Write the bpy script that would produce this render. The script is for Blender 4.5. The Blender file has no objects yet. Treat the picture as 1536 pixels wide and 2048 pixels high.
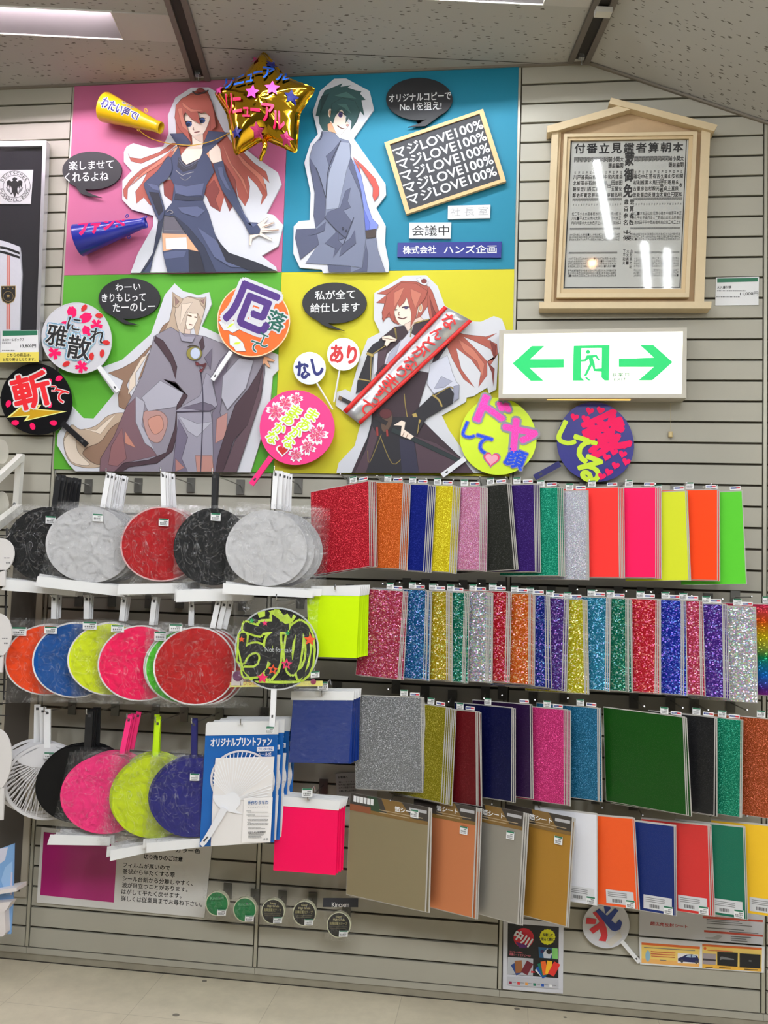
import bpy, bmesh, math, random
from mathutils import Vector, Matrix, Quaternion
random.seed(11)
scene = bpy.context.scene
COL = scene.collection

# ------------------------------------------------------------------ camera
FPX = 1851.34
FLOOR_SHIFT = 3.475
CAM = Vector((1.80290852, -3.44397567, -1.95461784 + FLOOR_SHIFT))
RIGHT = Vector((0.99051241, 0.13388331, 0.03099067))
FWD = Vector((-0.13571356, 0.98845332, 0.06739342))
UP = Vector((-0.02160998, -0.07095987, 0.99724506))
cam_data = bpy.data.cameras.new('camera')
cam = bpy.data.objects.new('camera', cam_data)
COL.objects.link(cam)
m = Matrix.Identity(4)
for i in range(3):
    m[i][0], m[i][1], m[i][2], m[i][3] = RIGHT[i], UP[i], -FWD[i], CAM[i]
cam.matrix_world = m
cam_data.sensor_fit = 'VERTICAL'
cam_data.sensor_height = 36.0
cam_data.sensor_width = 27.0
cam_data.lens = FPX / 2048.0 * 36.0
cam_data.clip_start = 0.05
scene.camera = cam

# ------------------------------------------------------------------ world, exposure, render look
world = bpy.data.worlds.new('store_ambience')
scene.world = world
world.use_nodes = True
world.node_tree.nodes['Background'].inputs[0].default_value = (1.0, 0.99, 0.97, 1)
world.node_tree.nodes['Background'].inputs[1].default_value = 0.06
TUBE_POWER = 110.0
TUBE_POWER_LEFT = 90.0
TUBE_UP = 0.045
NEAR_POWER = 60
T1_POWER = 25
SLOPE_POWER = 22
FAR_POWER = 190
scene.view_settings.view_transform = 'Standard'
scene.view_settings.look = 'None'
scene.view_settings.exposure = 0.35
scene.view_settings.gamma = 1.0
scene.view_settings.use_curve_mapping = False
scene.cycles.transparent_max_bounces = 32
scene.cycles.max_bounces = 6
scene.cycles.caustics_reflective = False
scene.cycles.caustics_refractive = False
scene.cycles.sample_clamp_indirect = 4.0

CEIL = 3.475
PITCH = 0.0760115
PANEL = 0.9


def groove(n):
    return FLOOR_SHIFT - n * PITCH


def P(x, y, D=0.0):
    """Where the sight line of photo point (x, y) meets the plane D metres in front of the wall."""
    d = RIGHT * ((x - 768.0) / FPX) + FWD + UP * (-(y - 1024.0) / FPX)
    t = (-D - CAM.y) / d.y
    return CAM + d * t


def onz(x, y, z):
    d = RIGHT * ((x - 768.0) / FPX) + FWD + UP * (-(y - 1024.0) / FPX)
    return CAM + d * ((z - CAM.z) / d.z)


# ------------------------------------------------------------------ materials
def lin(c):
    r = []
    for v in c[:3]:
        v = v / 255.0
        r.append(v / 12.92 if v <= 0.04045 else ((v + 0.055) / 1.055) ** 2.4)
    return (r[0], r[1], r[2], 1.0)


MATS = {}


def mat(name, rgb, rough=0.6, metal=0.0, coat=0.0, spec=0.4, noise=0.0, nscale=30.0, bump=0.0, bscale=60.0):
    key = (name, tuple(rgb))
    if key in MATS:
        return MATS[key]
    m = bpy.data.materials.new(name)
    m.use_nodes = True
    nt = m.node_tree
    b = nt.nodes['Principled BSDF']
    b.inputs['Base Color'].default_value = lin(rgb)
    b.inputs['Roughness'].default_value = rough
    b.inputs['Metallic'].default_value = metal
    b.inputs['Specular IOR Level'].default_value = spec
    if coat:
        b.inputs['Coat Weight'].default_value = coat
        b.inputs['Coat Roughness'].default_value = 0.12
    if noise or bump:
        tc = nt.nodes.new('ShaderNodeTexCoord')
        n = nt.nodes.new('ShaderNodeTexNoise')
        n.inputs['Scale'].default_value = nscale
        n.inputs['Detail'].default_value = 4
        nt.links.new(tc.outputs['Object'], n.inputs['Vector'])
        if noise:
            mx = nt.nodes.new('ShaderNodeMix')
            mx.data_type = 'RGBA'
            c = lin(rgb)
            mx.inputs[6].default_value = tuple(max(0, v * (1 - noise)) for v in c[:3]) + (1,)
            mx.inputs[7].default_value = tuple(min(1, v * (1 + noise)) for v in c[:3]) + (1,)
            nt.links.new(n.outputs['Fac'], mx.inputs[0])
            nt.links.new(mx.outputs[2], b.inputs['Base Color'])
        if bump:
            n2 = nt.nodes.new('ShaderNodeTexNoise')
            n2.inputs['Scale'].default_value = bscale
            n2.inputs['Detail'].default_value = 3
            nt.links.new(tc.outputs['Object'], n2.inputs['Vector'])
            bp = nt.nodes.new('ShaderNodeBump')
            bp.inputs['Strength'].default_value = bump
            bp.inputs['Distance'].default_value = 0.004
            nt.links.new(n2.outputs['Fac'], bp.inputs['Height'])
            nt.links.new(bp.outputs['Normal'], b.inputs['Normal'])
    MATS[key] = m
    return m


def emit(name, rgb, strength):
    key = (name, 'e')
    if key in MATS:
        return MATS[key]
    m = bpy.data.materials.new(name)
    m.use_nodes = True
    b = m.node_tree.nodes['Principled BSDF']
    b.inputs['Base Color'].default_value = lin(rgb)
    b.inputs['Emission Color'].default_value = lin(rgb)
    b.inputs['Emission Strength'].default_value = strength
    MATS[key] = m
    return m


def glitter(name, rgb, cell=500.0, tilt=0.7, rainbow=0.0, rough=0.32, vivid=0.25, metal=0.35):
    """Film of small flakes: every flake has its own facing, holographic ones their own tint."""
    key = (name, 'g')
    if key in MATS:
        return MATS[key]
    m = bpy.data.materials.new(name)
    m.use_nodes = True
    nt = m.node_tree
    L = nt.links
    b = nt.nodes['Principled BSDF']
    b.inputs['Metallic'].default_value = metal
    b.inputs['Roughness'].default_value = rough
    b.inputs['Specular IOR Level'].default_value = 0.2
    b.inputs['Coat Weight'].default_value = 0.08
    b.inputs['Coat Roughness'].default_value = 0.15
    tc = nt.nodes.new('ShaderNodeTexCoord')
    v = nt.nodes.new('ShaderNodeTexVoronoi')
    v.inputs['Scale'].default_value = cell
    mp = nt.nodes.new('ShaderNodeMapping')
    mp.inputs['Scale'].default_value = (1, 1, 1.5)
    L.new(tc.outputs['Object'], mp.inputs['Vector'])
    L.new(mp.outputs['Vector'], v.inputs['Vector'])
    geo = nt.nodes.new('ShaderNodeNewGeometry')
    sub = nt.nodes.new('ShaderNodeVectorMath')
    sub.operation = 'SUBTRACT'
    sub.inputs[1].default_value = (0.5, 0.5, 0.5)
    L.new(v.outputs['Color'], sub.inputs[0])
    sc = nt.nodes.new('ShaderNodeVectorMath')
    sc.operation = 'SCALE'
    sc.inputs['Scale'].default_value = tilt
    L.new(sub.outputs[0], sc.inputs[0])
    sp0 = nt.nodes.new('ShaderNodeSeparateColor')
    L.new(v.outputs['Color'], sp0.inputs[0])
    p3 = nt.nodes.new('ShaderNodeMath')
    p3.operation = 'POWER'
    p3.inputs[1].default_value = 5.0
    L.new(sp0.outputs[2], p3.inputs[0])
    p4 = nt.nodes.new('ShaderNodeMath')
    p4.operation = 'MULTIPLY_ADD'
    p4.inputs[1].default_value = tilt * 1.8
    p4.inputs[2].default_value = tilt * .05
    L.new(p3.outputs[0], p4.inputs[0])
    L.new(p4.outputs[0], sc.inputs['Scale'])
    ad = nt.nodes.new('ShaderNodeVectorMath')
    ad.operation = 'ADD'
    L.new(geo.outputs['Normal'], ad.inputs[0])
    L.new(sc.outputs[0], ad.inputs[1])
    no = nt.nodes.new('ShaderNodeVectorMath')
    no.operation = 'NORMALIZE'
    L.new(ad.outputs[0], no.inputs[0])
    L.new(no.outputs[0], b.inputs['Normal'])
    # flake tint
    sep = nt.nodes.new('ShaderNodeSeparateColor')
    L.new(v.outputs['Color'], sep.inputs[0])
    hs = nt.nodes.new('ShaderNodeCombineColor')
    hs.mode = 'HSV'
    L.new(sep.outputs[0], hs.inputs[0])
    hs.inputs[1].default_value = 0.6
    hs.inputs[2].default_value = 1.0
    mx = nt.nodes.new('ShaderNodeMix')
    mx.data_type = 'RGBA'
    pw = nt.nodes.new('ShaderNodeMath')
    pw.operation = 'POWER'
    pw.inputs[1].default_value = 2.0
    L.new(sep.outputs[1], pw.inputs[0])
    ml = nt.nodes.new('ShaderNodeMath')
    ml.operation = 'MULTIPLY'
    ml.inputs[1].default_value = rainbow
    L.new(p3.outputs[0] if rainbow < .99 else pw.outputs[0], ml.inputs[0])
    L.new(ml.outputs[0], mx.inputs[0])
    c = lin(rgb)
    dk = nt.nodes.new('ShaderNodeMix')
    dk.data_type = 'RGBA'
    dk.inputs[6].default_value = tuple(x * (1 - .25 * vivid) for x in c[:3]) + (1,)
    dk.inputs[7].default_value = tuple(min(1, x * (1 + 3 * vivid) + 0.06 * vivid) for x in c[:3]) + (1,)
    p5 = nt.nodes.new('ShaderNodeMath')
    p5.operation = 'POWER'
    p5.inputs[1].default_value = 5.0
    L.new(sep.outputs[2], p5.inputs[0])
    L.new(p5.outputs[0], dk.inputs[0])
    L.new(dk.outputs[2], mx.inputs[6])
    L.new(hs.outputs[0], mx.inputs[7])
    L.new(mx.outputs[2], b.inputs['Base Color'])
    MATS[key] = m
    return m


def clear(name='clear_plastic', haze=0.05, gloss=0.10, wrinkle=0.35, scale=28.0, tint=(1, 1, 1), rough=0.05, crease=0.0):
    key = (name, 'c')
    if key in MATS:
        return MATS[key]
    m = bpy.data.materials.new(name)
    m.use_nodes = True
    nt = m.node_tree
    L = nt.links
    for n in list(nt.nodes):
        if n.type != 'OUTPUT_MATERIAL':
            nt.nodes.remove(n)
    out = [n for n in nt.nodes if n.type == 'OUTPUT_MATERIAL'][0]
    tr = nt.nodes.new('ShaderNodeBsdfTransparent')
    tr.inputs[0].default_value = tint + (1,)
    gl = nt.nodes.new('ShaderNodeBsdfGlossy')
    gl.inputs['Roughness'].default_value = 0.07
    df = nt.nodes.new('ShaderNodeBsdfDiffuse')
    df.inputs[0].default_value = (0.9, 0.9, 0.9, 1)
    gl.inputs['Roughness'].default_value = rough
    a = nt.nodes.new('ShaderNodeMixShader')
    a.inputs[0].default_value = haze
    L.new(tr.outputs[0], a.inputs[1])
    L.new(df.outputs[0], a.inputs[2])
    lw = nt.nodes.new('ShaderNodeLayerWeight')
    lw.inputs[0].default_value = 0.06
    tc = nt.nodes.new('ShaderNodeTexCoord')
    n1 = nt.nodes.new('ShaderNodeTexNoise')
    n1.inputs['Scale'].default_value = scale
    n1.inputs['Detail'].default_value = 5
    n1.inputs['Distortion'].default_value = 1.5
    bp = nt.nodes.new('ShaderNodeBump')
    bp.inputs['Strength'].default_value = wrinkle
    bp.inputs['Distance'].default_value = 0.02
    L.new(tc.outputs['Object'], n1.inputs['Vector'])
    L.new(n1.outputs['Fac'], bp.inputs['Height'])
    L.new(bp.outputs['Normal'], gl.inputs['Normal'])
    L.new(bp.outputs['Normal'], lw.inputs['Normal'])
    ma = nt.nodes.new('ShaderNodeMath')
    ma.operation = 'MULTIPLY_ADD'
    L.new(lw.outputs['Fresnel'], ma.inputs[0])
    ma.inputs[1].default_value = 1.0
    ma.inputs[2].default_value = gloss
    mx = nt.nodes.new('ShaderNodeMixShader')
    L.new(ma.outputs[0], mx.inputs[0])
    L.new(a.outputs[0], mx.inputs[1])
    L.new(gl.outputs[0], mx.inputs[2])
    last = mx
    if crease:
        n2 = nt.nodes.new('ShaderNodeTexNoise')
        n2.inputs['Scale'].default_value = scale * .55
        n2.inputs['Detail'].default_value = 4
        n2.inputs['Distortion'].default_value = 2.2
        L.new(tc.outputs['Object'], n2.inputs['Vector'])
        chain = n2.outputs['Fac']
        for op, val in (('MULTIPLY_ADD', (2.0, -1.0)), ('ABSOLUTE', ()), ('SUBTRACT', 'r'), ("POWER", (60.0,)), ('MULTIPLY', (crease,))):
            q = nt.nodes.new('ShaderNodeMath')
            q.operation = op
            if val == 'r':
                q.inputs[0].default_value = 1.0
                L.new(chain, q.inputs[1])
            else:
                L.new(chain, q.inputs[0])
                for k, v in enumerate(val):
                    q.inputs[k + 1].default_value = v
            chain = q.outputs[0]
        g2 = nt.nodes.new('ShaderNodeBsdfGlossy')
        g2.inputs['Roughness'].default_value = 0.45
        L.new(bp.outputs['Normal'], g2.inputs['Normal'])
        last = nt.nodes.new('ShaderNodeMixShader')
        L.new(chain, last.inputs[0])
        L.new(mx.outputs[0], last.inputs[1])
        L.new(g2.outputs[0], last.inputs[2])
    L.new(last.outputs[0], out.inputs[0])
    MATS[key] = m
    return m


# common stuff
WHITE = mat('white_card', (224, 224, 224), 0.55)
BOARDW = mat('white_print_board', (208, 209, 215), 0.55)
PAPER = mat('backing_paper', (182, 178, 172), 0.7)
BLACK = mat('black_print', (26, 26, 28), 0.55)
INK = mat('black_ink', (30, 30, 32), 0.6)
INKG = mat('grey_ink', (120, 120, 122), 0.6)
GREENTAG = mat('tag_green', (40, 110, 80), 0.5)
CHROME = mat('chrome_wire', (190, 190, 190), 0.25, 0.9)
PLATE = mat('hook_plate', (120, 118, 112), 0.35, 0.7)
BAG = clear('clear_bag', 0.012, 0.012, 1.0, 24.0, rough=0.12, crease=0.22)
FILMBAG = clear('film_bag', 0.0, 0.004, 0.10, 18.0)
GLASS = clear('glass_pane', 0.0, 0.05, 0.0, 1.0)
RED = mat('red_print', (205, 40, 40), 0.5)
PINK = mat('neon_pink_print', (252, 30, 100), 0.5, spec=0.15)
LIME = mat('lime_print', (208, 236, 44), 0.5)
NAVY = mat('navy_print', (36, 48, 128), 0.5)


# ------------------------------------------------------------------ objects
ABS = {}


def setp(o, label=None, cat=None, group=None, kind=None):
    if label:
        o['label'] = label
    if cat:
        o['category'] = cat
    if group:
        o['group'] = group
    if kind:
        o['kind'] = kind
    return o


def thing(name, label, cat, loc, group=None):
    o = bpy.data.objects.new(name, None)
    o.empty_display_size = 0.02
    COL.objects.link(o)
    o.location = loc
    return setp(o, label, cat, group)


def mk(name, verts, faces, mats, parent=None, idx=None, smooth=False, base=None):
    """verts are world positions (base None -> origin at the mesh centre bottom, or relative to the parent)."""
    if not isinstance(mats, (list, tuple)):
        mats = [mats]
    if parent is not None:
        org = ABS[parent.name] if parent.name in ABS else Vector(parent.location)
    elif base is not None:
        org = Vector(base)
    else:
        org = Vector((sum(v[0] for v in verts) / len(verts), sum(v[1] for v in verts) / len(verts), min(v[2] for v in verts)))
    me = bpy.data.meshes.new(name)
    me.from_pydata([tuple(Vector(v) - org) for v in verts], [], faces)
    for x in mats:
        me.materials.append(x)
    if idx:
        me.polygons.foreach_set('material_index', idx)
    if smooth:
        me.polygons.foreach_set('use_smooth', [True] * len(me.polygons))
    me.update()
    o = bpy.data.objects.new(name, me)
    COL.objects.link(o)
    if parent is not None:
        o.parent = parent
    else:
        o.location = org
    ABS[o.name] = Vector(org)
    return o


class MB:
    """collects several shapes into one mesh"""
    def __init__(s):
        s.v, s.f, s.i, s.m = [], [], [], []

    def mi(s, m):
        if m not in s.m:
            s.m.append(m)
        return s.m.index(m)

    def add(s, verts, faces, m):
        k = len(s.v)
        s.v += [Vector(v) for v in verts]
        s.f += [[a + k for a in f] for f in faces]
        s.i += [s.mi(m)] * len(faces)
        return s

    def build(s, name, parent=None, smooth=False, base=None):
        return mk(name, s.v, s.f, s.m, parent, s.i, smooth, base)


def box(x0, x1, y0, y1, z0, z1):
    v = [(x0, y0, z0), (x1, y0, z0), (x1, y1, z0), (x0, y1, z0), (x0, y0, z1), (x1, y0, z1), (x1, y1, z1), (x0, y1, z1)]
    f = [(0, 3, 2, 1), (4, 5, 6, 7), (0, 1, 5, 4), (1, 2, 6, 5), (2, 3, 7, 6), (3, 0, 4, 7)]
    return v, f


def obox(o, a, b, c):
    """box from corner o and edge vectors a, b, c"""
    o, a, b, c = Vector(o), Vector(a), Vector(b), Vector(c)
    v = [o, o + a, o + a + b, o + b, o + c, o + a + c, o + a + b + c, o + b + c]
    f = [(0, 3, 2, 1), (4, 5, 6, 7), (0, 1, 5, 4), (1, 2, 6, 5), (2, 3, 7, 6), (3, 0, 4, 7)]
    if a.cross(b).dot(c) < 0:
        f = [tuple(reversed(q)) for q in f]
    return v, f


def slab(pts, th, n=None):
    """prism: pts are the front outline (world), th its thickness backwards (away from n)"""
    pts = [Vector(p) for p in pts]
    if n is None:
        n = Vector((0, -1, 0))
    # orientation: front face must have normal n
    nn = Vector((0, 0, 0))
    for i in range(len(pts)):
        nn += pts[i].cross(pts[(i + 1) % len(pts)])
    if nn.dot(n) < 0:
        pts = list(reversed(pts))
    k = len(pts)
    v = pts + [p - n * th for p in pts]
    f = [tuple(range(k)), tuple(reversed(range(k, 2 * k)))]
    for i in range(k):
        j = (i + 1) % k
        f.append((i, i + k, j + k, j))
    return v, f


def smooth_closed(pts, n=5):
    out = []
    k = len(pts)
    for i in range(k):
        p0, p1, p2, p3 = pts[i - 1], pts[i], pts[(i + 1) % k], pts[(i + 2) % k]
        for j in range(n):
            t = j / n
            out.append(tuple(0.5 * ((2 * p1[a]) + (-p0[a] + p2[a]) * t + (2 * p0[a] - 5 * p1[a] + 4 * p2[a] - p3[a]) * t * t + (-p0[a] + 3 * p1[a] - 3 * p2[a] + p3[a]) * t ** 3) for a in range(len(p1))))
    return out


def smooth_open(pts, n=6):
    if len(pts) < 3:
        return list(pts)
    q = [pts[0]] + list(pts) + [pts[-1]]
    out = []
    for i in range(1, len(q) - 2):
        p0, p1, p2, p3 = q[i - 1], q[i], q[i + 1], q[i + 2]
        for j in range(n):
            t = j / n
            out.append(tuple(0.5 * ((2 * p1[a]) + (-p0[a] + p2[a]) * t + (2 * p0[a] - 5 * p1[a] + 4 * p2[a] - p3[a]) * t * t + (-p0[a] + 3 * p1[a] - 3 * p2[a] + p3[a]) * t ** 3) for a in range(len(p1))))
    out.append(tuple(pts[-1]))
    return out


def ribbon(pts, w0, w1=None):
    """2D stroke outline with width tapering w0 -> w1"""
    if w1 is None:
        w1 = w0
    L, R = [], []
    k = len(pts)
    for i, p in enumerate(pts):
        a = pts[max(0, i - 1)]
        b = pts[min(k - 1, i + 1)]
        dx, dy = b[0] - a[0], b[1] - a[1]
        d = math.hypot(dx, dy) or 1
        w = (w0 + (w1 - w0) * i / (k - 1)) / 2
        L.append((p[0] - dy / d * w, p[1] + dx / d * w))
        R.append((p[0] + dy / d * w, p[1] - dx / d * w))
    return L + R[::-1]


def ellipse(cx, cy, a, b, n=28, rot=0.0):
    c, s = math.cos(rot), math.sin(rot)
    return [(cx + a * math.cos(t) * c - b * math.sin(t) * s, cy + a * math.cos(t) * s + b * math.sin(t) * c) for t in [2 * math.pi * i / n for i in range(n)]]


def star(cx, cy, r, rot=0.0, ratio=0.45, n=5):
    o = []
    for i in range(2 * n):
        a = rot + math.pi * i / n - math.pi / 2
        q = r if i % 2 == 0 else r * ratio
        o.append((cx + q * math.cos(a), cy + q * math.sin(a)))
    return o


def heart(cx, cy, r, rot=0.0, n=26):
    o = []
    c, s = math.cos(rot), math.sin(rot)
    for i in range(n):
        t = 2 * math.pi * i / n
        x = 16 * math.sin(t) ** 3 / 17
        y = -(13 * math.cos(t) - 5 * math.cos(2 * t) - 2 * math.cos(3 * t) - math.cos(4 * t)) / 17
        o.append((cx + r * (x * c - y * s), cy + r * (x * s + y * c)))
    return o


def petal(cx, cy, l, w, rot):
    base = [(-1, 0), (-0.5, -0.8), (0.3, -1), (0.85, -0.5), (1, -0.22), (0.8, 0), (1, 0.22), (0.85, 0.5), (0.3, 1), (-0.5, 0.8)]
    c, s = math.cos(rot), math.sin(rot)
    return [(cx + x * l * c - y * w * s, cy + x * l * s + y * w * c) for x, y in base]


def blossom(cx, cy, r, rot=0.0):
    o = []
    for k in range(5):
        a0 = rot + 2 * math.pi * k / 5
        for da, q in ((-0.62, 0.32), (-0.42, 0.75), (-0.2, 1.0), (0.0, 0.82), (0.2, 1.0), (0.42, 0.75)):
            o.append((cx + r * q * math.cos(a0 + da), cy + r * q * math.sin(a0 + da)))
    return o


def pl(pts, D):
    return [P(x, y, D) for x, y in pts]


LIFT = 0.00016


def layers(name, polys, D, parent, base=0, edge=None):
    """printed colour fields on one sheet: each field lies a hair above the one before; edge = (width px, share) adds drawn outlines"""
    mb = MB()
    for k, (pts, m) in enumerate(polys):
        z = D + LIFT * (k + 1 + base)
        w = pl(pts, z)
        nn = Vector((0, 0, 0))
        for i in range(len(w)):
            nn += (w[i] - w[0]).cross(w[(i + 1) % len(w)] - w[0])
        if nn.y > 0:
            w.reverse()
            pts = list(reversed(pts))
        mb.add(w, [tuple(range(len(w)))], m)
        if edge and len(pts) > 2:
            c = m.get('rgb')
            if c:
                em = mat('outline_%d_%d_%d' % tuple(int(v * edge[1]) for v in c), [v * edge[1] for v in c], 0.6)
                n = len(pts)
                o, q = [], []
                for i in range(n):
                    a, b, d = pts[i - 1], pts[i], pts[(i + 1) % n]
                    t1 = math.atan2(b[1] - a[1], b[0] - a[0])
                    t2 = math.atan2(d[1] - b[1], d[0] - b[0])
                    x, y = -math.sin(t1) - math.sin(t2), math.cos(t1) + math.cos(t2)
                    l = math.hypot(x, y) or 1
                    h = edge[0] / 2
                    o.append((b[0] + x / l * h, b[1] + y / l * h))
                    q.append((b[0] - x / l * h, b[1] - y / l * h))
                v = pl(o, z + LIFT * .4) + pl(q, z + LIFT * .4)
                mb.add(v, [(i, (i + 1) % n, n + (i + 1) % n, n + i) for i in range(n)], em)
    return mb.build(name, parent)


_TX = {}


def text_geo(s, bold=0.0, spacing=1.0):
    bold = 0.0
    key = (s, bold, spacing)
    if key in _TX:
        return _TX[key]
    cu = bpy.data.curves.new('t', 'FONT')
    cu.body = s
    cu.size = 1.0
    cu.offset = bold
    cu.resolution_u = 3
    cu.space_character = spacing
    cu.space_line = 1.0
    ob = bpy.data.objects.new('t', cu)
    COL.objects.link(ob)
    dg = bpy.context.evaluated_depsgraph_get()
    me = bpy.data.meshes.new_from_object(ob.evaluated_get(dg))
    v = [(p.co.x, p.co.y) for p in me.vertices]
    f = [tuple(q.vertices) for q in me.polygons]
    bpy.data.objects.remove(ob)
    bpy.data.curves.remove(cu)
    bpy.data.meshes.remove(me)
    if not v:
        v, f = [(0, 0), (0.1, 0), (0, 0.1)], [(0, 1, 2)]
    x0, x1 = min(a for a, b in v), max(a for a, b in v)
    y0, y1 = min(b for a, b in v), max(b for a, b in v)
    r = ([((a - x0) / max(1e-6, x1 - x0), (b - y0) / max(1e-6, y1 - y0)) for a, b in v], f)
    _TX[key] = r
    return r


def text_into(mb, s, TL, TR, BL, m, lift=0.0, bold=0.0, spacing=1.0, n=None, grow=0.0):
    """text fitted to the parallelogram TL, TR, BL (world points); bold = extra stroke radius as a share of the height"""
    uv, f = text_geo(s, 0.0, spacing)
    TL, TR, BL = Vector(TL), Vector(TR), Vector(BL)
    a, b = TR - TL, BL - TL
    if n is None:
        n = a.cross(b)
        n.normalize()
        n = -n if n.dot(CAM - TL) < 0 else n
    if bold < 0.008:
        sh = [(0, 0)]
    else:
        r = bold * b.length
        k = 5 if bold < 0.03 else 8 if bold < 0.07 else 12
        sh = [(r * math.cos(t), r * math.sin(t)) for t in [2 * math.pi * i / k + .4 for i in range(k)]]
        if bold > .05:
            sh += [(x * .5, y * .5) for x, y in sh[::2]]
    ah, bh = a.normalized(), b.normalized()
    for q, (sx, sy) in enumerate(sh):
        vs = [TL + a * u + b * (1 - v) + ah * sx + bh * sy + n * (lift + .00001 * q) for u, v in uv]
        mb.add(vs, f, m)


def text(name, s, TL, TR, BL, D, m, parent, lift=0.0006, bold=0.0, spacing=1.0):
    mb = MB()
    text_into(mb, s, P(*TL, D), P(*TR, D), P(*BL, D), m, lift, bold, spacing, Vector((0, -1, 0)))
    return mb.build(name, parent)


def tri(cx, cy, w, h, rot):
    """TL, TR, BL photo points of a text box centred at (cx, cy), turned by rot degrees (clockwise positive)"""
    r = math.radians(rot)
    c, s = math.cos(r), math.sin(r)
    q = lambda x, y: (cx + x * c - y * s, cy + x * s + y * c)
    return q(-w / 2, -h / 2), q(w / 2, -h / 2), q(-w / 2, h / 2)


def tube(path, r, n=8, cap=True, r1=None):
    path = [Vector(p) for p in path]
    v, f = [], []
    k = len(path)
    prev = None
    for i, p in enumerate(path):
        d = (path[min(k - 1, i + 1)] - path[max(0, i - 1)]).normalized()
        if prev is None:
            a = d.orthogonal().normalized()
        else:
            a = (prev - d * prev.dot(d)).normalized()
        prev = a
        b = d.cross(a)
        rr = r if r1 is None else r + (r1 - r) * i / (k - 1)
        for j in range(n):
            t = 2 * math.pi * j / n
            v.append(p + (a * math.cos(t) + b * math.sin(t)) * rr)
    for i in range(k - 1):
        for j in range(n):
            f.append((i * n + j, i * n + (j + 1) % n, (i + 1) * n + (j + 1) % n, (i + 1) * n + j))
    if cap:
        f.append(tuple(reversed(range(n))))
        f.append(tuple(range((k - 1) * n, k * n)))
    return v, f


def copy_tree(root, loc, rot=(0, 0, 0), label=None, group=None, skip=()):
    r = root.copy()
    COL.objects.link(r)
    r.location = loc
    r.rotation_euler = rot
    if label:
        r['label'] = label
    if group:
        r['group'] = group
    for ch in root.children:
        if ch.name.split('.')[0] in skip:
            continue
        c = ch.copy()
        COL.objects.link(c)
        c.parent = r
        for g in ch.children:
            d = g.copy()
            COL.objects.link(d)
            d.parent = c
    return r
# ------------------------------------------------------------------ the room
def wallmat():
    m = mat('slat_board', (170, 166, 152), 0.55, noise=0.06, nscale=6.0)
    return m


def ceilmat():
    m = bpy.data.materials.new('fissured_ceiling_tile')
    m.use_nodes = True
    nt = m.node_tree
    L = nt.links
    b = nt.nodes['Principled BSDF']
    b.inputs['Roughness'].default_value = 0.9
    tc = nt.nodes.new('ShaderNodeTexCoord')
    mp = nt.nodes.new('ShaderNodeMapping')
    mp.inputs['Scale'].default_value = (34, 110, 34)
    mp.inputs['Rotation'].default_value = (0, 0, 0.12)
    L.new(tc.outputs['Object'], mp.inputs['Vector'])
    # each fissure is a short dash: small cells, only some of them marked
    vo = nt.nodes.new('ShaderNodeTexVoronoi')
    vo.inputs['Scale'].default_value = 1.0
    no = nt.nodes.new('ShaderNodeTexNoise')
    no.inputs['Scale'].default_value = 3.0
    no.inputs['Detail'].default_value = 3
    vm = nt.nodes.new('ShaderNodeVectorMath')
    vm.operation = 'MULTIPLY_ADD'
    vm.inputs[1].default_value = (0.5, 0.9, 0.5)
    L.new(mp.outputs[0], no.inputs['Vector'])
    L.new(no.outputs['Color'], vm.inputs[0])
    L.new(mp.outputs[0], vm.inputs[2])
    L.new(vm.outputs[0], vo.inputs['Vector'])
    lt = nt.nodes.new('ShaderNodeMath')
    lt.operation = 'LESS_THAN'
    lt.inputs[1].default_value = 0.27
    L.new(vo.outputs['Distance'], lt.inputs[0])
    sp = nt.nodes.new('ShaderNodeSeparateColor')
    L.new(vo.outputs['Color'], sp.inputs[0])
    g = nt.nodes.new('ShaderNodeMath')
    g.operation = 'GREATER_THAN'
    g.inputs[1].default_value = 0.62
    L.new(sp.outputs[0], g.inputs[0])
    mu = nt.nodes.new('ShaderNodeMath')
    mu.operation = 'MULTIPLY'
    L.new(lt.outputs[0], mu.inputs[0])
    L.new(g.outputs[0], mu.inputs[1])
    mx = nt.nodes.new('ShaderNodeMix')
    mx.data_type = 'RGBA'
    mx.inputs[6].default_value = lin((178, 175, 169))
    mx.inputs[7].default_value = lin((104, 98, 90))
    L.new(mu.outputs[0], mx.inputs[0])
    L.new(mx.outputs[2], b.inputs['Base Color'])
    return m


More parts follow.
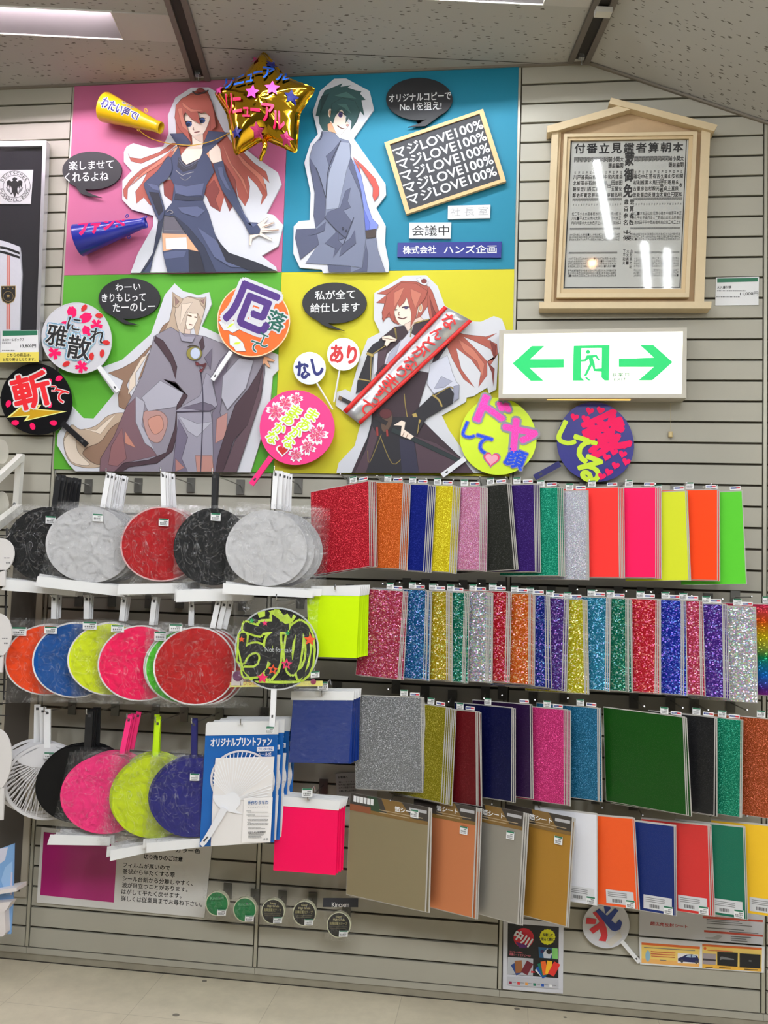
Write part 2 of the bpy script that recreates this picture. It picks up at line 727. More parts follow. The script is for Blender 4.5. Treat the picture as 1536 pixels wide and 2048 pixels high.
def floormat():
    m = bpy.data.materials.new('worn_floor_tile')
    m.use_nodes = True
    nt = m.node_tree
    L = nt.links
    b = nt.nodes['Principled BSDF']
    b.inputs['Roughness'].default_value = 0.45
    tc = nt.nodes.new('ShaderNodeTexCoord')
    br = nt.nodes.new('ShaderNodeTexBrick')
    br.offset = 0.0
    br.inputs['Scale'].default_value = 1.0
    br.inputs['Brick Width'].default_value = 0.45
    br.inputs['Row Height'].default_value = 0.45
    br.inputs['Mortar Size'].default_value = 0.0012
    br.inputs['Color1'].default_value = lin((206, 196, 172))
    br.inputs['Color2'].default_value = lin((201, 191, 167))
    br.inputs['Mortar'].default_value = lin((176, 166, 144))
    L.new(tc.outputs['Object'], br.inputs['Vector'])
    no = nt.nodes.new('ShaderNodeTexNoise')
    no.inputs['Scale'].default_value = 9.0
    no.inputs['Detail'].default_value = 8
    no.inputs['Roughness'].default_value = 0.65
    L.new(tc.outputs['Object'], no.inputs['Vector'])
    cr = nt.nodes.new('ShaderNodeMapRange')
    cr.inputs[1].default_value = 0.3
    cr.inputs[2].default_value = 0.7
    cr.inputs[3].default_value = 0.86
    cr.inputs[4].default_value = 1.06
    L.new(no.outputs['Fac'], cr.inputs[0])
    mu = nt.nodes.new('ShaderNodeVectorMath')
    mu.operation = 'SCALE'
    L.new(br.outputs['Color'], mu.inputs[0])
    L.new(cr.outputs[0], mu.inputs['Scale'])
    L.new(mu.outputs[0], b.inputs['Base Color'])
    return m


WALLM = wallmat()
GAPM = mat('slat_groove', (88, 82, 70), 0.7)
RAILM = mat('rail_metal', (176, 172, 156), 0.4, 0.25)
KICKM = mat('kick_board', (150, 143, 126), 0.7, noise=0.25, nscale=14.0)
CEILM = ceilmat()
DARKGAP = mat('dark_gap', (52, 47, 40), 0.8)

X0, X1 = -1.3, 3.9
Z_BOARD = P(516, 1949).z      # lower edge of the slat boards
wb = MB()
seams = [PANEL * k for k in range(-1, 5)]
gw = 0.0042
for a, b in zip(seams[:-1], seams[1:]):
    xa, xb = max(X0, a + 0.0105), min(X1, b - 0.0105)
    if xb <= xa:
        continue
    z_hi = 3.56
    edges = [3.475 + 0.02] + [groove(n) for n in range(0, 46)]
    top = z_hi
    for n in range(0, 46):
        zb = groove(n) + gw
        zt = (groove(n - 1) - gw) if n else z_hi
        if n == 45:
            zb = groove(45) + 0.0022
        wb.add(*box(xa, xb, 0.0, 0.012, zb, zt), WALLM)
# lowest board under the last groove runs through
for a, b in zip(seams[:-1], seams[1:]):
    xa, xb = max(X0, a + 0.0008), min(X1, b - 0.0008)
    if xb > xa:
        wb.add(*box(xa, xb, 0.0, 0.012, Z_BOARD, groove(45) - 0.0022), WALLM)
wb.add(*box(X0, X1, 0.0125, 0.05, 0.0, 3.6), GAPM)
wall = wb.build('wall_rear', base=(1.3, 0, 0))
setp(wall, kind='structure')
for k, x in enumerate(seams):
    if X0 < x < X1:
        t = mk('trim_%d' % (k + 1), *box(x - 0.0055, x + 0.0055, -0.0012, 0.012, groove(45) + 0.002, 3.49), RAILM)
        setp(t, kind='structure')
bb = MB()
bb.add(*box(X0, X1, 0.0045, 0.0122, 0.004, Z_BOARD - 0.0008), KICKM)
setp(bb.build('baseboard_rear'), kind='structure')

fl = mk('floor', *box(-3.2, 5.2, -7.0, 0.05, -0.05, 0.0), floormat())
setp(fl, kind='structure')
gp = mk('trim_7', *box(X0, X1, 0.0035, 0.0125, 0.0, 0.0036), DARKGAP)
setp(gp, kind='structure')
for (x, y, r) in ((352, 2030, .012), (409, 1962, .009), (1034, 2018, .010), (1130, 2035, .006)):
    c = onz(x, y, 0.0)
    ring = [(c.x + r * math.cos(t), c.y + r * 0.8 * math.sin(t), 0.0012) for t in [i * math.pi / 8 for i in range(16)]]
    o = mk('floor_stud', *slab(ring, 0.001, Vector((0, 0, 1))), mat('floor_stud_grey', (118, 112, 100), 0.6))
    setp(o, 'small round dark stud set in the beige floor' + {352: ' nearest the camera under the coloured fans', 409: ' below the green tape rolls', 1034: ' below the black framed leaflet', 1130: ' right of the leaflet'}[x], 'floor stud', 'floor studs')

# ceilings: the tile grid is turned 9.5 degrees against the display wall; built in grid axes, then turned
RIDGE = 1.49          # grid coordinate of the ridge
RISE = 0.404
TURN = Matrix.Translation((0.55, 0, 0)) @ Matrix.Rotation(math.radians(9.5), 4, 'Z')
TURNED = []


def turned(o):
    TURNED.append(o)
    return o


LA = (-1.45, -0.260, -0.430, -0.262)     # openings of the two recessed lights: x0, x1, y0, y1
LB = (0.06, 1.243, -0.760, -0.592)
cb = MB()
for x0, x1, y0, y1 in ((-4.0, RIDGE, -7.0, LB[2]), (-4.0, LB[0], LB[2], LB[3]), (LB[1], RIDGE, LB[2], LB[3]), (-4.0, RIDGE, LB[3], LA[2]), (-4.0, LA[0], LA[2], LA[3]), (LA[1], RIDGE, LA[2], LA[3]), (-4.0, RIDGE, LA[3], 0.8)):
    if x1 > x0 and y1 > y0:
        cb.add(*box(x0, x1, y0, y1, 3.475, 3.56), CEILM)
setp(turned(cb.build('ceiling', base=(0, 0, 0))), kind='structure')
xs = 5.4
a = [(RIDGE, -7.0, 3.475), (xs, -7.0, 3.475 - RISE * (xs - RIDGE)), (xs, 0.8, 3.475 - RISE * (xs - RIDGE)), (RIDGE, 0.8, 3.475)]
setp(turned(mk('ceiling_slope', *slab(a, 0.06, Vector((-RISE, 0, -1)).normalized()), CEILM, base=(0, 0, 0))), kind='structure')
RC = mat('ceiling_rail', (112, 104, 96), 0.5, 0.2)
RD = mat('ceiling_rail_slot', (46, 42, 38), 0.7)
EDG = mat('ceiling_edge_angle', (128, 120, 108), 0.6)
RW, RWS = 0.55 + RIDGE / math.cos(math.radians(9.5)), RISE * math.cos(math.radians(9.5))
setp(mk('trim_8', *box(-1.3, RW, -0.012, -0.0005, 3.4665, 3.4745), EDG), kind='structure')
q = [(RW, -0.012, 3.473), (3.6, -0.012, 3.473 - RWS * (3.6 - RW)), (3.6, -0.0005, 3.473 - RWS * (3.6 - RW)), (RW, -0.0005, 3.473)]
setp(mk('trim_9', *slab([Vector(v) - Vector((0, 0, 0.009)) for v in q], 0.008, Vector((-RWS, 0, -1)).normalized()), EDG), kind='structure')


def rail(name, x, y1, label, y0=-4.5):
    t = turned(thing(name, label, 'ceiling rail', (x, -0.4, 3.4735)))
    mb = MB()
    mb.add(*box(x - 0.040, x - 0.020, y0, y1, 3.459, 3.4735), RC)
    mb.add(*box(x + 0.018, x + 0.040, y0, y1, 3.459, 3.4735), RC)
    mb.build('flange', t)
    mk('slot', *box(x - 0.020, x + 0.018, y0, y1 - .02, 3.468, 3.4735), RD, t)
    mb = MB()
    mb.add(*box(x - 0.012, x + 0.010, y1 - 0.061, y1 - 0.041, 3.452, 3.468), CHROME)
    mb.add(*tube([(x, y1 - 0.046, 3.452), (x, y1 - 0.046, 3.434), (x + 0.004, y1 - 0.049, 3.43)], 0.0022), CHROME)
    mb.build('hanger_hook', t)
    return t


rail('ceiling_rail', -0.012, -0.016, 'dark ceiling track running to the wall above the pink poster')
t = rail('ceiling_rail', 1.445, -0.262, 'dark ceiling track along the ridge beside the sloping ceiling', -1.06)
mk('track_fitting', *box(1.42, 1.475, -0.62, -0.585, 3.440, 3.459), mat('fitting_pale', (206, 202, 192), .5), t)
for nm, x0, x1, y in (('trim_10', 0.03, 1.405, -0.231), ('trim_11', -2.2, -0.055, -0.66)):
    setp(turned(mk(nm, *box(x0, x1, y, y + 0.002, 3.4738, 3.475), DARKGAP, base=(0, 0, 0))), kind='structure')

LAMPW = mat('lamp_reflector', (112, 108, 106), 0.35, 0.3)
TUBE = emit('fluorescent_tube', (244, 248, 255), TUBE_POWER)
TUBE_L = emit('fluorescent_tube_pale', (255, 240, 255), TUBE_POWER_LEFT)
EDGEM = mat('lamp_bezel', (216, 214, 206), 0.4)


def troffer(x0, x1, y0, y1, label, tube_at, plate, tm):
    """recessed tray: sloping reflectors, a tube above the ceiling line, end plate and bezel"""
    t = turned(thing('ceiling_light', label, 'ceiling light', ((x0 + x1) / 2, (y0 + y1) / 2, 3.472)))
    yt = y0 + (y1 - y0) * tube_at
    zt = 3.475 + TUBE_UP
    mb = MB()
    for a, b, c, d in (((x0, y0, 3.475), (x1, y0, 3.475), (x1, yt - .02, zt + .02), (x0, yt - .02, zt + .02)), ((x0, yt + .02, zt + .02), (x1, yt + .02, zt + .02), (x1, y1, 3.475), (x0, y1, 3.475)), ((x0, yt - .02, zt + .02), (x1, yt - .02, zt + .02), (x1, yt + .02, zt + .02), (x0, yt + .02, zt + .02))):
        mb.add([a, b, c, d], [(3, 2, 1, 0)], LAMPW)
    for x in (x0, x1):
        mb.add([(x, y0, 3.475), (x, y1, 3.475), (x, yt + .02, zt + .02), (x, yt - .02, zt + .02)], [(0, 1, 2, 3)], LAMPW)
    mb.build('reflector', t)
    mb = MB()
    for a, b in ((y0 - 0.004, y0), (y1, y1 + 0.004)):
        mb.add(*box(x0 - 0.004, x1 + 0.004, a, b, 3.4705, 3.4748), EDGEM)
    for a, b in ((x0 - 0.004, x0), (x1, x1 + 0.004)):
        mb.add(*box(a, b, y0, y1, 3.4705, 3.4748), EDGEM)
    mb.build('bezel', t)
    mk('tube', *tube([(x0 + 0.02, yt, zt), (x1 - 0.012, yt, zt)], 0.010, 10), tm, t, smooth=True)
    mk('end_plate', *box(plate[0], plate[1], y0, y1, 3.470, 3.4748), mat('lamp_end_plate', (190, 186, 180), 0.5), t)
    return t


troffer(*LA, 'lit fluorescent ceiling light above the framed jersey', 0.24, (-0.255, -0.055), TUBE_L)
troffer(*LB, 'lit fluorescent ceiling light above the turquoise poster', 0.3, (1.248, 1.40), TUBE)


def twin_light(cx, y0, y1, gap, label, power, w=0.028):
    """batten with two tubes running away from the wall, level or under the sloping ceiling"""
    sl = -RISE if cx > RIDGE else 0.0
    z = 3.475 + sl * (cx - RIDGE)
    em = emit('batten_tube_%d' % power, (246, 250, 255), float(power))
    t = turned(thing('ceiling_light', label, 'ceiling light', (cx, (y0 + y1) / 2, z - .01), 'battens over the shop floor'))
    pt = lambda x, y, dz: Vector((x, y, z + sl * (x - cx) + dz))
    nrm = Vector((sl, 0, -1)).normalized()
    hw = gap / 2 + .04
    mk('housing', *slab([pt(cx - hw, y0 - .03, -.03), pt(cx + hw, y0 - .03, -.03), pt(cx + hw, y1 + .03, -.03), pt(cx - hw, y1 + .03, -.03)], .028, nrm), EDGEM, t)
    for x in ((cx - gap / 2, cx + gap / 2) if gap else (cx,)):
        mk('tube', *slab([pt(x - w / 2, y0, -.040), pt(x + w / 2, y0, -.040), pt(x + w / 2, y1, -.040), pt(x - w / 2, y1, -.040)], .009, nrm), em, t)


BL = 'ceiling batten over the shop aisle in front of the display wall'
twin_light(1.445, -2.08, -1.10, 0.0, BL, T1_POWER)
twin_light(1.69, -2.90, -2.05, 0.12, BL, SLOPE_POWER)
twin_light(2.9, -2.90, -2.05, 0.12, BL, SLOPE_POWER)
for cx in (-1.0, 0.2):
    twin_light(cx, -2.08, -1.10, 0.12, BL, NEAR_POWER)
for cx in (-1.0, 0.2, 1.25, 1.9, 3.0):
    twin_light(cx, -4.6, -3.6, 0.12, BL, FAR_POWER)
WARM = emit('warm_spot_bulb', (255, 196, 140), 40.0)
t = turned(thing('spot_lamp', 'small warm spot lamp on the ceiling mirrored in the frame glass', 'lamp', (1.31, -2.56, 3.45)))
mk('bulb', *tube([(1.31, -2.56, 3.474), (1.31, -2.56, 3.455), (1.31, -2.56, 3.447)], .022, 16, True, .018), WARM, t, smooth=True)

for o in TURNED:
    o.location = TURN @ o.location
    o.rotation_euler = (0, 0, math.radians(9.5))
# ------------------------------------------------------------------ the poster wall
def sheet(name, label, cat, x0, x1, z0, z1, D, th, m, group=None):
    t = mk(name, *box(x0, x1, -D, -D + th, z0, z1), m)
    return setp(t, label, cat, group)


zt, zm, zb_ = 3.466, FLOOR_SHIFT - 0.795, P(570, 946).z
for lab, x0, x1, z0, z1, rgb in (
        ('pink poster sheet behind the cut-out woman in the dark dress', 0.004, 0.899, zm + .0005, zt, (190, 100, 138)),
        ('turquoise poster sheet behind the cut-out man in the grey suit', 0.901, 1.796, zm + .0005, zt, (8, 122, 150)),
        ('green poster sheet behind the cut-out figure in the grey robe', 0.004, 0.8995, zb_, zm - .0005, (86, 166, 44)),
        ('yellow poster sheet behind the cut-out swordsman with the sash', 0.9005, 1.796, zb_, zm - .0005, (206, 198, 34))):
    sheet('poster_sheet', lab, 'poster', x0, x1, z0, z1, 0.006, 0.005, mat('poster_' + lab.split()[0], rgb, 0.6), 'four coloured poster sheets')


def outline_thing(name, label, cat, pts, D, th, m, part='board', group=None):
    w = pl(pts, D)
    c = Vector((sum(p.x for p in w) / len(w), -D, min(p.z for p in w)))
    t = thing(name, label, cat, c, group)
    mk(part, *slab(w, th), m, t)
    return t


BUB = mat('bubble_black', (30, 30, 33), 0.5)


def bubble(label, pts, rows):
    t = outline_thing('speech_bubble', label, 'speech bubble', pts, 0.020, 0.006, BUB, 'panel', 'black speech bubbles')
    mb = MB()
    for s, TL, TR, BL in rows:
        text_into(mb, s, P(*TL, .020), P(*TR, .020), P(*BL, .020), WHITE, 0.0007, 0.014, 1.0, Vector((0, -1, 0)))
    mb.build('lettering', t)


def bub_outline(cx, cy, a, b, tail, gap0, gap1, n=40):
    """ellipse with a curved tail inserted between the two angles (degrees, y down)"""
    o = []
    k = 0
    for i in range(n + 1):
        d = gap1 + (360 - (gap1 - gap0)) * i / n
        r = math.radians(d)
        o.append((cx + a * math.cos(r), cy + b * math.sin(r)))
    return o + tail


bubble('black speech bubble overlapping the left edge of the pink poster',
       bub_outline(184, 341, 59.5, 38, [(170, 378), (175, 384), (186, 389), (203, 395), (176, 392), (160, 386), (152, 374)], 100, 122),
       [('楽しませて', (138, 323), (227, 319), (138, 341)), ('くれるよね', (130, 346), (217, 343), (130, 364))])
bubble('black speech bubble on the turquoise poster above the blackboard',
       bub_outline(838.5, 198, 66.5, 42.5, [(880, 231), (868, 240), (851, 252), (815, 254), (836, 248), (846, 242), (850, 238)], 55, 80),
       [('オリジナルコピーで', (777.5, 189), (902, 183), (777.5, 204.5)), ('No.1を狙え!', (800, 206), (883, 203), (800, 222))])
bubble('black speech bubble on the green poster beside the white blossom fan',
       bub_outline(258.5, 597, 61.5, 41, [(246, 637), (250, 640), (258, 644), (278, 650), (250, 648), (236, 640), (226, 632)], 100, 122),
       [('わーい', (231, 568), (281, 566), (231, 582)), ('きりもじって', (204, 588), (291, 586), (204, 604)), ('たーのしー', (226, 607), (310, 604), (226, 624))])
bubble('black speech bubble in the top left corner of the yellow poster',
       bub_outline(669, 606, 64.5, 41, [(656, 646), (660, 649), (668, 653), (690, 662), (660, 656), (644, 649), (634, 641)], 100, 122),
       [('私が全て', (630, 582), (710, 579), (630, 600)), ('給仕します', (621, 607), (719, 605), (621, 625))])

# --- blackboard and small plates
D = 0.022
FRAMEW = mat('pale_wood', (214, 176, 124), 0.5, noise=0.08, nscale=18)
bbq = [(768.5, 285), (966, 217.5), (1012, 362), (812, 428.5)]
t = outline_thing('blackboard', 'small blackboard with pale wooden frame hanging tilted on the turquoise poster', 'blackboard', bbq, D, 0.012, mat('blackboard_face', (44, 45, 50), 0.55), 'writing_panel')


def inset(q, px):
    c = (sum(p[0] for p in q) / 4, sum(p[1] for p in q) / 4)
    o = []
    for p in q:
        d = math.hypot(p[0] - c[0], p[1] - c[1])
        o.append((p[0] + (c[0] - p[0]) * px / d, p[1] + (c[1] - p[1]) * px / d))
    return o


def frame_mesh(name, outer, inner, D, th, m, parent):
    """four mitred bars"""
    mb = MB()
    k = len(outer)
    for i in range(k):
        j = (i + 1) % k
        mb.add(*slab(pl([outer[i], outer[j], inner[j], inner[i]], D), th), m)
    return mb.build(name, parent)


frame_mesh('frame', bbq, inset(bbq, 11.5), D + 0.006, 0.016, FRAMEW, t)
mb = MB()
rows = [((787.5, 303), (966, 238), (787.5 + 6, 303 + 21)), ]
for k in range(5):
    dx, dy = 6.8 * k, 23.4 * k
    TL, TR, BL = (784.5 + dx, 297.5 + dy), (960.5 + dx, 236.5 + dy), (791.5 + dx, 318 + dy)
    text_into(mb, 'マジLOVE100%', P(*TL, D), P(*TR, D), P(*BL, D), WHITE, 0.0008, 0.022, 1.0, Vector((0, -1, 0)))
mb.build('lettering', t)

for name, lab, q, m, rows in (
        ('name_plate', 'white plate with faint lettering under the right end of the blackboard', [(896, 411.5), (981, 409.5), (980, 436), (895.5, 438)], WHITE, [('社 長 室', (901, 416), (976, 413), (901, 433), mat('faint_ink', (170, 170, 170), 0.6), 0.0)]),
        ('name_plate', 'white plate with three dark characters above the navy plate', [(819, 445.5), (902.5, 445), (901, 477), (818, 476.5)], WHITE, [('会議中', (824, 451), (898, 450.5), (824, 472), INK, 0.006)]),
        ('name_plate', 'long navy plate with white lettering at the foot of the turquoise poster', [(795.5, 485.5), (1003.5, 483), (1002, 515.5), (794.5, 514)], mat('plate_navy', (30, 40, 128), 0.4), [('株式会社', (806, 492.5), (872, 491), (806, 508), WHITE, 0.02), ('ハンズ企画', (888, 491.5), (993, 490), (888, 507.5), WHITE, 0.02)])):
    t = outline_thing(name, lab, 'name plate', q, 0.016, 0.009, m, 'plate', 'name plates on the turquoise poster')
    mb = MB()
    for s, TL, TR, BL, im, bo in rows:
        text_into(mb, s, P(*TL, .016), P(*TR, .016), P(*BL, .016), im, 0.0006, bo, 1.0, Vector((0, -1, 0)))
    mb.build('lettering', t)


# ------------------------------------------------------------------ decorated fans
def egg(cx, cy, a, b, ang, n=44, k=0.05):
    """round fan outline; ang = photo direction of the handle (radians, y down), slightly narrower there"""
    c, s = math.cos(ang), math.sin(ang)
    o = []
    for i in range(n):
        t = 2 * math.pi * i / n
        u = b * math.cos(t)
        v = a * math.sin(t) * (1 - k * math.cos(t))
        o.append((cx + u * c - v * s, cy + u * s + v * c))
    return o


def deco_fan(label, cx, cy, a, b, h0, h1, hw, D, face, handle, rim=None, name='round_fan'):
    ang = math.atan2(h1[1] - h0[1], h1[0] - h0[0])
    o = egg(cx, cy, a, b, ang)
    base = P(cx, cy + b, D)
    t = thing(name, label, 'fan', base, 'decorated fans fixed to the wall')
    mb = MB()
    mk('fan_face', *slab(pl(o, D), 0.003), face, t)
    mb = MB()
    for i in range(len(o)):
        j = (i + 1) % len(o)
        q = [o[i], o[j], (cx + (o[j][0] - cx) * .972, cy + (o[j][1] - cy) * .972), (cx + (o[i][0] - cx) * .972, cy + (o[i][1] - cy) * .972)]
        mb.add(*slab(pl(q, D + 0.0007), 0.004), rim or face)
    mb.build('rim', t)
    rr = ribbon([h0, h1], hw)
    d = ((h1[0] - h0[0]), (h1[1] - h0[1]))
    l = math.hypot(*d)
    d = (d[0] / l, d[1] / l)
    hd = mk('handle', *slab(pl(rr, D + 0.0012), 0.007), handle, t)
    e = (h1[0] - d[0] * hw * .9, h1[1] - d[1] * hw * .9)
    sl = ribbon([e, (e[0] - d[0] * hw * .55, e[1] - d[1] * hw * .55)], hw * .35)
    layers('hole', [(sl, mat('slot_dark', (70, 70, 72), 0.6))], D + 0.0012, hd)
    return t


def chars(mb, s, cx, cy, w, h, rot, D, m, lift, bold=0.02, outline=None):
    TL, TR, BL = tri(cx, cy, w, h, rot)
    a, b, c = P(*TL, D), P(*TR, D), P(*BL, D)
    n = Vector((0, -1, 0))
    if outline:
        for k, (om, ob) in enumerate(outline):
            text_into(mb, s, a, b, c, om, lift + 0.0002 * k, ob, 1.0, n)
        lift += 0.0002 * len(outline)
    text_into(mb, s, a, b, c, m, lift, bold, 1.0, n)


HOLO = glitter('holographic_trim', (150, 205, 235), 420, 0.7, 0.8, 0.3, 0.4, 0.6)
PINKG = glitter('pink_glitter_trim', (255, 70, 170), 900, 0.35, 0.0, 0.4, 0.35, 0.2)
BLUEG = glitter('blue_glitter_trim', (36, 74, 214), 700, 0.4, 0.0, 0.4, 0.35, 0.2)
REDG = glitter('red_holographic_trim', (226, 70, 110), 500, 0.6, 0.6, 0.35, 0.4, 0.5)
WHITEG = glitter('white_holographic_trim', (240, 238, 246), 800, 0.4, 0.35, 0.4, 0.2, 0.15)
FANW = mat('fan_white', (205, 205, 210), 0.35, coat=0.3)
FANB = mat('fan_black', (16, 16, 19), 0.3, coat=0.2, bump=0.25, bscale=40)

t = deco_fan('white round fan with pink blossoms and black brush writing on the green poster edge', 154.5, 677, 69, 72.5, (197, 733), (236, 783), 9, 0.040, FANW, mat('handle_white', (232, 232, 234), 0.4))
pet = [(petal(144 + 0, 625, 13, 10, -1.75), PINK), (petal(170, 636, 15, 10, -0.45), PINK), (petal(173, 662, 12, 9, 1.2), PINK), (petal(130, 648, 12, 6, 2.9), PINK)]
layers('blossom_print', pet + [(blossom(193, 650, 13, .3), PINK), (blossom(109, 706, 14, .1), PINK), (blossom(163, 733, 14, .5), PINK)]
       + [(petal(x, y, 8.5, 5, r), RED) for x, y, r in ((168, 616, -.9), (198, 631, 0.1), (212, 685, .15), (204, 707, -1.4), (183, 713, -1.5), (132, 728, -.5))], 0.0408, t)
mb = MB()
for s, x, y, w, h in (('雅', 113.5, 671, 40, 42), ('に', 148, 648, 25, 26), ('散', 158, 695, 46, 46), ('れ', 196, 672, 31, 28)):
    chars(mb, s, x, y, w, h, 10, 0.0415, INK, 0.0004, 0.02, [(HOLO, 0.13), (WHITE, 0.055)])
mb.build('lettering', t)

t = deco_fan('black round fan with red writing and a gold lightning bolt left of the green poster', 74, 799.5, 70, 73, (124, 846), (173, 890), 10.5, 0.036, FANB, mat('handle_black', (28, 28, 30), 0.4))
c5 = lambda p: (p[0] * .1237, 710 + p[1] * .1237)
bolt = [c5(p) for p in ((110, 1012), (380, 790), (670, 805), (610, 875), (1085, 912), (380, 1075), (445, 990))]
bolt2 = [c5(p) for p in ((165, 998), (390, 810), (630, 822), (570, 885), (1000, 915), (430, 1048), (490, 972))]
layers('motif_print', [(bolt, mat('pale_yellow_print', (240, 240, 150), 0.5)), (bolt2, mat('gold_print', (206, 160, 30), 0.4))]
       + [(petal(*c5((x, y)), 8, 5.5, r), PINK) for x, y, r in ((708, 262, 1.4), (950, 378, -.5), (785, 438, -.9), (795, 790, 1.3), (862, 1098, .1), (525, 1150, 1.2), (243, 1095, .0), (135, 790, -1.2))], 0.0368, t)
mb = MB()
REDW = mat('bright_red_print', (238, 44, 52), 0.45)
chars(mb, '斬', *c5((505, 575)), 74, 68, -14, 0.0375, REDW, 0.0006, 0.035, [(WHITE, 0.08)])
chars(mb, 'っ', *c5((868, 545)), 13, 12, 20, 0.0375, REDW, 0.0006, 0.03, [(WHITE, 0.1)])
chars(mb, 'て', *c5((975, 655)), 27, 24, 20, 0.0375, REDW, 0.0006, 0.03, [(WHITE, 0.09)])
mb.build('lettering', t)

t = deco_fan('orange round fan with big purple character and two small white folding fans', 505.7, 642, 73, 73, (462, 703), (424.5, 760), 8.5, 0.046, mat('fan_orange', (255, 106, 30), 0.4), mat('handle_white', (232, 232, 234), 0.4), mat('rim_peach', (255, 210, 170), 0.4))
co = lambda p: (410 + p[0] * .1367, 550 + p[1] * .1367)
DKB = mat('fan_outline', (70, 60, 60), 0.6)
f1 = [co(p) for p in ((190, 680), (300, 648), (430, 670), (550, 775), (405, 852), (350, 815), (270, 812))]
f2 = [co(p) for p in ((348, 862), (460, 895), (560, 990), (603, 1122), (450, 1118), (420, 1060), (358, 1020))]
layers('motif_print', [(f1, DKB), (inset(f1, 1.6) if len(f1) == 4 else [(x + (co((370, 750))[0] - x) * .05, y + (co((370, 750))[1] - y) * .05) for x, y in f1], WHITE), (f2, DKB), ([(x + (co((470, 1010))[0] - x) * .05, y + (co((470, 1010))[1] - y) * .05) for x, y in f2], WHITE)]
       + [([co(p) for p in q], LIME) for q in (((315, 782), (375, 715), (430, 710), (385, 748), (360, 762)), ((405, 1012), (450, 985), (530, 980), (490, 1012), (450, 1016)))], 0.0468, t)
mb = MB()
PUR = mat('purple_print', (74, 40, 120), 0.5, noise=0.25, nscale=120)
DGR = mat('dark_green_print', (10, 92, 76), 0.5)
chars(mb, '厄', *co((685, 480)), 88, 84, 22, 0.0475, PUR, 0.0006, 0.045, [(FANW, 0.12)])
for s, x, y, w, h in (('落', 1040, 670, 38, 38), ('と', 890, 815, 18, 21), ('し', 880, 985, 15, 20), ('て', 725, 1040, 19, 20)):
    chars(mb, s, *co((x, y)), w, h, 24, 0.0475, DGR, 0.0006, 0.02, [(FANW, 0.10)])
mb.build('lettering', t)

t = deco_fan('hot pink round fan with red blossoms and lime writing across the poster seam', 592.8, 856, 75, 75, (542, 914), (502, 969), 11, 0.046, mat('fan_hot_pink', (255, 62, 140), 0.4), mat('handle_hot_pink', (255, 50, 130), 0.4))
cp = lambda p: (490 + p[0] * .1758, 660 + p[1] * .1758)
bl = []
for x, y, r in ((350, 930, 21), (460, 835, 18), (580, 785, 15), (820, 1180, 24), (715, 1330, 18), (580, 1420, 16)):
    bl.append((blossom(*cp((x, y)), r, r), WHITEG))
    bl.append((blossom(*cp((x, y)), r * .72, r), REDG))
bl.append((heart(*cp((425, 1370)), 14, .05), WHITEG))
bl.append((heart(*cp((430, 1365)), 11, .05), RED))
layers('motif_print', bl, 0.0468, t)
mb = MB()
for s, x, y in (('ま', 575, 925), ('あ', 495, 1010), ('か', 395, 1120), ('な', 310, 1225), ('ま', 765, 965), ('あ', 675, 1075), ('か', 580, 1165), ('な', 500, 1275)):
    chars(mb, s, *cp((x, y)), 22, 22, 32, 0.0490, LIME, 0.0006, 0.03, [(WHITEG, 0.14)])
mb.build('lettering', t)

t = deco_fan('lime yellow round fan with pink glitter writing under the exit sign corner', 995.3, 874, 78, 76, (930, 917), (884, 951), 10, 0.034, mat('fan_lime', (214, 240, 40), 0.4), mat('handle_white', (232, 232, 234), 0.4))
cl = lambda p: (890 + p[0] * .2604, 780 + p[1] * .2604)
GREYO = mat('grey_trim', (150, 146, 160), 0.5)
PALEP = mat('pale_pink_print', (244, 170, 190), 0.5)
hp = cl((357, 530))
layers('motif_print', [(heart(*hp, 19.5, .12), GREYO), (heart(*hp, 17, .12), mat('rose_print', (246, 60, 110), 0.5)), (heart(*hp, 13.5, .12), PALEP)], 0.0348, t)
mb = MB()
for s, x, y, w, h, r, m in (('ド', 370, 175, 60, 52, 22, PINKG), ('ヤ', 560, 355, 66, 60, 22, PINKG), ('顔', 545, 525, 38, 38, 22, BLUEG), ('し', 190, 315, 26, 30, 22, BLUEG), ('て', 285, 412, 32, 34, 22, BLUEG)):
    chars(mb, s, *cl((x, y)), w, h, r, 0.0356, m, 0.0006, 0.06 if m is PINKG else 0.035, [(GREYO, 0.13 if m is PINKG else 0.09)])
mb.build('lettering', t)

t = deco_fan('dark blue round fan with pink hearts and lime writing below the exit sign', 1190, 885, 81, 76, (1120, 927), (1069, 955), 12, 0.030, mat('fan_blue', (44, 44, 132), 0.35, coat=0.3, bump=0.1, bscale=50), mat('handle_navy', (34, 34, 100), 0.4))
mb_h = [(heart(*cl((x, y)), 9, .25), PINK) for x, y in ((1112, 160), (1195, 155), (995, 208), (1078, 220), (1382, 425), (1297, 475), (1365, 492), (1240, 515), (1392, 550), (1310, 580), (1258, 630), (1205, 662))]
layers('motif_print', mb_h, 0.0308, t)
mb = MB()
for s, x, y, w, h, m, bo in (('愛', 1230, 335, 84, 76, PINK, 0.05), ('し', 950, 340, 38, 42, LIME, 0.06), ('て', 1052, 450, 46, 46, LIME, 0.06), ('る', 1115, 605, 46, 48, LIME, 0.06)):
    chars(mb, s, *cl((x, y)), w, h, -20 if s == '愛' else 24, 0.0316, m, 0.0006, bo)
mb.build('lettering', t)

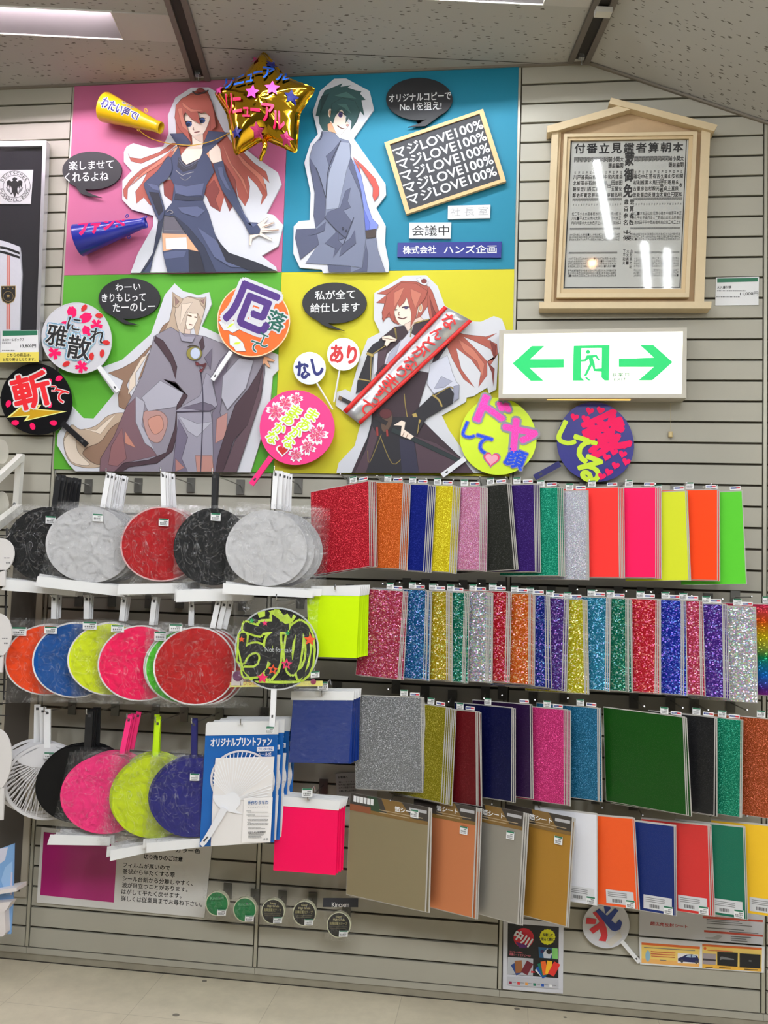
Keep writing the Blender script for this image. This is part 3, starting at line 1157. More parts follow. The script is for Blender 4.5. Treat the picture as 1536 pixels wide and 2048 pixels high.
CELLO = mat('glossy_white_disc', (222, 228, 234), 0.15, coat=0.8)
for s, cx, cy, r, h0, h1, ink, lab, rot in (('なし', 619, 736.5, 32.5, (633, 765), (665.5, 819), mat('disc_navy', (32, 38, 110), 0.4), 'small white disc on a stick with navy writing on the yellow poster', -14),
                                          ('あり', 687, 708.5, 32.5, (679, 741), (668, 804), mat('disc_red', (206, 46, 46), 0.4), 'small white disc on a stick with red writing on the yellow poster', 4)):
    Dd = 0.034
    t = thing('paddle', lab, 'paddle', P(cx, cy + r, Dd), 'round paddles on sticks')
    mk('disc', *slab(pl(ellipse(cx, cy, r, r, 40), Dd), 0.004), CELLO, t)
    mk('stick', *tube([P(*h0, Dd - .004), P(*h1, Dd - .004)], 0.0035, 8), mat('stick_white', (226, 226, 226), 0.4), t)
    mb = MB()
    chars(mb, s, cx, cy, 51, 34, rot, Dd, ink, 0.0006, 0.05)
    mb.build('lettering', t)
    layers('star_mark', [(star(cx - (8 if s == 'なし' else 19), cy + (11 if s == 'なし' else 7), 3.6), WHITE)], Dd + 0.0008, t)

# --- round sample fan low on the wall
t = deco_fan('small white round fan with one red and blue character beside the leaflet', 1213, 1850, 47.5, 47, (1243, 1882), (1279, 1925), 8, 0.020, FANW, mat('handle_white', (232, 232, 234), 0.4), name='round_fan')
mb = MB()
REF_R, REF_B = mat('reflective_red', (214, 50, 60), 0.4), mat('reflective_blue', (30, 58, 140), 0.4)
cr = lambda p: (960 + p[0] * .1823, 1780 + p[1] * .1823)
layers('lettering', [(q, m) for q, m in (
    ([cr(p) for p in ((1355, 165), (1425, 170), (1435, 205), (1375, 265))], REF_B),
    ([cr(p) for p in ((1235, 250), (1280, 232), (1345, 310), (1390, 420), (1400, 500), (1380, 565), (1300, 555), (1330, 500), (1310, 430), (1240, 480), (1198, 432), (1300, 365), (1310, 345))], REF_R),
    ([cr(p) for p in ((1170, 305), (1280, 320), (1265, 375), (1160, 372))], REF_R),
    ([cr(p) for p in ((1270, 235), (1305, 205), (1395, 285), (1480, 200), (1520, 225), (1440, 330), (1490, 375), (1530, 320), (1560, 360), (1540, 430), (1480, 455), (1440, 440), (1370, 360))], REF_B),
    ([cr(p) for p in ((1375, 575), (1536, 450), (1560, 520), (1440, 618))], mat('small_print_beige', (206, 200, 190), 0.6)))], 0.0212, t)

# ------------------------------------------------------------------ sash
SIL = mat('sash_silver', (200, 200, 202), 0.28, 0.55, bump=0.35, bscale=16)
SRED = mat('sash_red', (216, 42, 40), 0.45)
c4 = lambda p: (650 + p[0] * .2474, 540 + p[1] * .2474)
Ds = 0.034
t = thing('sash', 'silver sash with red borders and red writing across the cut-out swordsman', 'sash', P(*c4((285, 1250)), Ds))


def sash_strip(a0, a1, b0, b1, m, name, lift, n=22):
    """strip between line a0->a1 and line b0->b1 with gentle ripples"""
    v, f = [], []
    for i in range(n + 1):
        u = i / n
        rip = 0.003 * math.sin(u * 23) + 0.002 * math.sin(u * 51 + 1)
        for a, b in ((a0, a1), (b0, b1)):
            x, y = a[0] + (b[0] - a[0]) * u, a[1] + (b[1] - a[1]) * u
            v.append(P(*c4((x, y)), Ds + lift + rip))
    for i in range(n):
        f.append((2 * i, 2 * i + 1, 2 * i + 3, 2 * i + 2))
    o = mk(name, v, f, m, t, smooth=True)
    sm = o.modifiers.new('thick', 'SOLIDIFY')
    sm.thickness = 0.0012
    return o


sash_strip((965, 292), (145, 1138), (1190, 412), (285, 1250), SIL, 'cloth', 0)
sash_strip((962, 290), (145, 1136), (992, 308), (175, 1160), SRED, 'border', 0.0012)
sash_strip((1160, 402), (270, 1225), (1192, 414), (285, 1252), SRED, 'border', 0.0012)
mb = MB()
for s, x, y, w in (('な', 1003, 415, 27), ('ん', 912, 508, 24), ('と', 840, 598, 23), ('か', 768, 665, 25), ('な', 692, 755, 26), ('り', 618, 825, 20), ('ま', 530, 905, 27), ('す', 455, 985, 24), ('っ', 405, 1063, 15), ('て', 325, 1105, 24)):
    chars(mb, s, *c4((x, y)), w, w, 40, Ds + 0.0075, SRED, 0.0006, 0.03)
mb.build('lettering', t)
# ------------------------------------------------------------------ printed cut-out people (flat boards)
def shade(rgb, k):
    return tuple(max(0, min(255, v * k)) for v in rgb)


def pm(rgb):
    m = mat('print_%d_%d_%d' % tuple(int(v) for v in rgb), rgb, 0.6)
    m['rgb'] = [float(v) for v in rgb]
    return m


def cutout(label, off, s, board, polys, D=0.017):
    q = lambda pts: [(off[0] + x * s, off[1] + y * s) for x, y in pts]
    t = outline_thing('cutout_figure', label, 'cut-out figure', q(board), D, 0.009, BOARDW, 'board', 'cut-out people on the posters')
    for part, ps in polys:
        out = []
        for p in ps:
            pts, rgb = p[0], p[1]
            if len(p) > 2 and p[2] == 's':
                pts = smooth_closed(pts, 4)
            elif len(p) > 2:
                pts = ribbon(smooth_open(pts, 4), p[2], p[3] if len(p) > 3 else p[2])
            out.append((q(pts), pm(rgb)))
        base = cutout.n
        layers(part, out, D, t, base, (3.4 * s, .62))
        cutout.n += len(out)
    cutout.n = 0
    return t


cutout.n = 0
SKIN, SKIN2, SKIN3 = (240, 222, 206), (226, 168, 130), (206, 150, 120)
HR, HR2, HR3 = (170, 88, 74), (128, 58, 52), (196, 118, 98)
DR, DR2, DR3, DR4 = (62, 70, 98), (44, 50, 70), (86, 94, 126), (36, 38, 50)

cutout('cut-out long-haired woman in a dark navy dress on the pink poster', (240, 160), .22135,
       [(500, 160), (645, 68), (800, 66), (866, 104), (960, 280), (1050, 450), (1060, 560), (1230, 700), (1425, 835), (1460, 940), (1325, 1205), (1390, 1220), (1475, 1310), (1430, 1500), (1280, 1588), (1410, 1690), (1418, 1725), (95, 1742), (160, 1570), (300, 1320), (300, 1225), (105, 1170), (20, 1080), (22, 910), (105, 822), (35, 740), (35, 650), (60, 600), (120, 570), (280, 615), (390, 600), (440, 480), (432, 320)],
       [('hair', [
           ([(640, 120), (720, 80), (790, 100), (830, 200), (870, 330), (930, 450), (1010, 570), (1110, 650), (1210, 750), (1320, 830), (1350, 930), (1290, 870), (1180, 780), (1235, 850), (1320, 950), (1330, 1040), (1270, 1135), (1288, 1040), (1240, 955), (1150, 860), (1172, 960), (1165, 1060), (1130, 1140), (1068, 1050), (1040, 900), (1045, 1100), (990, 1188), (940, 1060), (905, 1190), (820, 1140), (790, 1060), (720, 1000), (600, 900), (520, 640), (500, 330), (580, 160)], HR),
           ([(520, 570), (440, 640), (340, 690), (190, 755), (100, 735), (65, 650), (90, 700), (190, 712), (350, 655), (470, 570)], HR),
           ([(510, 620), (430, 670), (320, 740), (190, 810), (90, 900), (30, 990), (35, 1050), (65, 1085), (70, 980), (150, 880), (250, 830), (200, 930), (140, 1010), (150, 1115), (215, 1060), (270, 1130), (290, 1130), (300, 950), (480, 800)], HR),
           ([(390, 900), (400, 1040), (480, 1105), (500, 900)], HR2),
           ([(760, 1000), (850, 900), (900, 1000), (860, 1080), (905, 1190), (820, 1140)], HR2),
           ([(950, 760), (1040, 900), (1060, 1060), (990, 1188), (930, 1020)], HR2),
           ([(920, 560), (1010, 760), (1120, 900), (1165, 1060), (1090, 900), (980, 740)], HR3),
           ([(1010, 600), (1140, 740), (1290, 870), (1325, 1010), (1240, 880), (1110, 760)], HR3),
           ([(500, 600), (360, 720), (200, 840), (90, 960), (210, 860), (380, 750)], HR3)]),
        ('face', [
            ([(585, 320), (600, 430), (640, 490), (690, 515), (755, 480), (795, 400), (815, 320), (790, 250), (640, 250)], SKIN, 's'),
            ([(650, 500), (750, 485), (752, 600), (735, 700), (600, 765), (535, 700), (600, 615), (655, 580)], SKIN),
            ([(655, 510), (750, 490), (752, 570), (690, 540)], (222, 196, 178)),
            (ellipse(621, 398, 27, 24), (52, 88, 150)), (ellipse(742, 366, 27, 22), (52, 88, 150)),
            (ellipse(621, 402, 13, 15), (24, 34, 66)), (ellipse(742, 370, 13, 14), (24, 34, 66)),
            ([(588, 382), (615, 372), (650, 380)], (90, 44, 40), 7, 3), ([(708, 352), (740, 340), (772, 346)], (90, 44, 40), 7, 3),
            ([(672, 474), (695, 470), (718, 466)], (180, 96, 90), 6, 4), ([(664, 430), (660, 445), (668, 450)], (214, 160, 140), 4),
            ([(780, 640), (870, 575), (905, 620), (922, 735), (840, 752), (780, 690)], SKIN),
            ([(780, 640), (800, 625), (815, 740), (780, 690)], SKIN2),
            ([(470, 690), (500, 605), (545, 600), (500, 670)], SKIN2)]),
        ('dress', [
            ([(450, 485), (590, 482), (640, 560), (630, 600), (520, 590)], DR),
            ([(800, 460), (985, 475), (870, 580), (752, 690), (745, 600)], DR),
            ([(470, 690), (530, 600), (560, 740), (590, 770), (720, 715), (755, 630), (815, 720), (850, 830), (780, 950), (750, 1090), (800, 1200), (860, 1400), (960, 1560), (1200, 1640), (1412, 1724), (760, 1740), (700, 1550), (610, 1410), (490, 1230), (400, 1220), (370, 1400), (300, 1600), (270, 1740), (185, 1740), (300, 1560), (350, 1250), (470, 1110), (490, 950), (425, 830), (430, 740)], DR),
            ([(530, 700), (600, 770), (715, 715), (680, 800), (570, 830), (520, 780)], (50, 50, 62)),
            ([(535, 712), (600, 778), (710, 722)], (120, 124, 146), 6), ([(530, 735), (598, 800), (700, 742)], (100, 104, 126), 5),
            ([(505, 815), (560, 860), (590, 850), (665, 830)], (170, 172, 180), 6), ([(545, 880), (590, 905), (640, 870)], (150, 152, 162), 5),
            ([(490, 940), (600, 960), (760, 930), (740, 1040), (600, 1050), (500, 1020)], DR3), ([(500, 1030), (620, 1060), (745, 1050), (750, 1085), (600, 1090), (490, 1080)], DR2),
            ([(520, 1150), (700, 1140), (770, 1180), (700, 1240), (560, 1200)], DR3),
            ([(490, 1220), (620, 1330), (760, 1500), (870, 1740), (700, 1740), (700, 1550), (610, 1410)], DR2),
            ([(700, 1330), (860, 1440), (960, 1560), (1200, 1640), (1320, 1700), (1000, 1690), (850, 1600)], DR3),
            ([(860, 1420), (980, 1560), (1240, 1650), (1410, 1724), (1200, 1730), (960, 1640)], DR4),
            ([(350, 1260), (400, 1220), (370, 1400), (300, 1600), (200, 1740), (190, 1735), (300, 1560)], DR2),
            ([(400, 1230), (490, 1240), (605, 1412), (400, 1405), (390, 1370)], (96, 92, 102)),
            ([(395, 1360), (580, 1362)], (140, 138, 148), 7), ([(398, 1388), (600, 1392)], (140, 138, 148), 6),
            ([(420, 1195), (450, 1175), (480, 1195), (450, 1210)], (160, 160, 168), 6),
            ([(440, 690), (470, 800), (430, 890), (355, 950), (370, 1050), (402, 1180), (355, 1275), (270, 1090), (220, 965), (232, 918), (340, 820)], DR, 's'),
            ([(240, 930), (340, 950), (360, 1000), (300, 990)], DR3), ([(262, 1010), (350, 1020), (390, 1180), (350, 1230)], DR4),
            ([(842, 760), (930, 728), (960, 850), (1040, 1020), (1155, 1285), (1240, 1290), (1272, 1340), (1265, 1390), (1170, 1392), (1120, 1290), (1000, 1110), (925, 1000), (870, 860)], DR),
            ([(880, 790), (925, 780), (940, 870), (1000, 1000), (960, 980), (905, 880)], DR3), ([(1060, 1110), (1150, 1290), (1250, 1300), (1200, 1330)], DR3)]),
        ('hand', [
            ([(1240, 1305), (1285, 1275), (1330, 1243), (1342, 1252), (1300, 1300), (1390, 1282), (1397, 1293), (1295, 1335), (1432, 1349), (1438, 1360), (1278, 1380), (1372, 1438), (1374, 1455), (1255, 1402), (1195, 1432), (1185, 1495), (1168, 1490), (1172, 1400), (1262, 1390), (1270, 1345)], SKIN),
            ([(1285, 1330), (1390, 1290)], SKIN3, 3), ([(1280, 1362), (1430, 1355)], SKIN3, 3)]),
        ('legs', [
            ([(380, 1385), (600, 1395), (712, 1552), (620, 1545), (390, 1552)], SKIN2), ([(410, 1430), (600, 1420), (610, 1530), (415, 1530)], (244, 232, 220)),
            ([(385, 1550), (500, 1528), (620, 1532), (625, 1740), (430, 1740)], DR), ([(390, 1560), (500, 1540), (600, 1545), (580, 1600), (400, 1620)], DR3), ([(620, 1532), (715, 1552), (770, 1740), (625, 1740)], DR4)]),
        ('fringe', [
            ([(505, 230), (560, 165), (650, 128), (780, 122), (830, 200), (850, 300), (868, 420), (820, 460), (815, 330), (770, 290), (735, 300), (700, 285), (728, 400), (650, 355), (590, 290), (565, 330), (610, 440), (640, 560), (590, 500), (540, 450), (515, 400), (495, 340)], HR),
            ([(560, 200), (640, 260), (760, 280), (640, 290), (570, 240)], HR3), ([(520, 260), (560, 250), (570, 330), (620, 470), (560, 420)], HR3),
            ([(655, 100), (700, 130), (800, 92)], (70, 60, 62), 9, 7), (ellipse(727, 92, 34, 20), HR2)])])

GS, GS2, GS3 = (112, 118, 140), (78, 82, 106), (142, 148, 166)
TE, TE2, TE3 = (48, 82, 82), (34, 58, 60), (72, 110, 106)
cutout('cut-out dark-haired man in a grey suit on the turquoise poster', (570, 140), .20503,
       [(480, 85), (595, 82), (825, 205), (868, 385), (670, 668), (980, 1110), (985, 1220), (890, 1345), (982, 1520), (975, 1690), (1014, 1890), (1010, 1970), (372, 1980), (356, 1945), (145, 1928), (80, 1790), (85, 1525), (135, 1475), (240, 1465), (250, 1200), (188, 905), (245, 720), (320, 625), (270, 410), (340, 205)],
       [('hair', [([(300, 445), (335, 300), (390, 200), (480, 165), (560, 130), (540, 165), (640, 148), (610, 172), (690, 200), (745, 210), (730, 230), (785, 290), (745, 295), (775, 450), (735, 400), (700, 500), (640, 590), (660, 500), (560, 420), (460, 520), (430, 600), (370, 590), (335, 520), (330, 450)], TE),
                  ([(350, 260), (430, 230), (380, 330), (345, 420)], TE2), ([(480, 250), (600, 210), (700, 280), (580, 270)], TE3), ([(600, 290), (690, 330), (720, 430), (650, 380)], TE3)]),
        ('face', [([(440, 400), (470, 480), (530, 400), (560, 380), (600, 500), (630, 520), (610, 560), (540, 635), (500, 620), (415, 580), (440, 520)], SKIN),
                  ([(415, 530), (450, 510), (500, 620), (420, 590)], SKIN2), (ellipse(440, 420, 20, 42), SKIN), (ellipse(440, 420, 10, 26), SKIN2),
                  (ellipse(541, 437, 20, 24), (84, 60, 120)), (ellipse(541, 440, 9, 12), (36, 26, 60)), ([(512, 415), (545, 408), (585, 440)], (30, 40, 44), 8, 4),
                  ([(512, 540), (545, 565), (580, 572)], (170, 96, 84), 5, 3), (ellipse(610, 538, 12, 9), (226, 160, 150))]),
        ('fringe', [([(455, 330), (560, 270), (680, 300), (730, 400), (695, 500), (640, 590), (650, 500), (620, 470), (590, 520), (600, 440), (540, 370), (500, 410), (470, 520), (440, 490), (450, 400)], TE), ([(500, 330), (600, 330), (650, 430), (570, 370)], TE3)]),
        ('suit', [([(360, 598), (480, 610), (530, 665), (620, 690), (645, 740), (640, 840), (740, 1100), (790, 1350), (795, 1600), (750, 1930), (620, 1910), (200, 1885), (310, 1720), (150, 1850), (100, 1640), (110, 1555), (300, 1545), (280, 1420), (290, 1200), (240, 930), (240, 850), (270, 740), (340, 660)], GS),
                  ([(240, 850), (300, 960), (400, 1240), (390, 1450), (300, 1540), (280, 1420), (290, 1200), (245, 930)], GS2), ([(110, 1555), (300, 1548), (330, 1700), (150, 1850), (100, 1640)], GS2),
                  ([(400, 840), (470, 780), (540, 690), (470, 900), (430, 940)], GS2), ([(430, 960), (560, 860), (470, 960), (420, 1240)], GS2), ([(540, 700), (630, 710), (640, 860), (600, 980), (520, 1350), (400, 1360), (400, 1250), (430, 1000)], GS3),
                  ([(540, 1340), (590, 1180), (640, 1150), (610, 1280), (640, 1340), (570, 1370), (650, 1480), (590, 1640), (520, 1660), (490, 1560), (390, 1440), (420, 1385)], GS2),
                  ([(640, 840), (740, 1160), (760, 1350), (735, 1200), (620, 940)], GS2), ([(220, 1620), (400, 1480), (380, 1570), (300, 1600)], GS2), ([(390, 1690), (520, 1560), (520, 1660), (560, 1700), (470, 1830), (490, 1740)], GS2), ([(560, 1700), (640, 1640), (680, 1560), (690, 1690), (530, 1820)], GS2),
                  ([(570, 1700), (670, 1440)], (58, 62, 84), 5), ([(400, 1250), (425, 960), (545, 690)], (58, 62, 84), 4), ([(385, 1440), (500, 1560), (590, 1640)], (58, 62, 84), 4), ([(300, 950), (340, 1050), (395, 1240)], (58, 62, 84), 4), ([(360, 598), (358, 650), (330, 690)], (58, 62, 84), 4), (ellipse(565, 1545, 10, 12), (50, 52, 70)), (ellipse(598, 1570, 9, 11), (50, 52, 70))]),
        ('shirt', [([(660, 870), (740, 1020), (800, 1300), (850, 1450), (910, 1510), (895, 1550), (785, 1565), (770, 1350), (740, 1160)], (116, 130, 206)), ([(770, 1350), (830, 1500), (820, 1560), (785, 1565)], (90, 104, 184)),
                   ([(655, 840), (760, 930), (880, 1060), (918, 1150), (915, 1220), (872, 1280), (855, 1230), (860, 1150), (800, 1040), (710, 900)], (192, 76, 66)), ([(660, 850), (720, 930), (740, 1020), (700, 930)], (192, 76, 66))]),
        ('trousers', [([(785, 1570), (885, 1550), (885, 1630), (795, 1640)], (62, 50, 46)), ([(790, 1650), (890, 1640), (905, 1760), (980, 1970), (430, 1972), (415, 1900), (750, 1930)], GS), ([(415, 1900), (640, 1915), (640, 1972), (430, 1972)], GS2), ([(790, 1690), (810, 1800), (800, 1965), (650, 1970), (755, 1930)], GS2)])])

RB, RB2, RB3, RB4 = (140, 134, 146), (104, 96, 112), (172, 170, 182), (70, 50, 58)
FX, FX2, FX3 = (186, 164, 142), (142, 112, 92), (222, 206, 188)
cutout('cut-out pale-haired figure with pointed ears in a grey robe on the green poster', (100, 550), .30599,
       [(815, 55), (870, 105), (970, 132), (1040, 112), (1056, 190), (990, 335), (1110, 390), (1200, 450), (1440, 500), (1490, 520), (1492, 620), (1455, 660), (1440, 820), (1370, 1100), (1310, 1290), (165, 1282), (120, 1235), (45, 1110), (50, 1040), (100, 960), (140, 855), (215, 935), (285, 938), (420, 775), (310, 620), (360, 595), (470, 555), (660, 385), (750, 130)],
       [('tail', [([(90, 1070), (140, 980), (200, 1010), (300, 985), (380, 920), (480, 900), (560, 930), (500, 1180), (330, 1255), (180, 1250), (110, 1190)], FX, 's'), ([(90, 1090), (160, 1020), (180, 1150), (260, 1240), (140, 1220)], FX3, 's'), ([(240, 1130), (330, 1090), (400, 1000), (480, 960), (470, 1100), (340, 1240), (220, 1180)], FX2, 's'), ([(210, 1000), (300, 1015), (360, 960), (430, 910), (330, 1040)], FX3)]),
        ('hair', [([(800, 110), (860, 160), (910, 140), (960, 150), (1020, 148), (1015, 210), (990, 300), (960, 420), (930, 300), (880, 420), (840, 370), (800, 390), (740, 380), (780, 300), (800, 210)], FX), ([(780, 300), (740, 380), (660, 470), (600, 560), (540, 640), (500, 720), (530, 800), (490, 880), (450, 860), (445, 790), (480, 690), (380, 640), (470, 610), (560, 560), (680, 440), (740, 330)], FX2), ([(600, 540), (640, 520), (560, 640), (560, 720), (510, 780), (520, 680)], FX3), ([(640, 520), (690, 470), (640, 600), (570, 700)], FX2)]),
        ('face', [([(905, 230), (960, 250), (965, 290), (935, 350), (900, 360), (880, 300)], SKIN), ([(880, 350), (920, 360), (915, 390), (880, 395)], (214, 190, 176)), ([(900, 262), (925, 270)], (120, 90, 60), 7, 4), ([(945, 274), (958, 278)], (120, 90, 60), 6, 4), ([(912, 322), (930, 326)], (170, 110, 100), 4, 3)]),
        ('fringe', [([(830, 170), (900, 142), (980, 165), (1010, 230), (990, 300), (965, 250), (930, 250), (900, 240), (890, 300), (870, 400), (835, 350), (815, 260)], (204, 186, 168)), ([(860, 190), (930, 180), (890, 240), (850, 330)], FX3), ([(808, 118), (870, 160), (835, 215), (805, 205)], FX), ([(815, 140), (845, 175), (820, 200)], (150, 120, 112)), ([(975, 165), (1020, 142), (1012, 205), (990, 200)], FX), ([(985, 170), (1010, 155), (1005, 190)], (150, 120, 112))]),
        ('robe', [([(680, 400), (790, 340), (850, 380), (940, 390), (1010, 400), (1180, 470), (1400, 540), (1405, 640), (1380, 800), (1300, 1050), (1220, 1288), (325, 1282), (330, 1200), (420, 1050), (500, 860), (600, 660), (660, 480)], RB),
                  ([(500, 860), (560, 800), (580, 960), (640, 1100), (700, 1180), (480, 1230), (430, 1285), (325, 1282), (330, 1200), (420, 1050)], (122, 92, 100)), ([(400, 1120), (470, 1000), (500, 1200), (440, 1250), (380, 1240)], (140, 96, 98)), ([(490, 1020), (560, 1130), (490, 1100)], (190, 130, 112)), ([(610, 900), (720, 890), (770, 960), (720, 1090), (640, 1060)], (180, 140, 134), 's'), ([(640, 950), (720, 920), (740, 1000), (680, 1040)], (198, 142, 126), 's'),
                  ([(600, 800), (720, 690), (870, 770), (830, 860), (640, 890)], RB3), ([(560, 790), (620, 830), (600, 980), (680, 1140), (620, 1100), (560, 960)], RB3),
                  ([(740, 680), (820, 700), (875, 772), (830, 850), (815, 1000), (760, 1160), (640, 1210), (480, 1230), (420, 1285), (470, 1285), (520, 1255), (700, 1230), (800, 1150), (850, 980), (860, 850), (900, 790), (830, 710)], RB4),
                  ([(690, 400), (740, 430), (800, 520), (830, 600), (820, 680), (790, 580), (720, 480), (680, 430)], RB4), ([(1000, 400), (1010, 470), (990, 500), (975, 440)], RB4),
                  ([(830, 900), (1050, 890), (1065, 1000), (1070, 1288), (800, 1285), (830, 1100)], (150, 146, 160)), ([(840, 920), (960, 970), (1060, 960), (960, 1060), (900, 1020)], RB3), ([(840, 940), (900, 1060), (860, 1200), (900, 1285), (800, 1285), (820, 1100)], (112, 104, 124)), ([(950, 1180), (1060, 1180), (1070, 1285), (960, 1285)], (182, 132, 122)), ([(820, 1200), (880, 1260), (820, 1285)], (170, 120, 114)),
                  ([(820, 890), (1050, 885), (1095, 850), (1080, 790), (1050, 660), (1020, 640), (980, 790), (860, 860)], (152, 148, 162)), ([(850, 870), (1000, 830), (1060, 850), (1080, 870), (1040, 890)], RB2), ([(980, 600), (1000, 820), (985, 1285)], (90, 84, 108), 4), ([(825, 895), (1050, 890)], (80, 70, 90), 5),
                  ([(1010, 540), (1060, 480), (1050, 620)], RB2), ([(1060, 660), (1110, 560), (1180, 480), (1140, 700), (1110, 900), (1170, 1100), (1130, 1288), (1070, 1288), (1060, 900), (1095, 850)], (116, 108, 124)), ([(1130, 660), (1240, 540), (1330, 560), (1280, 740), (1160, 880), (1120, 800)], RB3), ([(1090, 940), (1160, 900), (1150, 1060), (1080, 1100)], (178, 130, 124)),
                  ([(1395, 570), (1360, 640), (1300, 740), (1210, 850), (1160, 990), (1100, 1180), (1080, 1288), (1130, 1288), (1200, 1080), (1290, 980), (1350, 800)], RB4), ([(1400, 560), (1380, 800), (1300, 1050), (1220, 1288), (1130, 1288), (1210, 1080), (1290, 980), (1360, 760)], (92, 70, 78)),
                  ([(840, 360), (880, 400), (950, 400), (930, 440), (860, 430)], (158, 154, 168)), ([(900, 470), (930, 460), (970, 470)], (96, 84, 60), 4)]),
        ('mirror_pendant', [(ellipse(943, 512, 50, 44), (140, 130, 60)), (ellipse(950, 512, 32, 36), (190, 200, 220)), ([(950, 570), (990, 590), (1020, 580), (990, 630)], (110, 50, 56), 9, 6), (ellipse(988, 625, 10, 10), (120, 50, 56)), (ellipse(962, 582, 10, 10), (120, 50, 56))]),
        ('hand', [([(1400, 530), (1440, 545), (1470, 560), (1460, 566), (1420, 560), (1440, 600), (1430, 604), (1400, 575), (1392, 590), (1390, 560)], SKIN2)])])

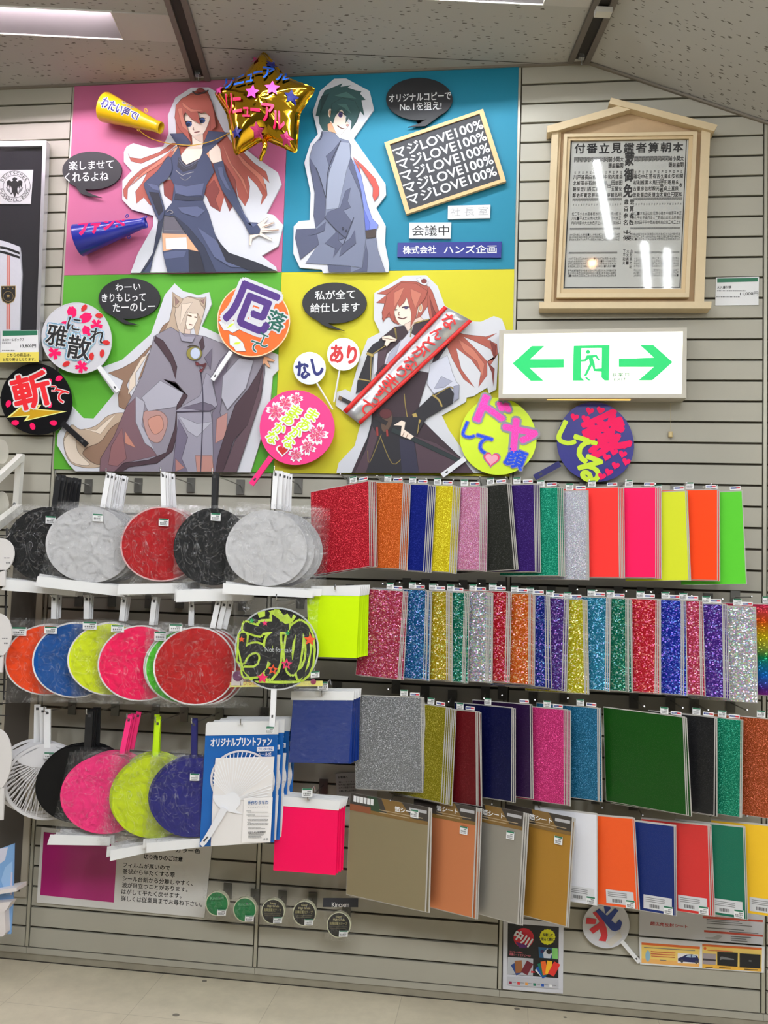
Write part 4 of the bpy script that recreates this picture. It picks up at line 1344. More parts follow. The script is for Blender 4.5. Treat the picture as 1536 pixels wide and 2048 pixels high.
KO, KO2, KO3, GD = (58, 42, 50), (38, 36, 42), (78, 58, 68), (176, 152, 84)
cutout('cut-out red-haired swordsman in black and white on the yellow poster', (650, 540), .2474,
       [(820, 42), (910, 130), (970, 290), (1195, 415), (1260, 418), (1365, 372), (1430, 395), (1470, 500), (1400, 680), (1385, 965), (1325, 998), (1310, 950), (1200, 1020), (1145, 1030), (1140, 1065), (945, 1175), (1000, 1290), (1110, 1450), (1200, 1580), (1330, 1640), (92, 1640), (110, 1560), (240, 1420), (285, 1250), (85, 1095), (95, 985), (165, 965), (205, 985), (280, 720), (345, 555), (445, 505), (395, 400), (398, 185), (640, 45)],
       [('ponytail', [([(840, 130), (870, 180), (920, 330), (1000, 470), (1120, 520), (1300, 540), (1390, 510), (1310, 560), (1390, 600), (1395, 680), (1330, 780), (1310, 740), (1370, 720), (1340, 640), (1200, 570), (1120, 540), (1220, 640), (1310, 740), (1310, 850), (1240, 950), (1260, 830), (1180, 720), (1060, 630), (1100, 800), (1210, 950), (1120, 880), (1030, 720), (980, 600), (850, 400), (810, 200)], HR), ([(1080, 560), (1200, 640), (1290, 760), (1270, 860), (1230, 740), (1120, 650)], HR3), ([(1330, 560), (1385, 620), (1370, 720), (1350, 630)], HR2), ([(840, 200), (880, 320), (940, 420), (870, 390)], HR2), ([(1310, 740), (1370, 800), (1360, 940), (1350, 830)], HR2)]),
        ('hair', [([(420, 190), (520, 150), (620, 90), (740, 95), (830, 130), (830, 290), (770, 380), (720, 420), (690, 470), (660, 440), (560, 430), (520, 380), (460, 400), (480, 270), (415, 265), (500, 200)], HR), ([(620, 120), (740, 110), (820, 170), (720, 150)], HR3)]),
        ('face', [([(555, 280), (560, 350), (590, 420), (640, 450), (700, 425), (750, 350), (740, 230), (620, 220)], SKIN, 's'), ([(640, 440), (720, 400), (770, 380), (800, 400), (720, 440), (670, 500)], (224, 200, 186)), (ellipse(770, 305, 18, 38), SKIN), (ellipse(772, 305, 9, 24), SKIN2),
                  ([(622, 304), (650, 296), (682, 300)], (80, 50, 70), 8, 4), (ellipse(655, 306, 13, 8), (84, 70, 120)), ([(555, 318), (570, 322), (584, 320)], (80, 50, 70), 7, 4), ([(590, 384), (630, 392), (662, 380)], (150, 80, 76), 5, 3), ([(600, 340), (592, 360), (604, 362)], (214, 160, 140), 4)]),
        ('fringe', [([(500, 200), (620, 100), (740, 110), (830, 170), (810, 230), (750, 300), (735, 380), (690, 465), (700, 350), (660, 220), (640, 260), (600, 300), (590, 270), (560, 330), (560, 400), (610, 450), (540, 410), (520, 340), (470, 420), (460, 340), (490, 260)], HR), ([(560, 180), (640, 140), (600, 240), (560, 300)], HR3), ([(690, 150), (780, 190), (730, 310), (700, 230)], HR3), ([(740, 70), (770, 60), (790, 110), (840, 95), (810, 125), (770, 110)], (226, 226, 232)), (ellipse(800, 90, 22, 18), HR2)]),
        ('robe', [([(565, 460), (640, 450), (690, 540), (720, 440), (850, 395), (1000, 600), (840, 830), (760, 1090), (760, 1190), (900, 1330), (1110, 1530), (1200, 1640), (215, 1640), (300, 1450), (370, 1300), (380, 1180), (430, 700), (440, 560)], KO),
                  ([(640, 550), (680, 500), (900, 640), (840, 830), (480, 760), (500, 680)], (206, 206, 216)), ([(520, 680), (620, 560), (560, 720), (490, 760)], (170, 172, 190)), ([(395, 680), (440, 660), (420, 820), (390, 860)], (206, 206, 216)), ([(430, 660), (500, 640), (480, 760), (420, 820)], KO3),
                  ([(850, 760), (990, 690), (1030, 830), (1060, 900), (1085, 930), (1080, 1040), (1030, 1070), (1000, 950), (880, 1000), (825, 920)], (204, 206, 220)), ([(940, 860), (1030, 900), (960, 950), (880, 960)], (164, 166, 186)), ([(1040, 940), (1085, 930), (1080, 1040), (1035, 1060)], (150, 152, 172)),
                  ([(560, 460), (580, 560), (570, 470)], GD, 6), ([(720, 430), (840, 398)], GD, 8), ([(700, 460), (690, 540)], GD, 6), ([(640, 1000), (650, 1100), (665, 1190)], GD, 6),
                  ([(460, 560), (490, 600), (370, 680), (340, 660), (390, 600)], KO2), ([(345, 680), (390, 690), (370, 900), (270, 880), (310, 780)], KO2), ([(265, 890), (360, 900), (330, 950), (250, 1000)], KO2), ([(338, 672), (390, 694)], GD, 22), ([(272, 880), (365, 898)], GD, 10), ([(372, 700), (368, 890)], GD, 6), ([(385, 680), (490, 610)], GD, 6),
                  ([(870, 1010), (1010, 950), (1042, 1000), (1030, 1080), (820, 1200), (740, 1330), (640, 1300), (720, 1150)], KO2), ([(870, 1012), (920, 1050), (945, 1105)], GD, 14), ([(880, 1020), (1000, 948), (1035, 960)], GD, 7), ([(720, 1160), (740, 1210), (770, 1230)], GD, 34), ([(640, 1260), (700, 1330), (745, 1320), (755, 1250)], GD, 7),
                  ([(390, 1190), (760, 1190), (700, 1640), (260, 1640)], KO2), ([(240, 1640), (330, 1450), (380, 1260), (430, 1340), (360, 1550), (330, 1640)], KO3), ([(345, 1460), (360, 1555), (455, 1330)], GD, 4), ([(445, 1340), (545, 1565), (640, 1500)], GD, 5), ([(600, 1360), (720, 1380), (760, 1640), (620, 1640)], (48, 46, 66)), ([(720, 1340), (900, 1400), (1110, 1530), (1200, 1640), (760, 1640)], KO3)]),
        ('sword', [([(115, 1015), (210, 1062), (195, 1085), (110, 1045)], (46, 42, 44)), ([(115, 1015), (140, 1028), (132, 1056), (108, 1046)], (120, 96, 70)), (ellipse(500, 1220, 42, 92, 28, .25), (92, 72, 60)), (ellipse(490, 1160, 50, 40), (90, 40, 44)), ([(540, 1290), (700, 1360), (1090, 1545)], (38, 48, 50), 40, 32), ([(400, 1190), (500, 1240)], (40, 36, 40), 34), ([(420, 1270), (425, 1340)], (150, 56, 52), 16), ([(500, 1290), (505, 1345)], (150, 56, 52), 16)]),
        ('hand', [([(460, 540), (520, 528), (580, 560), (572, 575), (530, 580), (500, 620), (480, 600), (492, 570), (465, 565)], SKIN), ([(470, 550), (570, 566)], SKIN3, 3), ([(555, 1255), (620, 1215), (650, 1230), (640, 1290), (720, 1345), (690, 1370), (610, 1340), (620, 1260)], SKIN), ([(640, 1310), (625, 1345)], SKIN3, 3), ([(670, 1325), (655, 1360)], SKIN3, 3)])])
# ------------------------------------------------------------------ star balloon
def fine_text(ch):
    """glyph cut into small faces so that it can follow a bulging surface; strokes thickened"""
    uv, f = text_geo(ch)
    bm = bmesh.new()
    for dx, dy in ((-.035, -.02), (.035, -.02), (-.035, .02), (.035, .02), (0, 0), (0, .035), (0, -.035)):
        vs = [bm.verts.new((a + dx, b + dy, 0)) for a, b in uv]
        for q in f:
            bm.faces.new([vs[i] for i in q])
    bmesh.ops.triangulate(bm, faces=bm.faces[:])
    for _ in range(3):
        e = [x for x in bm.edges if x.calc_length() > .14]
        if e:
            bmesh.ops.subdivide_edges(bm, edges=e, cuts=1)
            bmesh.ops.triangulate(bm, faces=bm.faces[:])
    bm.verts.index_update()
    r = ([(v.co.x, v.co.y) for v in bm.verts], [tuple(v.index for v in q.verts) for q in bm.faces])
    bm.free()
    return r


def star_balloon():
    s, ox, oy = .15625, 420, 90
    D = 0.17
    tips = [(690, 85), (960, 425), (1345, 560), (1130, 890), (1105, 1385), (695, 1195), (328, 1412), (232, 880), (62, 612), (415, 425)]
    pts = [(ox + x * s, oy + y * s) for x, y in tips]
    # rounded concave outline
    out = []
    for i in range(10):
        a, b = pts[i], pts[(i + 1) % 10]
        for j in range(8):
            t = j / 8
            out.append((a[0] + (b[0] - a[0]) * t, a[1] + (b[1] - a[1]) * t))
    out = [tuple(sum(out[(i + d) % 80][a] * w for d, w in ((-1, .25), (0, .5), (1, .25))) for a in (0, 1)) for i in range(80)]
    c2 = (ox + 690 * s, oy + 790 * s)
    W = pl(out, D)
    C = P(*c2, D)
    rng = random.Random(3)
    NR = 14
    T = 0.075
    wr = [rng.uniform(-1, 1) for _ in range(80)]

    def hgt(rho, k):
        rr = (W[k % 80] - C).length
        f = min(1.0, 0.45 + 0.55 * 0.115 / rr)
        e = T * (1 - rho ** 2.2) ** 0.55 * (1.0 - 0.25 * (1 - f))
        crease = 0.0016 * math.sin(k * 2.4 + wr[k % 80]) * (rho ** 3) * (1 - rho) * 4
        return max(0.0, e + crease)
    mb = MB()
    GOLD = mat('gold_foil', (236, 186, 48), 0.08, 1.0, bump=0.12, bscale=16)
    for sgn in (-1, 1):
        v = [C + Vector((0, sgn * T, 0))]
        for r in range(1, NR + 1):
            rho = (r / NR)
            for k in range(80):
                p = C + (W[k] - C) * rho
                v.append(p + Vector((0, sgn * hgt(rho, k), 0)))
        f = []
        for k in range(80):
            j = (k + 1) % 80
            f.append((0, 1 + k, 1 + j) if sgn > 0 else (0, 1 + j, 1 + k))
            for r in range(NR - 1):
                a, b, c, d = 1 + r * 80 + k, 1 + r * 80 + j, 1 + (r + 1) * 80 + j, 1 + (r + 1) * 80 + k
                f.append((a, d, c, b) if sgn > 0 else (a, b, c, d))
        mb.add(v, f, GOLD)
    t = thing('star_balloon', 'gold foil star balloon with blue and pink lettering floating under the ceiling', 'balloon', P(c2[0], 310, D))
    mb.build('envelope', t, smooth=True)
    # welded rim
    rim = MB()
    for k in range(80):
        j = (k + 1) % 80
        o1 = (W[k] - C) * (1 + 0.006 / (W[k] - C).length) + C
        o2 = (W[j] - C) * (1 + 0.006 / (W[j] - C).length) + C
        off = Vector((0, 0.0012 * math.sin(k * 1.9), 0))
        rim.add([W[k], W[j], o2 + off, o1 + off], [(0, 1, 2, 3)], GOLD)
    rim.build('rim_seam', t)
    n0 = [(ox + x * s, oy + y * s) for x, y in ((692, 1200), (705, 1290), (690, 1370), (655, 1430), (650, 1480))]
    mk('filling_neck', *tube([P(n0[0][0], n0[0][1], D), P(n0[1][0], n0[1][1], D + .02), P(n0[2][0], n0[2][1], D + .01), P(n0[3][0], n0[3][1], D), P(n0[4][0], n0[4][1], D)], 0.011, 10, True, 0.006), GOLD, t, smooth=True)

    angs = [math.atan2((q - C).z, (q - C).x) for q in W]

    def on(x, y, lift):
        p = P(x, y, D)
        d = p - C
        ang = math.atan2(d.z, d.x)
        for k in range(80):
            j = (k + 1) % 80
            a, b = angs[k], angs[j]
            da = (ang - a + math.pi) % (2 * math.pi) - math.pi
            db = (b - a + math.pi) % (2 * math.pi) - math.pi
            if db and 0 <= da / db <= 1 and abs(da) <= abs(db):
                u = da / db
                rad = (W[k] - C).length * (1 - u) + (W[j] - C).length * u
                rho = min(0.985, d.length / rad)
                return p + Vector((0, -(hgt(rho, k) * (1 - u) + hgt(rho, j) * u) - lift, 0))
        return p + Vector((0, -T - lift, 0))

    def sticker(name, pts2, m, lift):
        v, f = [], []
        cx, cy = sum(p[0] for p in pts2) / len(pts2), sum(p[1] for p in pts2) / len(pts2)
        v.append(on(cx, cy, lift))
        for p in pts2:
            v.append(on((p[0] + cx) / 2, (p[1] + cy) / 2, lift))
        for p in pts2:
            v.append(on(p[0], p[1], lift))
        k = len(pts2)
        for i in range(k):
            j = (i + 1) % k
            f += [(0, 1 + j, 1 + i), (1 + i, 1 + j, 1 + k + j, 1 + k + i)]
        mk(name, v, f, m, t)
    NB = mat('sticker_navy', (26, 30, 112), 0.3)
    PKG = mat('sticker_pink', (226, 70, 160), 0.4, noise=0.3, nscale=300)
    MG = mat('sticker_magenta', (190, 52, 110), 0.4)
    for x, y, r, m, ro in ((820, 318, 75, NB, .25), (1085, 760, 88, NB, 0.1), (388, 1195, 85, NB, .1), (610, 735, 95, PKG, .15), (860, 680, 100, PKG, 0), (150, 630, 70, PKG, .2), (645, 1170, 88, MG, .0), (1010, 1265, 90, MG, .15), (600, 245, 62, MG, -.4)):
        sticker('star_sticker', star(ox + x * s, oy + y * s, r * s, ro, 0.5), m, 0.0070)
    for rows, m, nm in (([('リ', 275, 560, 110, 190), ('ニ', 430, 540, 125, 150), ('ュ', 570, 545, 90, 110), ('ー', 675, 475, 105, 30), ('ア', 800, 465, 125, 160), ('ル', 975, 480, 150, 150)], mat('letter_blue', (40, 104, 214), 0.35), 'blue'),
                        ([('リ', 295, 835, 90, 210), ('ニ', 410, 880, 125, 170), ('ュ', 530, 980, 90, 110), ('ー', 648, 958, 110, 38), ('ア', 805, 985, 150, 200), ('ル', 930, 1070, 140, 210)], mat('letter_pink', (240, 34, 90), 0.35), 'pink')):
        mb = MB()
        for ch, x, y, w, h in rows:
            uv, f = fine_text(ch)
            v = []
            for u, q in uv:
                xx, yy = (u - .5) * w, (.5 - q) * h
                v.append(on(ox + (x + xx) * s, oy + (y + yy + xx * (-.13 if nm == 'blue' else .1)) * s, 0.0085))
            mb.add(v, f, m)
        mb.build('lettering', t)
    mk('hanging_thread', *tube([P(530, 106, D), P(529, 100, D) + Vector((0, 0, 0.0)), Vector((P(529, 100, D).x, -D, 3.474))], 0.0007, 5), mat('thread', (200, 190, 160), 0.6), t)


star_balloon()


# ------------------------------------------------------------------ megaphones
def cone(name, label, A, B, ra, rb, m, textrows, lugs, cordm, cord, n=40):
    """open cone from wide mouth A to mouthpiece B (world points)"""
    ax = (B - A)
    L = ax.length
    ax = ax / L
    e1 = Vector((0, -1, 0))
    e1 = (e1 - ax * e1.dot(ax)).normalized()
    e2 = ax.cross(e1)
    t = thing(name, label, 'megaphone', Vector((A.x, A.y, min(A.z - ra, B.z))), 'plastic megaphones')
    prof = [(0, ra), (0.003, ra + .001), (L * .5, (ra + rb) / 2), (L * .93, rb + (ra - rb) * .06), (L * .95, rb + .003), (L, rb + .003), (L, rb), (L * .94, rb - .0015 + (ra - rb) * .04), (L * .5, (ra + rb) / 2 - .0025), (0.001, ra - .0025)]
    v, f = [], []
    for u, r in prof:
        for j in range(n):
            a = 2 * math.pi * j / n
            v.append(A + ax * u + (e1 * math.cos(a) + e2 * math.sin(a)) * r)
    k = len(prof)
    for i in range(k):
        for j in range(n):
            f.append((i * n + j, ((i + 1) % k) * n + j, ((i + 1) % k) * n + (j + 1) % n, i * n + (j + 1) % n))
    o = mk('horn', v, f, m, t, smooth=True)
    mb = MB()
    for s, u0, u1, a0, a1, layersm in textrows:
        uv, ff = text_geo(s, 0.03)
        for lm, bo, li in layersm:
            sh = [(bo * math.cos(x), bo * math.sin(x)) for x in [2 * math.pi * i / 10 for i in range(10)]] + [(0, 0)]
            for sx, sy in sh:
                w = []
                for q, h in uv:
                    h = h + sy
                    u = (u0 + (u1 - u0) * q) * L + sx * (a1 - a0) * (ra + (rb - ra) * (u0 + u1) / 2)
                    r = ra + (rb - ra) * u / L + li
                    aa = a1 + (a0 - a1) * h
                    w.append(A + ax * u + (e1 * math.cos(aa) + e2 * math.sin(aa)) * r)
                mb.add(w, ff, lm)
    mb.build('lettering', t)
    for px, r in lugs:
        ring = [px + (ax * math.cos(a) + Vector((0, 0, 1)) * math.sin(a)) * r for a in [i * math.pi / 5 for i in range(11)]]
        mk('cord_ring', *tube(ring, 0.0018, 6), m, t)
    if cord:
        mk('cord', *tube([Vector(p) for p in smooth_open([tuple(p) for p in cord], 6)], 0.0016, 6), cordm, t, smooth=True)


YEL = mat('megaphone_yellow', (228, 186, 22), 0.3, coat=0.2)
BLU = mat('megaphone_blue', (36, 46, 150), 0.28, coat=0.3)
NAVB = mat('letter_navy', (40, 40, 130), 0.4)
Dm = 0.062
cone('megaphone', 'yellow plastic megaphone fixed top left on the pink poster', P(210, 214, Dm), P(322, 256, Dm + .012), 0.057, 0.020, YEL,
     [('わたい声で!', 0.07, 0.66, -.42, .42, [(WHITE, 0.12, 0.0012), (NAVB, 0.03, 0.0018)]), ('もっと', 0.32, 0.52, -.95, -.62, [(WHITE, 0.14, 0.0012), (NAVB, 0.02, 0.0018)])],
     [(P(292, 221, Dm), .007), (P(277, 259, Dm), .006)], mat('cord_yellow', (226, 176, 40), 0.5),
     [P(277, 259, Dm), P(290, 270, .05), P(310, 280, .04), P(345, 288, .032), P(390, 290, .03), P(430, 280, .03), P(460, 265, .05)])
cone('megaphone', 'dark blue plastic megaphone with pink lettering low on the pink poster', P(156, 481, Dm + .004), P(292, 445, Dm - .01), 0.062, 0.018, BLU,
     [('ファンN', 0.10, 0.72, -.95, .20, [(PINK, 0.06, 0.0012)])],
     [(P(254, 432, Dm), .006), (P(258, 474, Dm - .02), .006), (P(291, 434, Dm - .01), .005)], BLU, None)


# ------------------------------------------------------------------ shrine shaped picture frame
def shrine():
    q = lambda x, y: (1080 + x * .22786, 190 + y * .22786)
    D = 0.050
    HIN = mat('hinoki_wood', (206, 186, 150), 0.5, noise=0.07, nscale=25)
    HIN2 = mat('hinoki_edge', (200, 176, 136), 0.5)
    TAN = mat('tan_board', (180, 152, 116), 0.6, noise=0.05, nscale=60)
    base = P(*q(750, 1880), D)
    t = thing('picture_frame', 'pale wooden gabled picture frame with old printed ranking list above the exit sign', 'picture frame', base)
    w = lambda pts, d=D: pl([q(*p) for p in pts], d)
    mk('back_panel', *slab(w([(150, 300), (800, 120), (1430, 285), (1430, 1830), (80, 1830)], .030), .022), TAN, t)
    mk('side_post', *slab(w([(105, 300), (165, 300), (95, 1840), (36, 1840)]), .045), HIN, t)
    mk('side_post', *slab(w([(1420, 285), (1497, 285), (1440, 1830), (1355, 1830)]), .045), HIN, t)
    mk('inner_post', *slab(w([(160, 310), (185, 308), (118, 1825), (92, 1825)], .042), .03), HIN2, t)
    mk('roof_board', *slab(w([(62, 272), (62, 328), (165, 308), (800, 125), (700, 92)], .062), .058), HIN, t)
    mk('roof_board', *slab(w([(625, 22), (604, 72), (800, 122), (1530, 318), (1560, 262)], .066), .062), HIN, t)
    mk('sill', *slab(w([(-4, 1818), (1508, 1812), (1500, 1872), (-6, 1872)], .066), .062), HIN, t)
    outer = [q(*p) for p in ((212, 340), (1382, 318), (1308, 1775), (146, 1778))]
    inner = [q(*p) for p in ((268, 398), (1308, 382), (1240, 1700), (203, 1700))]
    mid = [q(*p) for p in ((240, 368), (1345, 350), (1275, 1738), (175, 1740))]
    frame_mesh('inner_frame', outer, mid, .052, .018, HIN, t)
    frame_mesh('inner_frame_lip', mid, inner, .046, .012, HIN2, t)
    Dp = 0.036
    pr = mk('print_sheet', *slab(pl(inner, Dp), .002), mat('print_paper', (196, 196, 190), 0.7), t)
    ink = MB()
    n = Vector((0, -1, 0))
    # black border line
    bo = [q(*p) for p in ((272, 402), (1290, 388), (1232, 1692), (208, 1696))]
    bi = [q(*p) for p in ((280, 410), (1282, 396), (1224, 1684), (216, 1688))]
    for i in range(4):
        j = (i + 1) % 4
        ink.add(pl([bo[i], bo[j], bi[j], bi[i]], Dp + .0005), [(0, 1, 2, 3)], INK)
    # sheet coordinates: u,v in 0..1 inside the border
    c0, c1, c2, c3 = bi

    def uv(u, v):
        a = (c0[0] + (c1[0] - c0[0]) * u, c0[1] + (c1[1] - c0[1]) * u)
        b = (c3[0] + (c2[0] - c3[0]) * u, c3[1] + (c2[1] - c3[1]) * u)
        return (a[0] + (b[0] - a[0]) * v, a[1] + (b[1] - a[1]) * v)

    def put(s, u, v, w_, h_, bold=0.02, m=INK):
        text_into(ink, s, P(*uv(u - w_ / 2, v - h_ / 2), Dp), P(*uv(u + w_ / 2, v - h_ / 2), Dp), P(*uv(u - w_ / 2, v + h_ / 2), Dp), m, 0.0006, bold, 1.0, n)
    for k, ch in enumerate('付番立見鑑者算朝本'):
        put(ch, 0.072 + k * 0.1075, 0.048, 0.088, 0.066, 0.03)
    for k, ch in enumerate('蒙御免'):
        put(ch, 0.512, 0.125 + k * 0.108, 0.078, 0.088, 0.03)
    put('屯', 0.522, 0.625, 0.07, 0.030, 0.03)
    put('候', 0.522, 0.665, 0.07, 0.034, 0.03)
    for k, ch in enumerate('惣算者数'):
        put(ch, 0.552, 0.418 + k * 0.047, 0.036, 0.036, 0.02)
    for k, ch in enumerate('歳百参名'):
        put(ch, 0.502, 0.418 + k * 0.047, 0.036, 0.036, 0.02)
    right = ['関孝和', '松永良弼', '安島直円', '山路主住', '藤田貞資', '久留島義太', '吉田光由', '有馬頼徸', '荒木村英', '石黒信由', '中根彦循', '毛利重能', '礒村吉徳']
    left = ['会田安明', '建部賢弘', '内田五観', '和田寧', '中根元圭', '日下誠', '本多利明', '坂部広胖', '白石長忠', '長谷川寛', '福田理軒', '戸板保佑', '川北朝鄰']
    for i, nm in enumerate(right):
        u = 0.972 - i * 0.0335
        tp = ['大関', '関脇', '小結', '前頭'][i] if i < 4 else '同'
        for k, ch in enumerate(tp):
            put(ch, u, 0.125 + k * 0.043, 0.029, 0.034, 0.02)
        put('江戸'[i % 2], u, 0.215, 0.015, 0.018)
        for k, ch in enumerate(nm):
            put(ch, u, 0.245 + k * 0.124 / max(1, len(nm) - 1), 0.028, 0.030, 0.015)
    for i, nm in enumerate(left):
        u = 0.445 - i * 0.0335
        tp = ['大関', '関脇', '小結', '前頭'][i] if i < 4 else '同'
        for k, ch in enumerate(tp):
            put(ch, u, 0.125 + k * 0.043, 0.029, 0.034, 0.02)
        put('江戸'[i % 2], u, 0.215, 0.015, 0.018)
        for k, ch in enumerate(nm):
            put(ch, u, 0.245 + k * 0.124 / max(1, len(nm) - 1), 0.028, 0.030, 0.015)
    pool = '山田村木中川田上本井高松野崎石原佐藤大橋小西正元二一太安清水平内口'
    rng = random.Random(5)
    for band, (v0, rows, nn, step, size) in enumerate(((0.400, 5, 19, 0.0228, 0.020), (0.600, 4, 28, 0.0157, 0.0135), (0.765, 8, 28, 0.0157, 0.0135))):
        for side in (0, 1):
            for i in range(nn):
                u = (0.978 - i * step) if side == 0 else (0.452 - i * step)
                if band == 2 and not (u < 0.45 or u > 0.60):
                    continue
                put('同', u, v0, size * .95, size * .95, 0.01)
                for k in range(1, rows):
                    if band == 0 and k == 1:
                        put(rng.choice('江戸京阪'), u, v0 + 0.035, 0.011, 0.014, 0.0)
                        continue
                    vv = v0 + (0.035 + k * 0.031 if band == 0 else 0.022 + k * 0.0175 + (0.012 if band == 2 and k > 4 else 0))
                    put(rng.choice(pool), u, vv, size, 0.024 if band == 0 else 0.015, 0.0)
    for c, uu in (('大矢真一', 0.535), ('山形県之助', 0.565), ('下平和夫', 0.505)):
        for k, ch in enumerate(c):
            put(ch, uu, 0.755 + k * 0.027, 0.022, 0.022, 0.012)
    ink.build('lettering', pr)
    mk('glass_pane', *slab(pl(inner, Dp + .005), .002), GLASS, t)


shrine()


# ------------------------------------------------------------------ exit sign
def exit_sign():
    q = lambda x, y: (980 + x * .27344, 640 + y * .27344)
    D = 0.092
    BODY = mat('sign_body', (188, 182, 168), 0.5)
    w = lambda pts, d=D: pl([q(*p) for p in pts], d)
    t = thing('exit_sign', 'lit green and white running man exit sign with two arrows', 'exit sign', P(*q(750, 570), D / 2))
    fo = [(68, 74), (1440, 54), (1436, 570), (62, 572)]
    mk('housing', *slab(w(fo, D - .006), D - .008), BODY, t)
    frame_mesh('bezel', [q(*p) for p in fo], [q(*p) for p in ((100, 100), (1412, 82), (1402, 540), (94, 542))], D, .012, BODY, t)
    LITW = emit('exit_panel_lit', (250, 250, 238), 0.68)
    LITG = emit('exit_green_lit', (0, 178, 92), 0.50)
    pn = mk('lit_panel', *slab(w([(100, 100), (1412, 82), (1402, 540), (94, 542)], D - .002), .002), LITW, t)
    g = [([(165, 318), (305, 190), (398, 190), (293, 287), (540, 286), (540, 347), (290, 350), (392, 445), (298, 445)], LITG),
         ([(1335, 308), (1192, 181), (1097, 183), (1200, 275), (942, 284), (942, 343), (1198, 343), (1086, 441), (1187, 441)], LITG),
         ([(612, 188), (874, 184), (870, 442), (838, 442), (815, 420), (818, 205), (668, 206), (664, 418), (690, 443), (605, 443)], LITG),
         (ellipse(717, 233, 15, 15), LITG),
         ([(708, 258), (780, 254), (803, 292), (793, 298), (770, 270), (752, 276), (766, 320), (770, 356), (828, 352), (842, 378), (760, 374), (746, 330), (705, 410), (688, 406), (730, 318), (722, 284), (700, 302), (665, 304), (665, 290), (692, 288)], LITG),
         ([(690, 416), (706, 416), (738, 442), (716, 442)], LITG)]
    layers('pictogram', [([q(*p) for p in pts], m) for pts, m in g], D - .0015, pn)
    mb = MB()
    for s, a, b, c in (('非常口', (890, 386), (1018, 384), (890, 414)), ('EXIT', (908, 426), (995, 424), (908, 444))):
        text_into(mb, s, P(*q(*a), D), P(*q(*b), D), P(*q(*c), D), emit('exit_ink', (40, 110, 64), 0.45), 0.0004, 0.01, 1.2, Vector((0, -1, 0)))
    mb.build('lettering', pn)
    a, b = P(*q(420, 575), D), P(*q(1035, 575), D)
    z = P(*q(730, 571), D - .006).z
    mk('lamp_slot', *box(a.x, b.x, -D + .024, -D + .036, z - .003, z - .0003), emit('exit_slot_lit', (250, 214, 120), 0.75), t)
    pc = P(1342, 806, .03)
    cd = mk('pull_cord', *tube([P(1341, 806, .03), P(1341, 862, .012)], 0.0006, 5), mat('cord_beige', (196, 180, 140), 0.6), t)
    k = P(1341, 870, .012)
    v, f = tube([k + Vector((0, 0, .012)), k + Vector((0, 0, .006)), k, k - Vector((0, 0, .005)), k - Vector((0, 0, .008))], 0.008, 10)
    mk('cord_knob', v, f, mat('knob_beige', (206, 184, 134), 0.5), t, smooth=True)


exit_sign()


# ------------------------------------------------------------------ price cards
def bars(mb, x0, x1, y, h, D, m, rng, n=8):
    """row of unreadably small print: short dashes"""
    x = x0
    while x < x1:
        w = rng.uniform(.5, 1.6) * (x1 - x0) / n / 1.4
        e = min(x1, x + w)
        mb.add([P(x, y, D), P(x, y + h, D), P(e, y + h, D), P(e, y, D)], [(0, 1, 2, 3)], m)
        x = e + (x1 - x0) / n * .25


rng = random.Random(8)
t = outline_thing('price_card', 'white price card with green band to the right of the wooden picture frame', 'price card', [(1432, 555), (1518, 553.5), (1517, 610), (1430.5, 611)], 0.004, 0.0025, WHITE, 'card', 'green banded price cards')
mb = MB()
mb.add(*slab(pl([(1434.5, 557), (1515.5, 555.5), (1515.5, 563), (1434.5, 565)], .0045), .0004), GREENTAG)
for s, a, b, c in (('大入番付額', (1434, 572.5), (1462.5, 571.5), (1434, 578)), ('11,000円', (1480, 584.5), (1516, 583.5), (1480, 591.5))):
    text_into(mb, s, P(*a, .004), P(*b, .004), P(*c, .004), INK, 0.0006, 0.012, 1.0, Vector((0, -1, 0)))
bars(mb, 1434, 1492, 580.5, 2.0, .0046, INKG, rng, 14)
bars(mb, 1433, 1480, 593, 1.6, .0046, INKG, rng, 12)
mb.build('print', t)
t = outline_thing('price_card', 'white price card with green band and yellow strip below the framed jersey', 'price card', [(3, 661), (75.5, 660), (76.5, 705.5), (1, 706)], 0.060, 0.003, WHITE, 'card', 'green banded price cards')
mk('yellow_strip', *slab(pl([(0, 705), (77, 704), (76.5, 724), (-1, 725)], .062), .003), mat('strip_yellow', (232, 214, 96), 0.4, coat=.4), t)
mb = MB()
mb.add(*slab(pl([(5, 661.5), (74.5, 661), (74.5, 670), (5, 672)], .0605), .0004), GREENTAG)
for s, a, b, c in (('ユニホームボックス', (4.5, 677), (48, 676), (4.5, 683)), ('13,800円', (41, 688.5), (72, 688), (41, 696))):
    text_into(mb, s, P(*a, .06), P(*b, .06), P(*c, .06), INK, 0.0006, 0.012, 1.0, Vector((0, -1, 0)))
bars(mb, 4, 22, 685, 1.6, .0606, INKG, rng, 5)
bars(mb, 4, 30, 700, 1.6, .0606, INKG, rng, 8)
for s, a, b, c in (('こちらの商品は、', (14, 707), (62, 706.5), (14, 713.5)), ('お取り寄せとなります。', (6, 716), (71, 715.5), (6, 722.5))):
    text_into(mb, s, P(*a, .062), P(*b, .062), P(*c, .062), INK, 0.0006, 0.012, 1.0, Vector((0, -1, 0)))
mb.build('print', t)


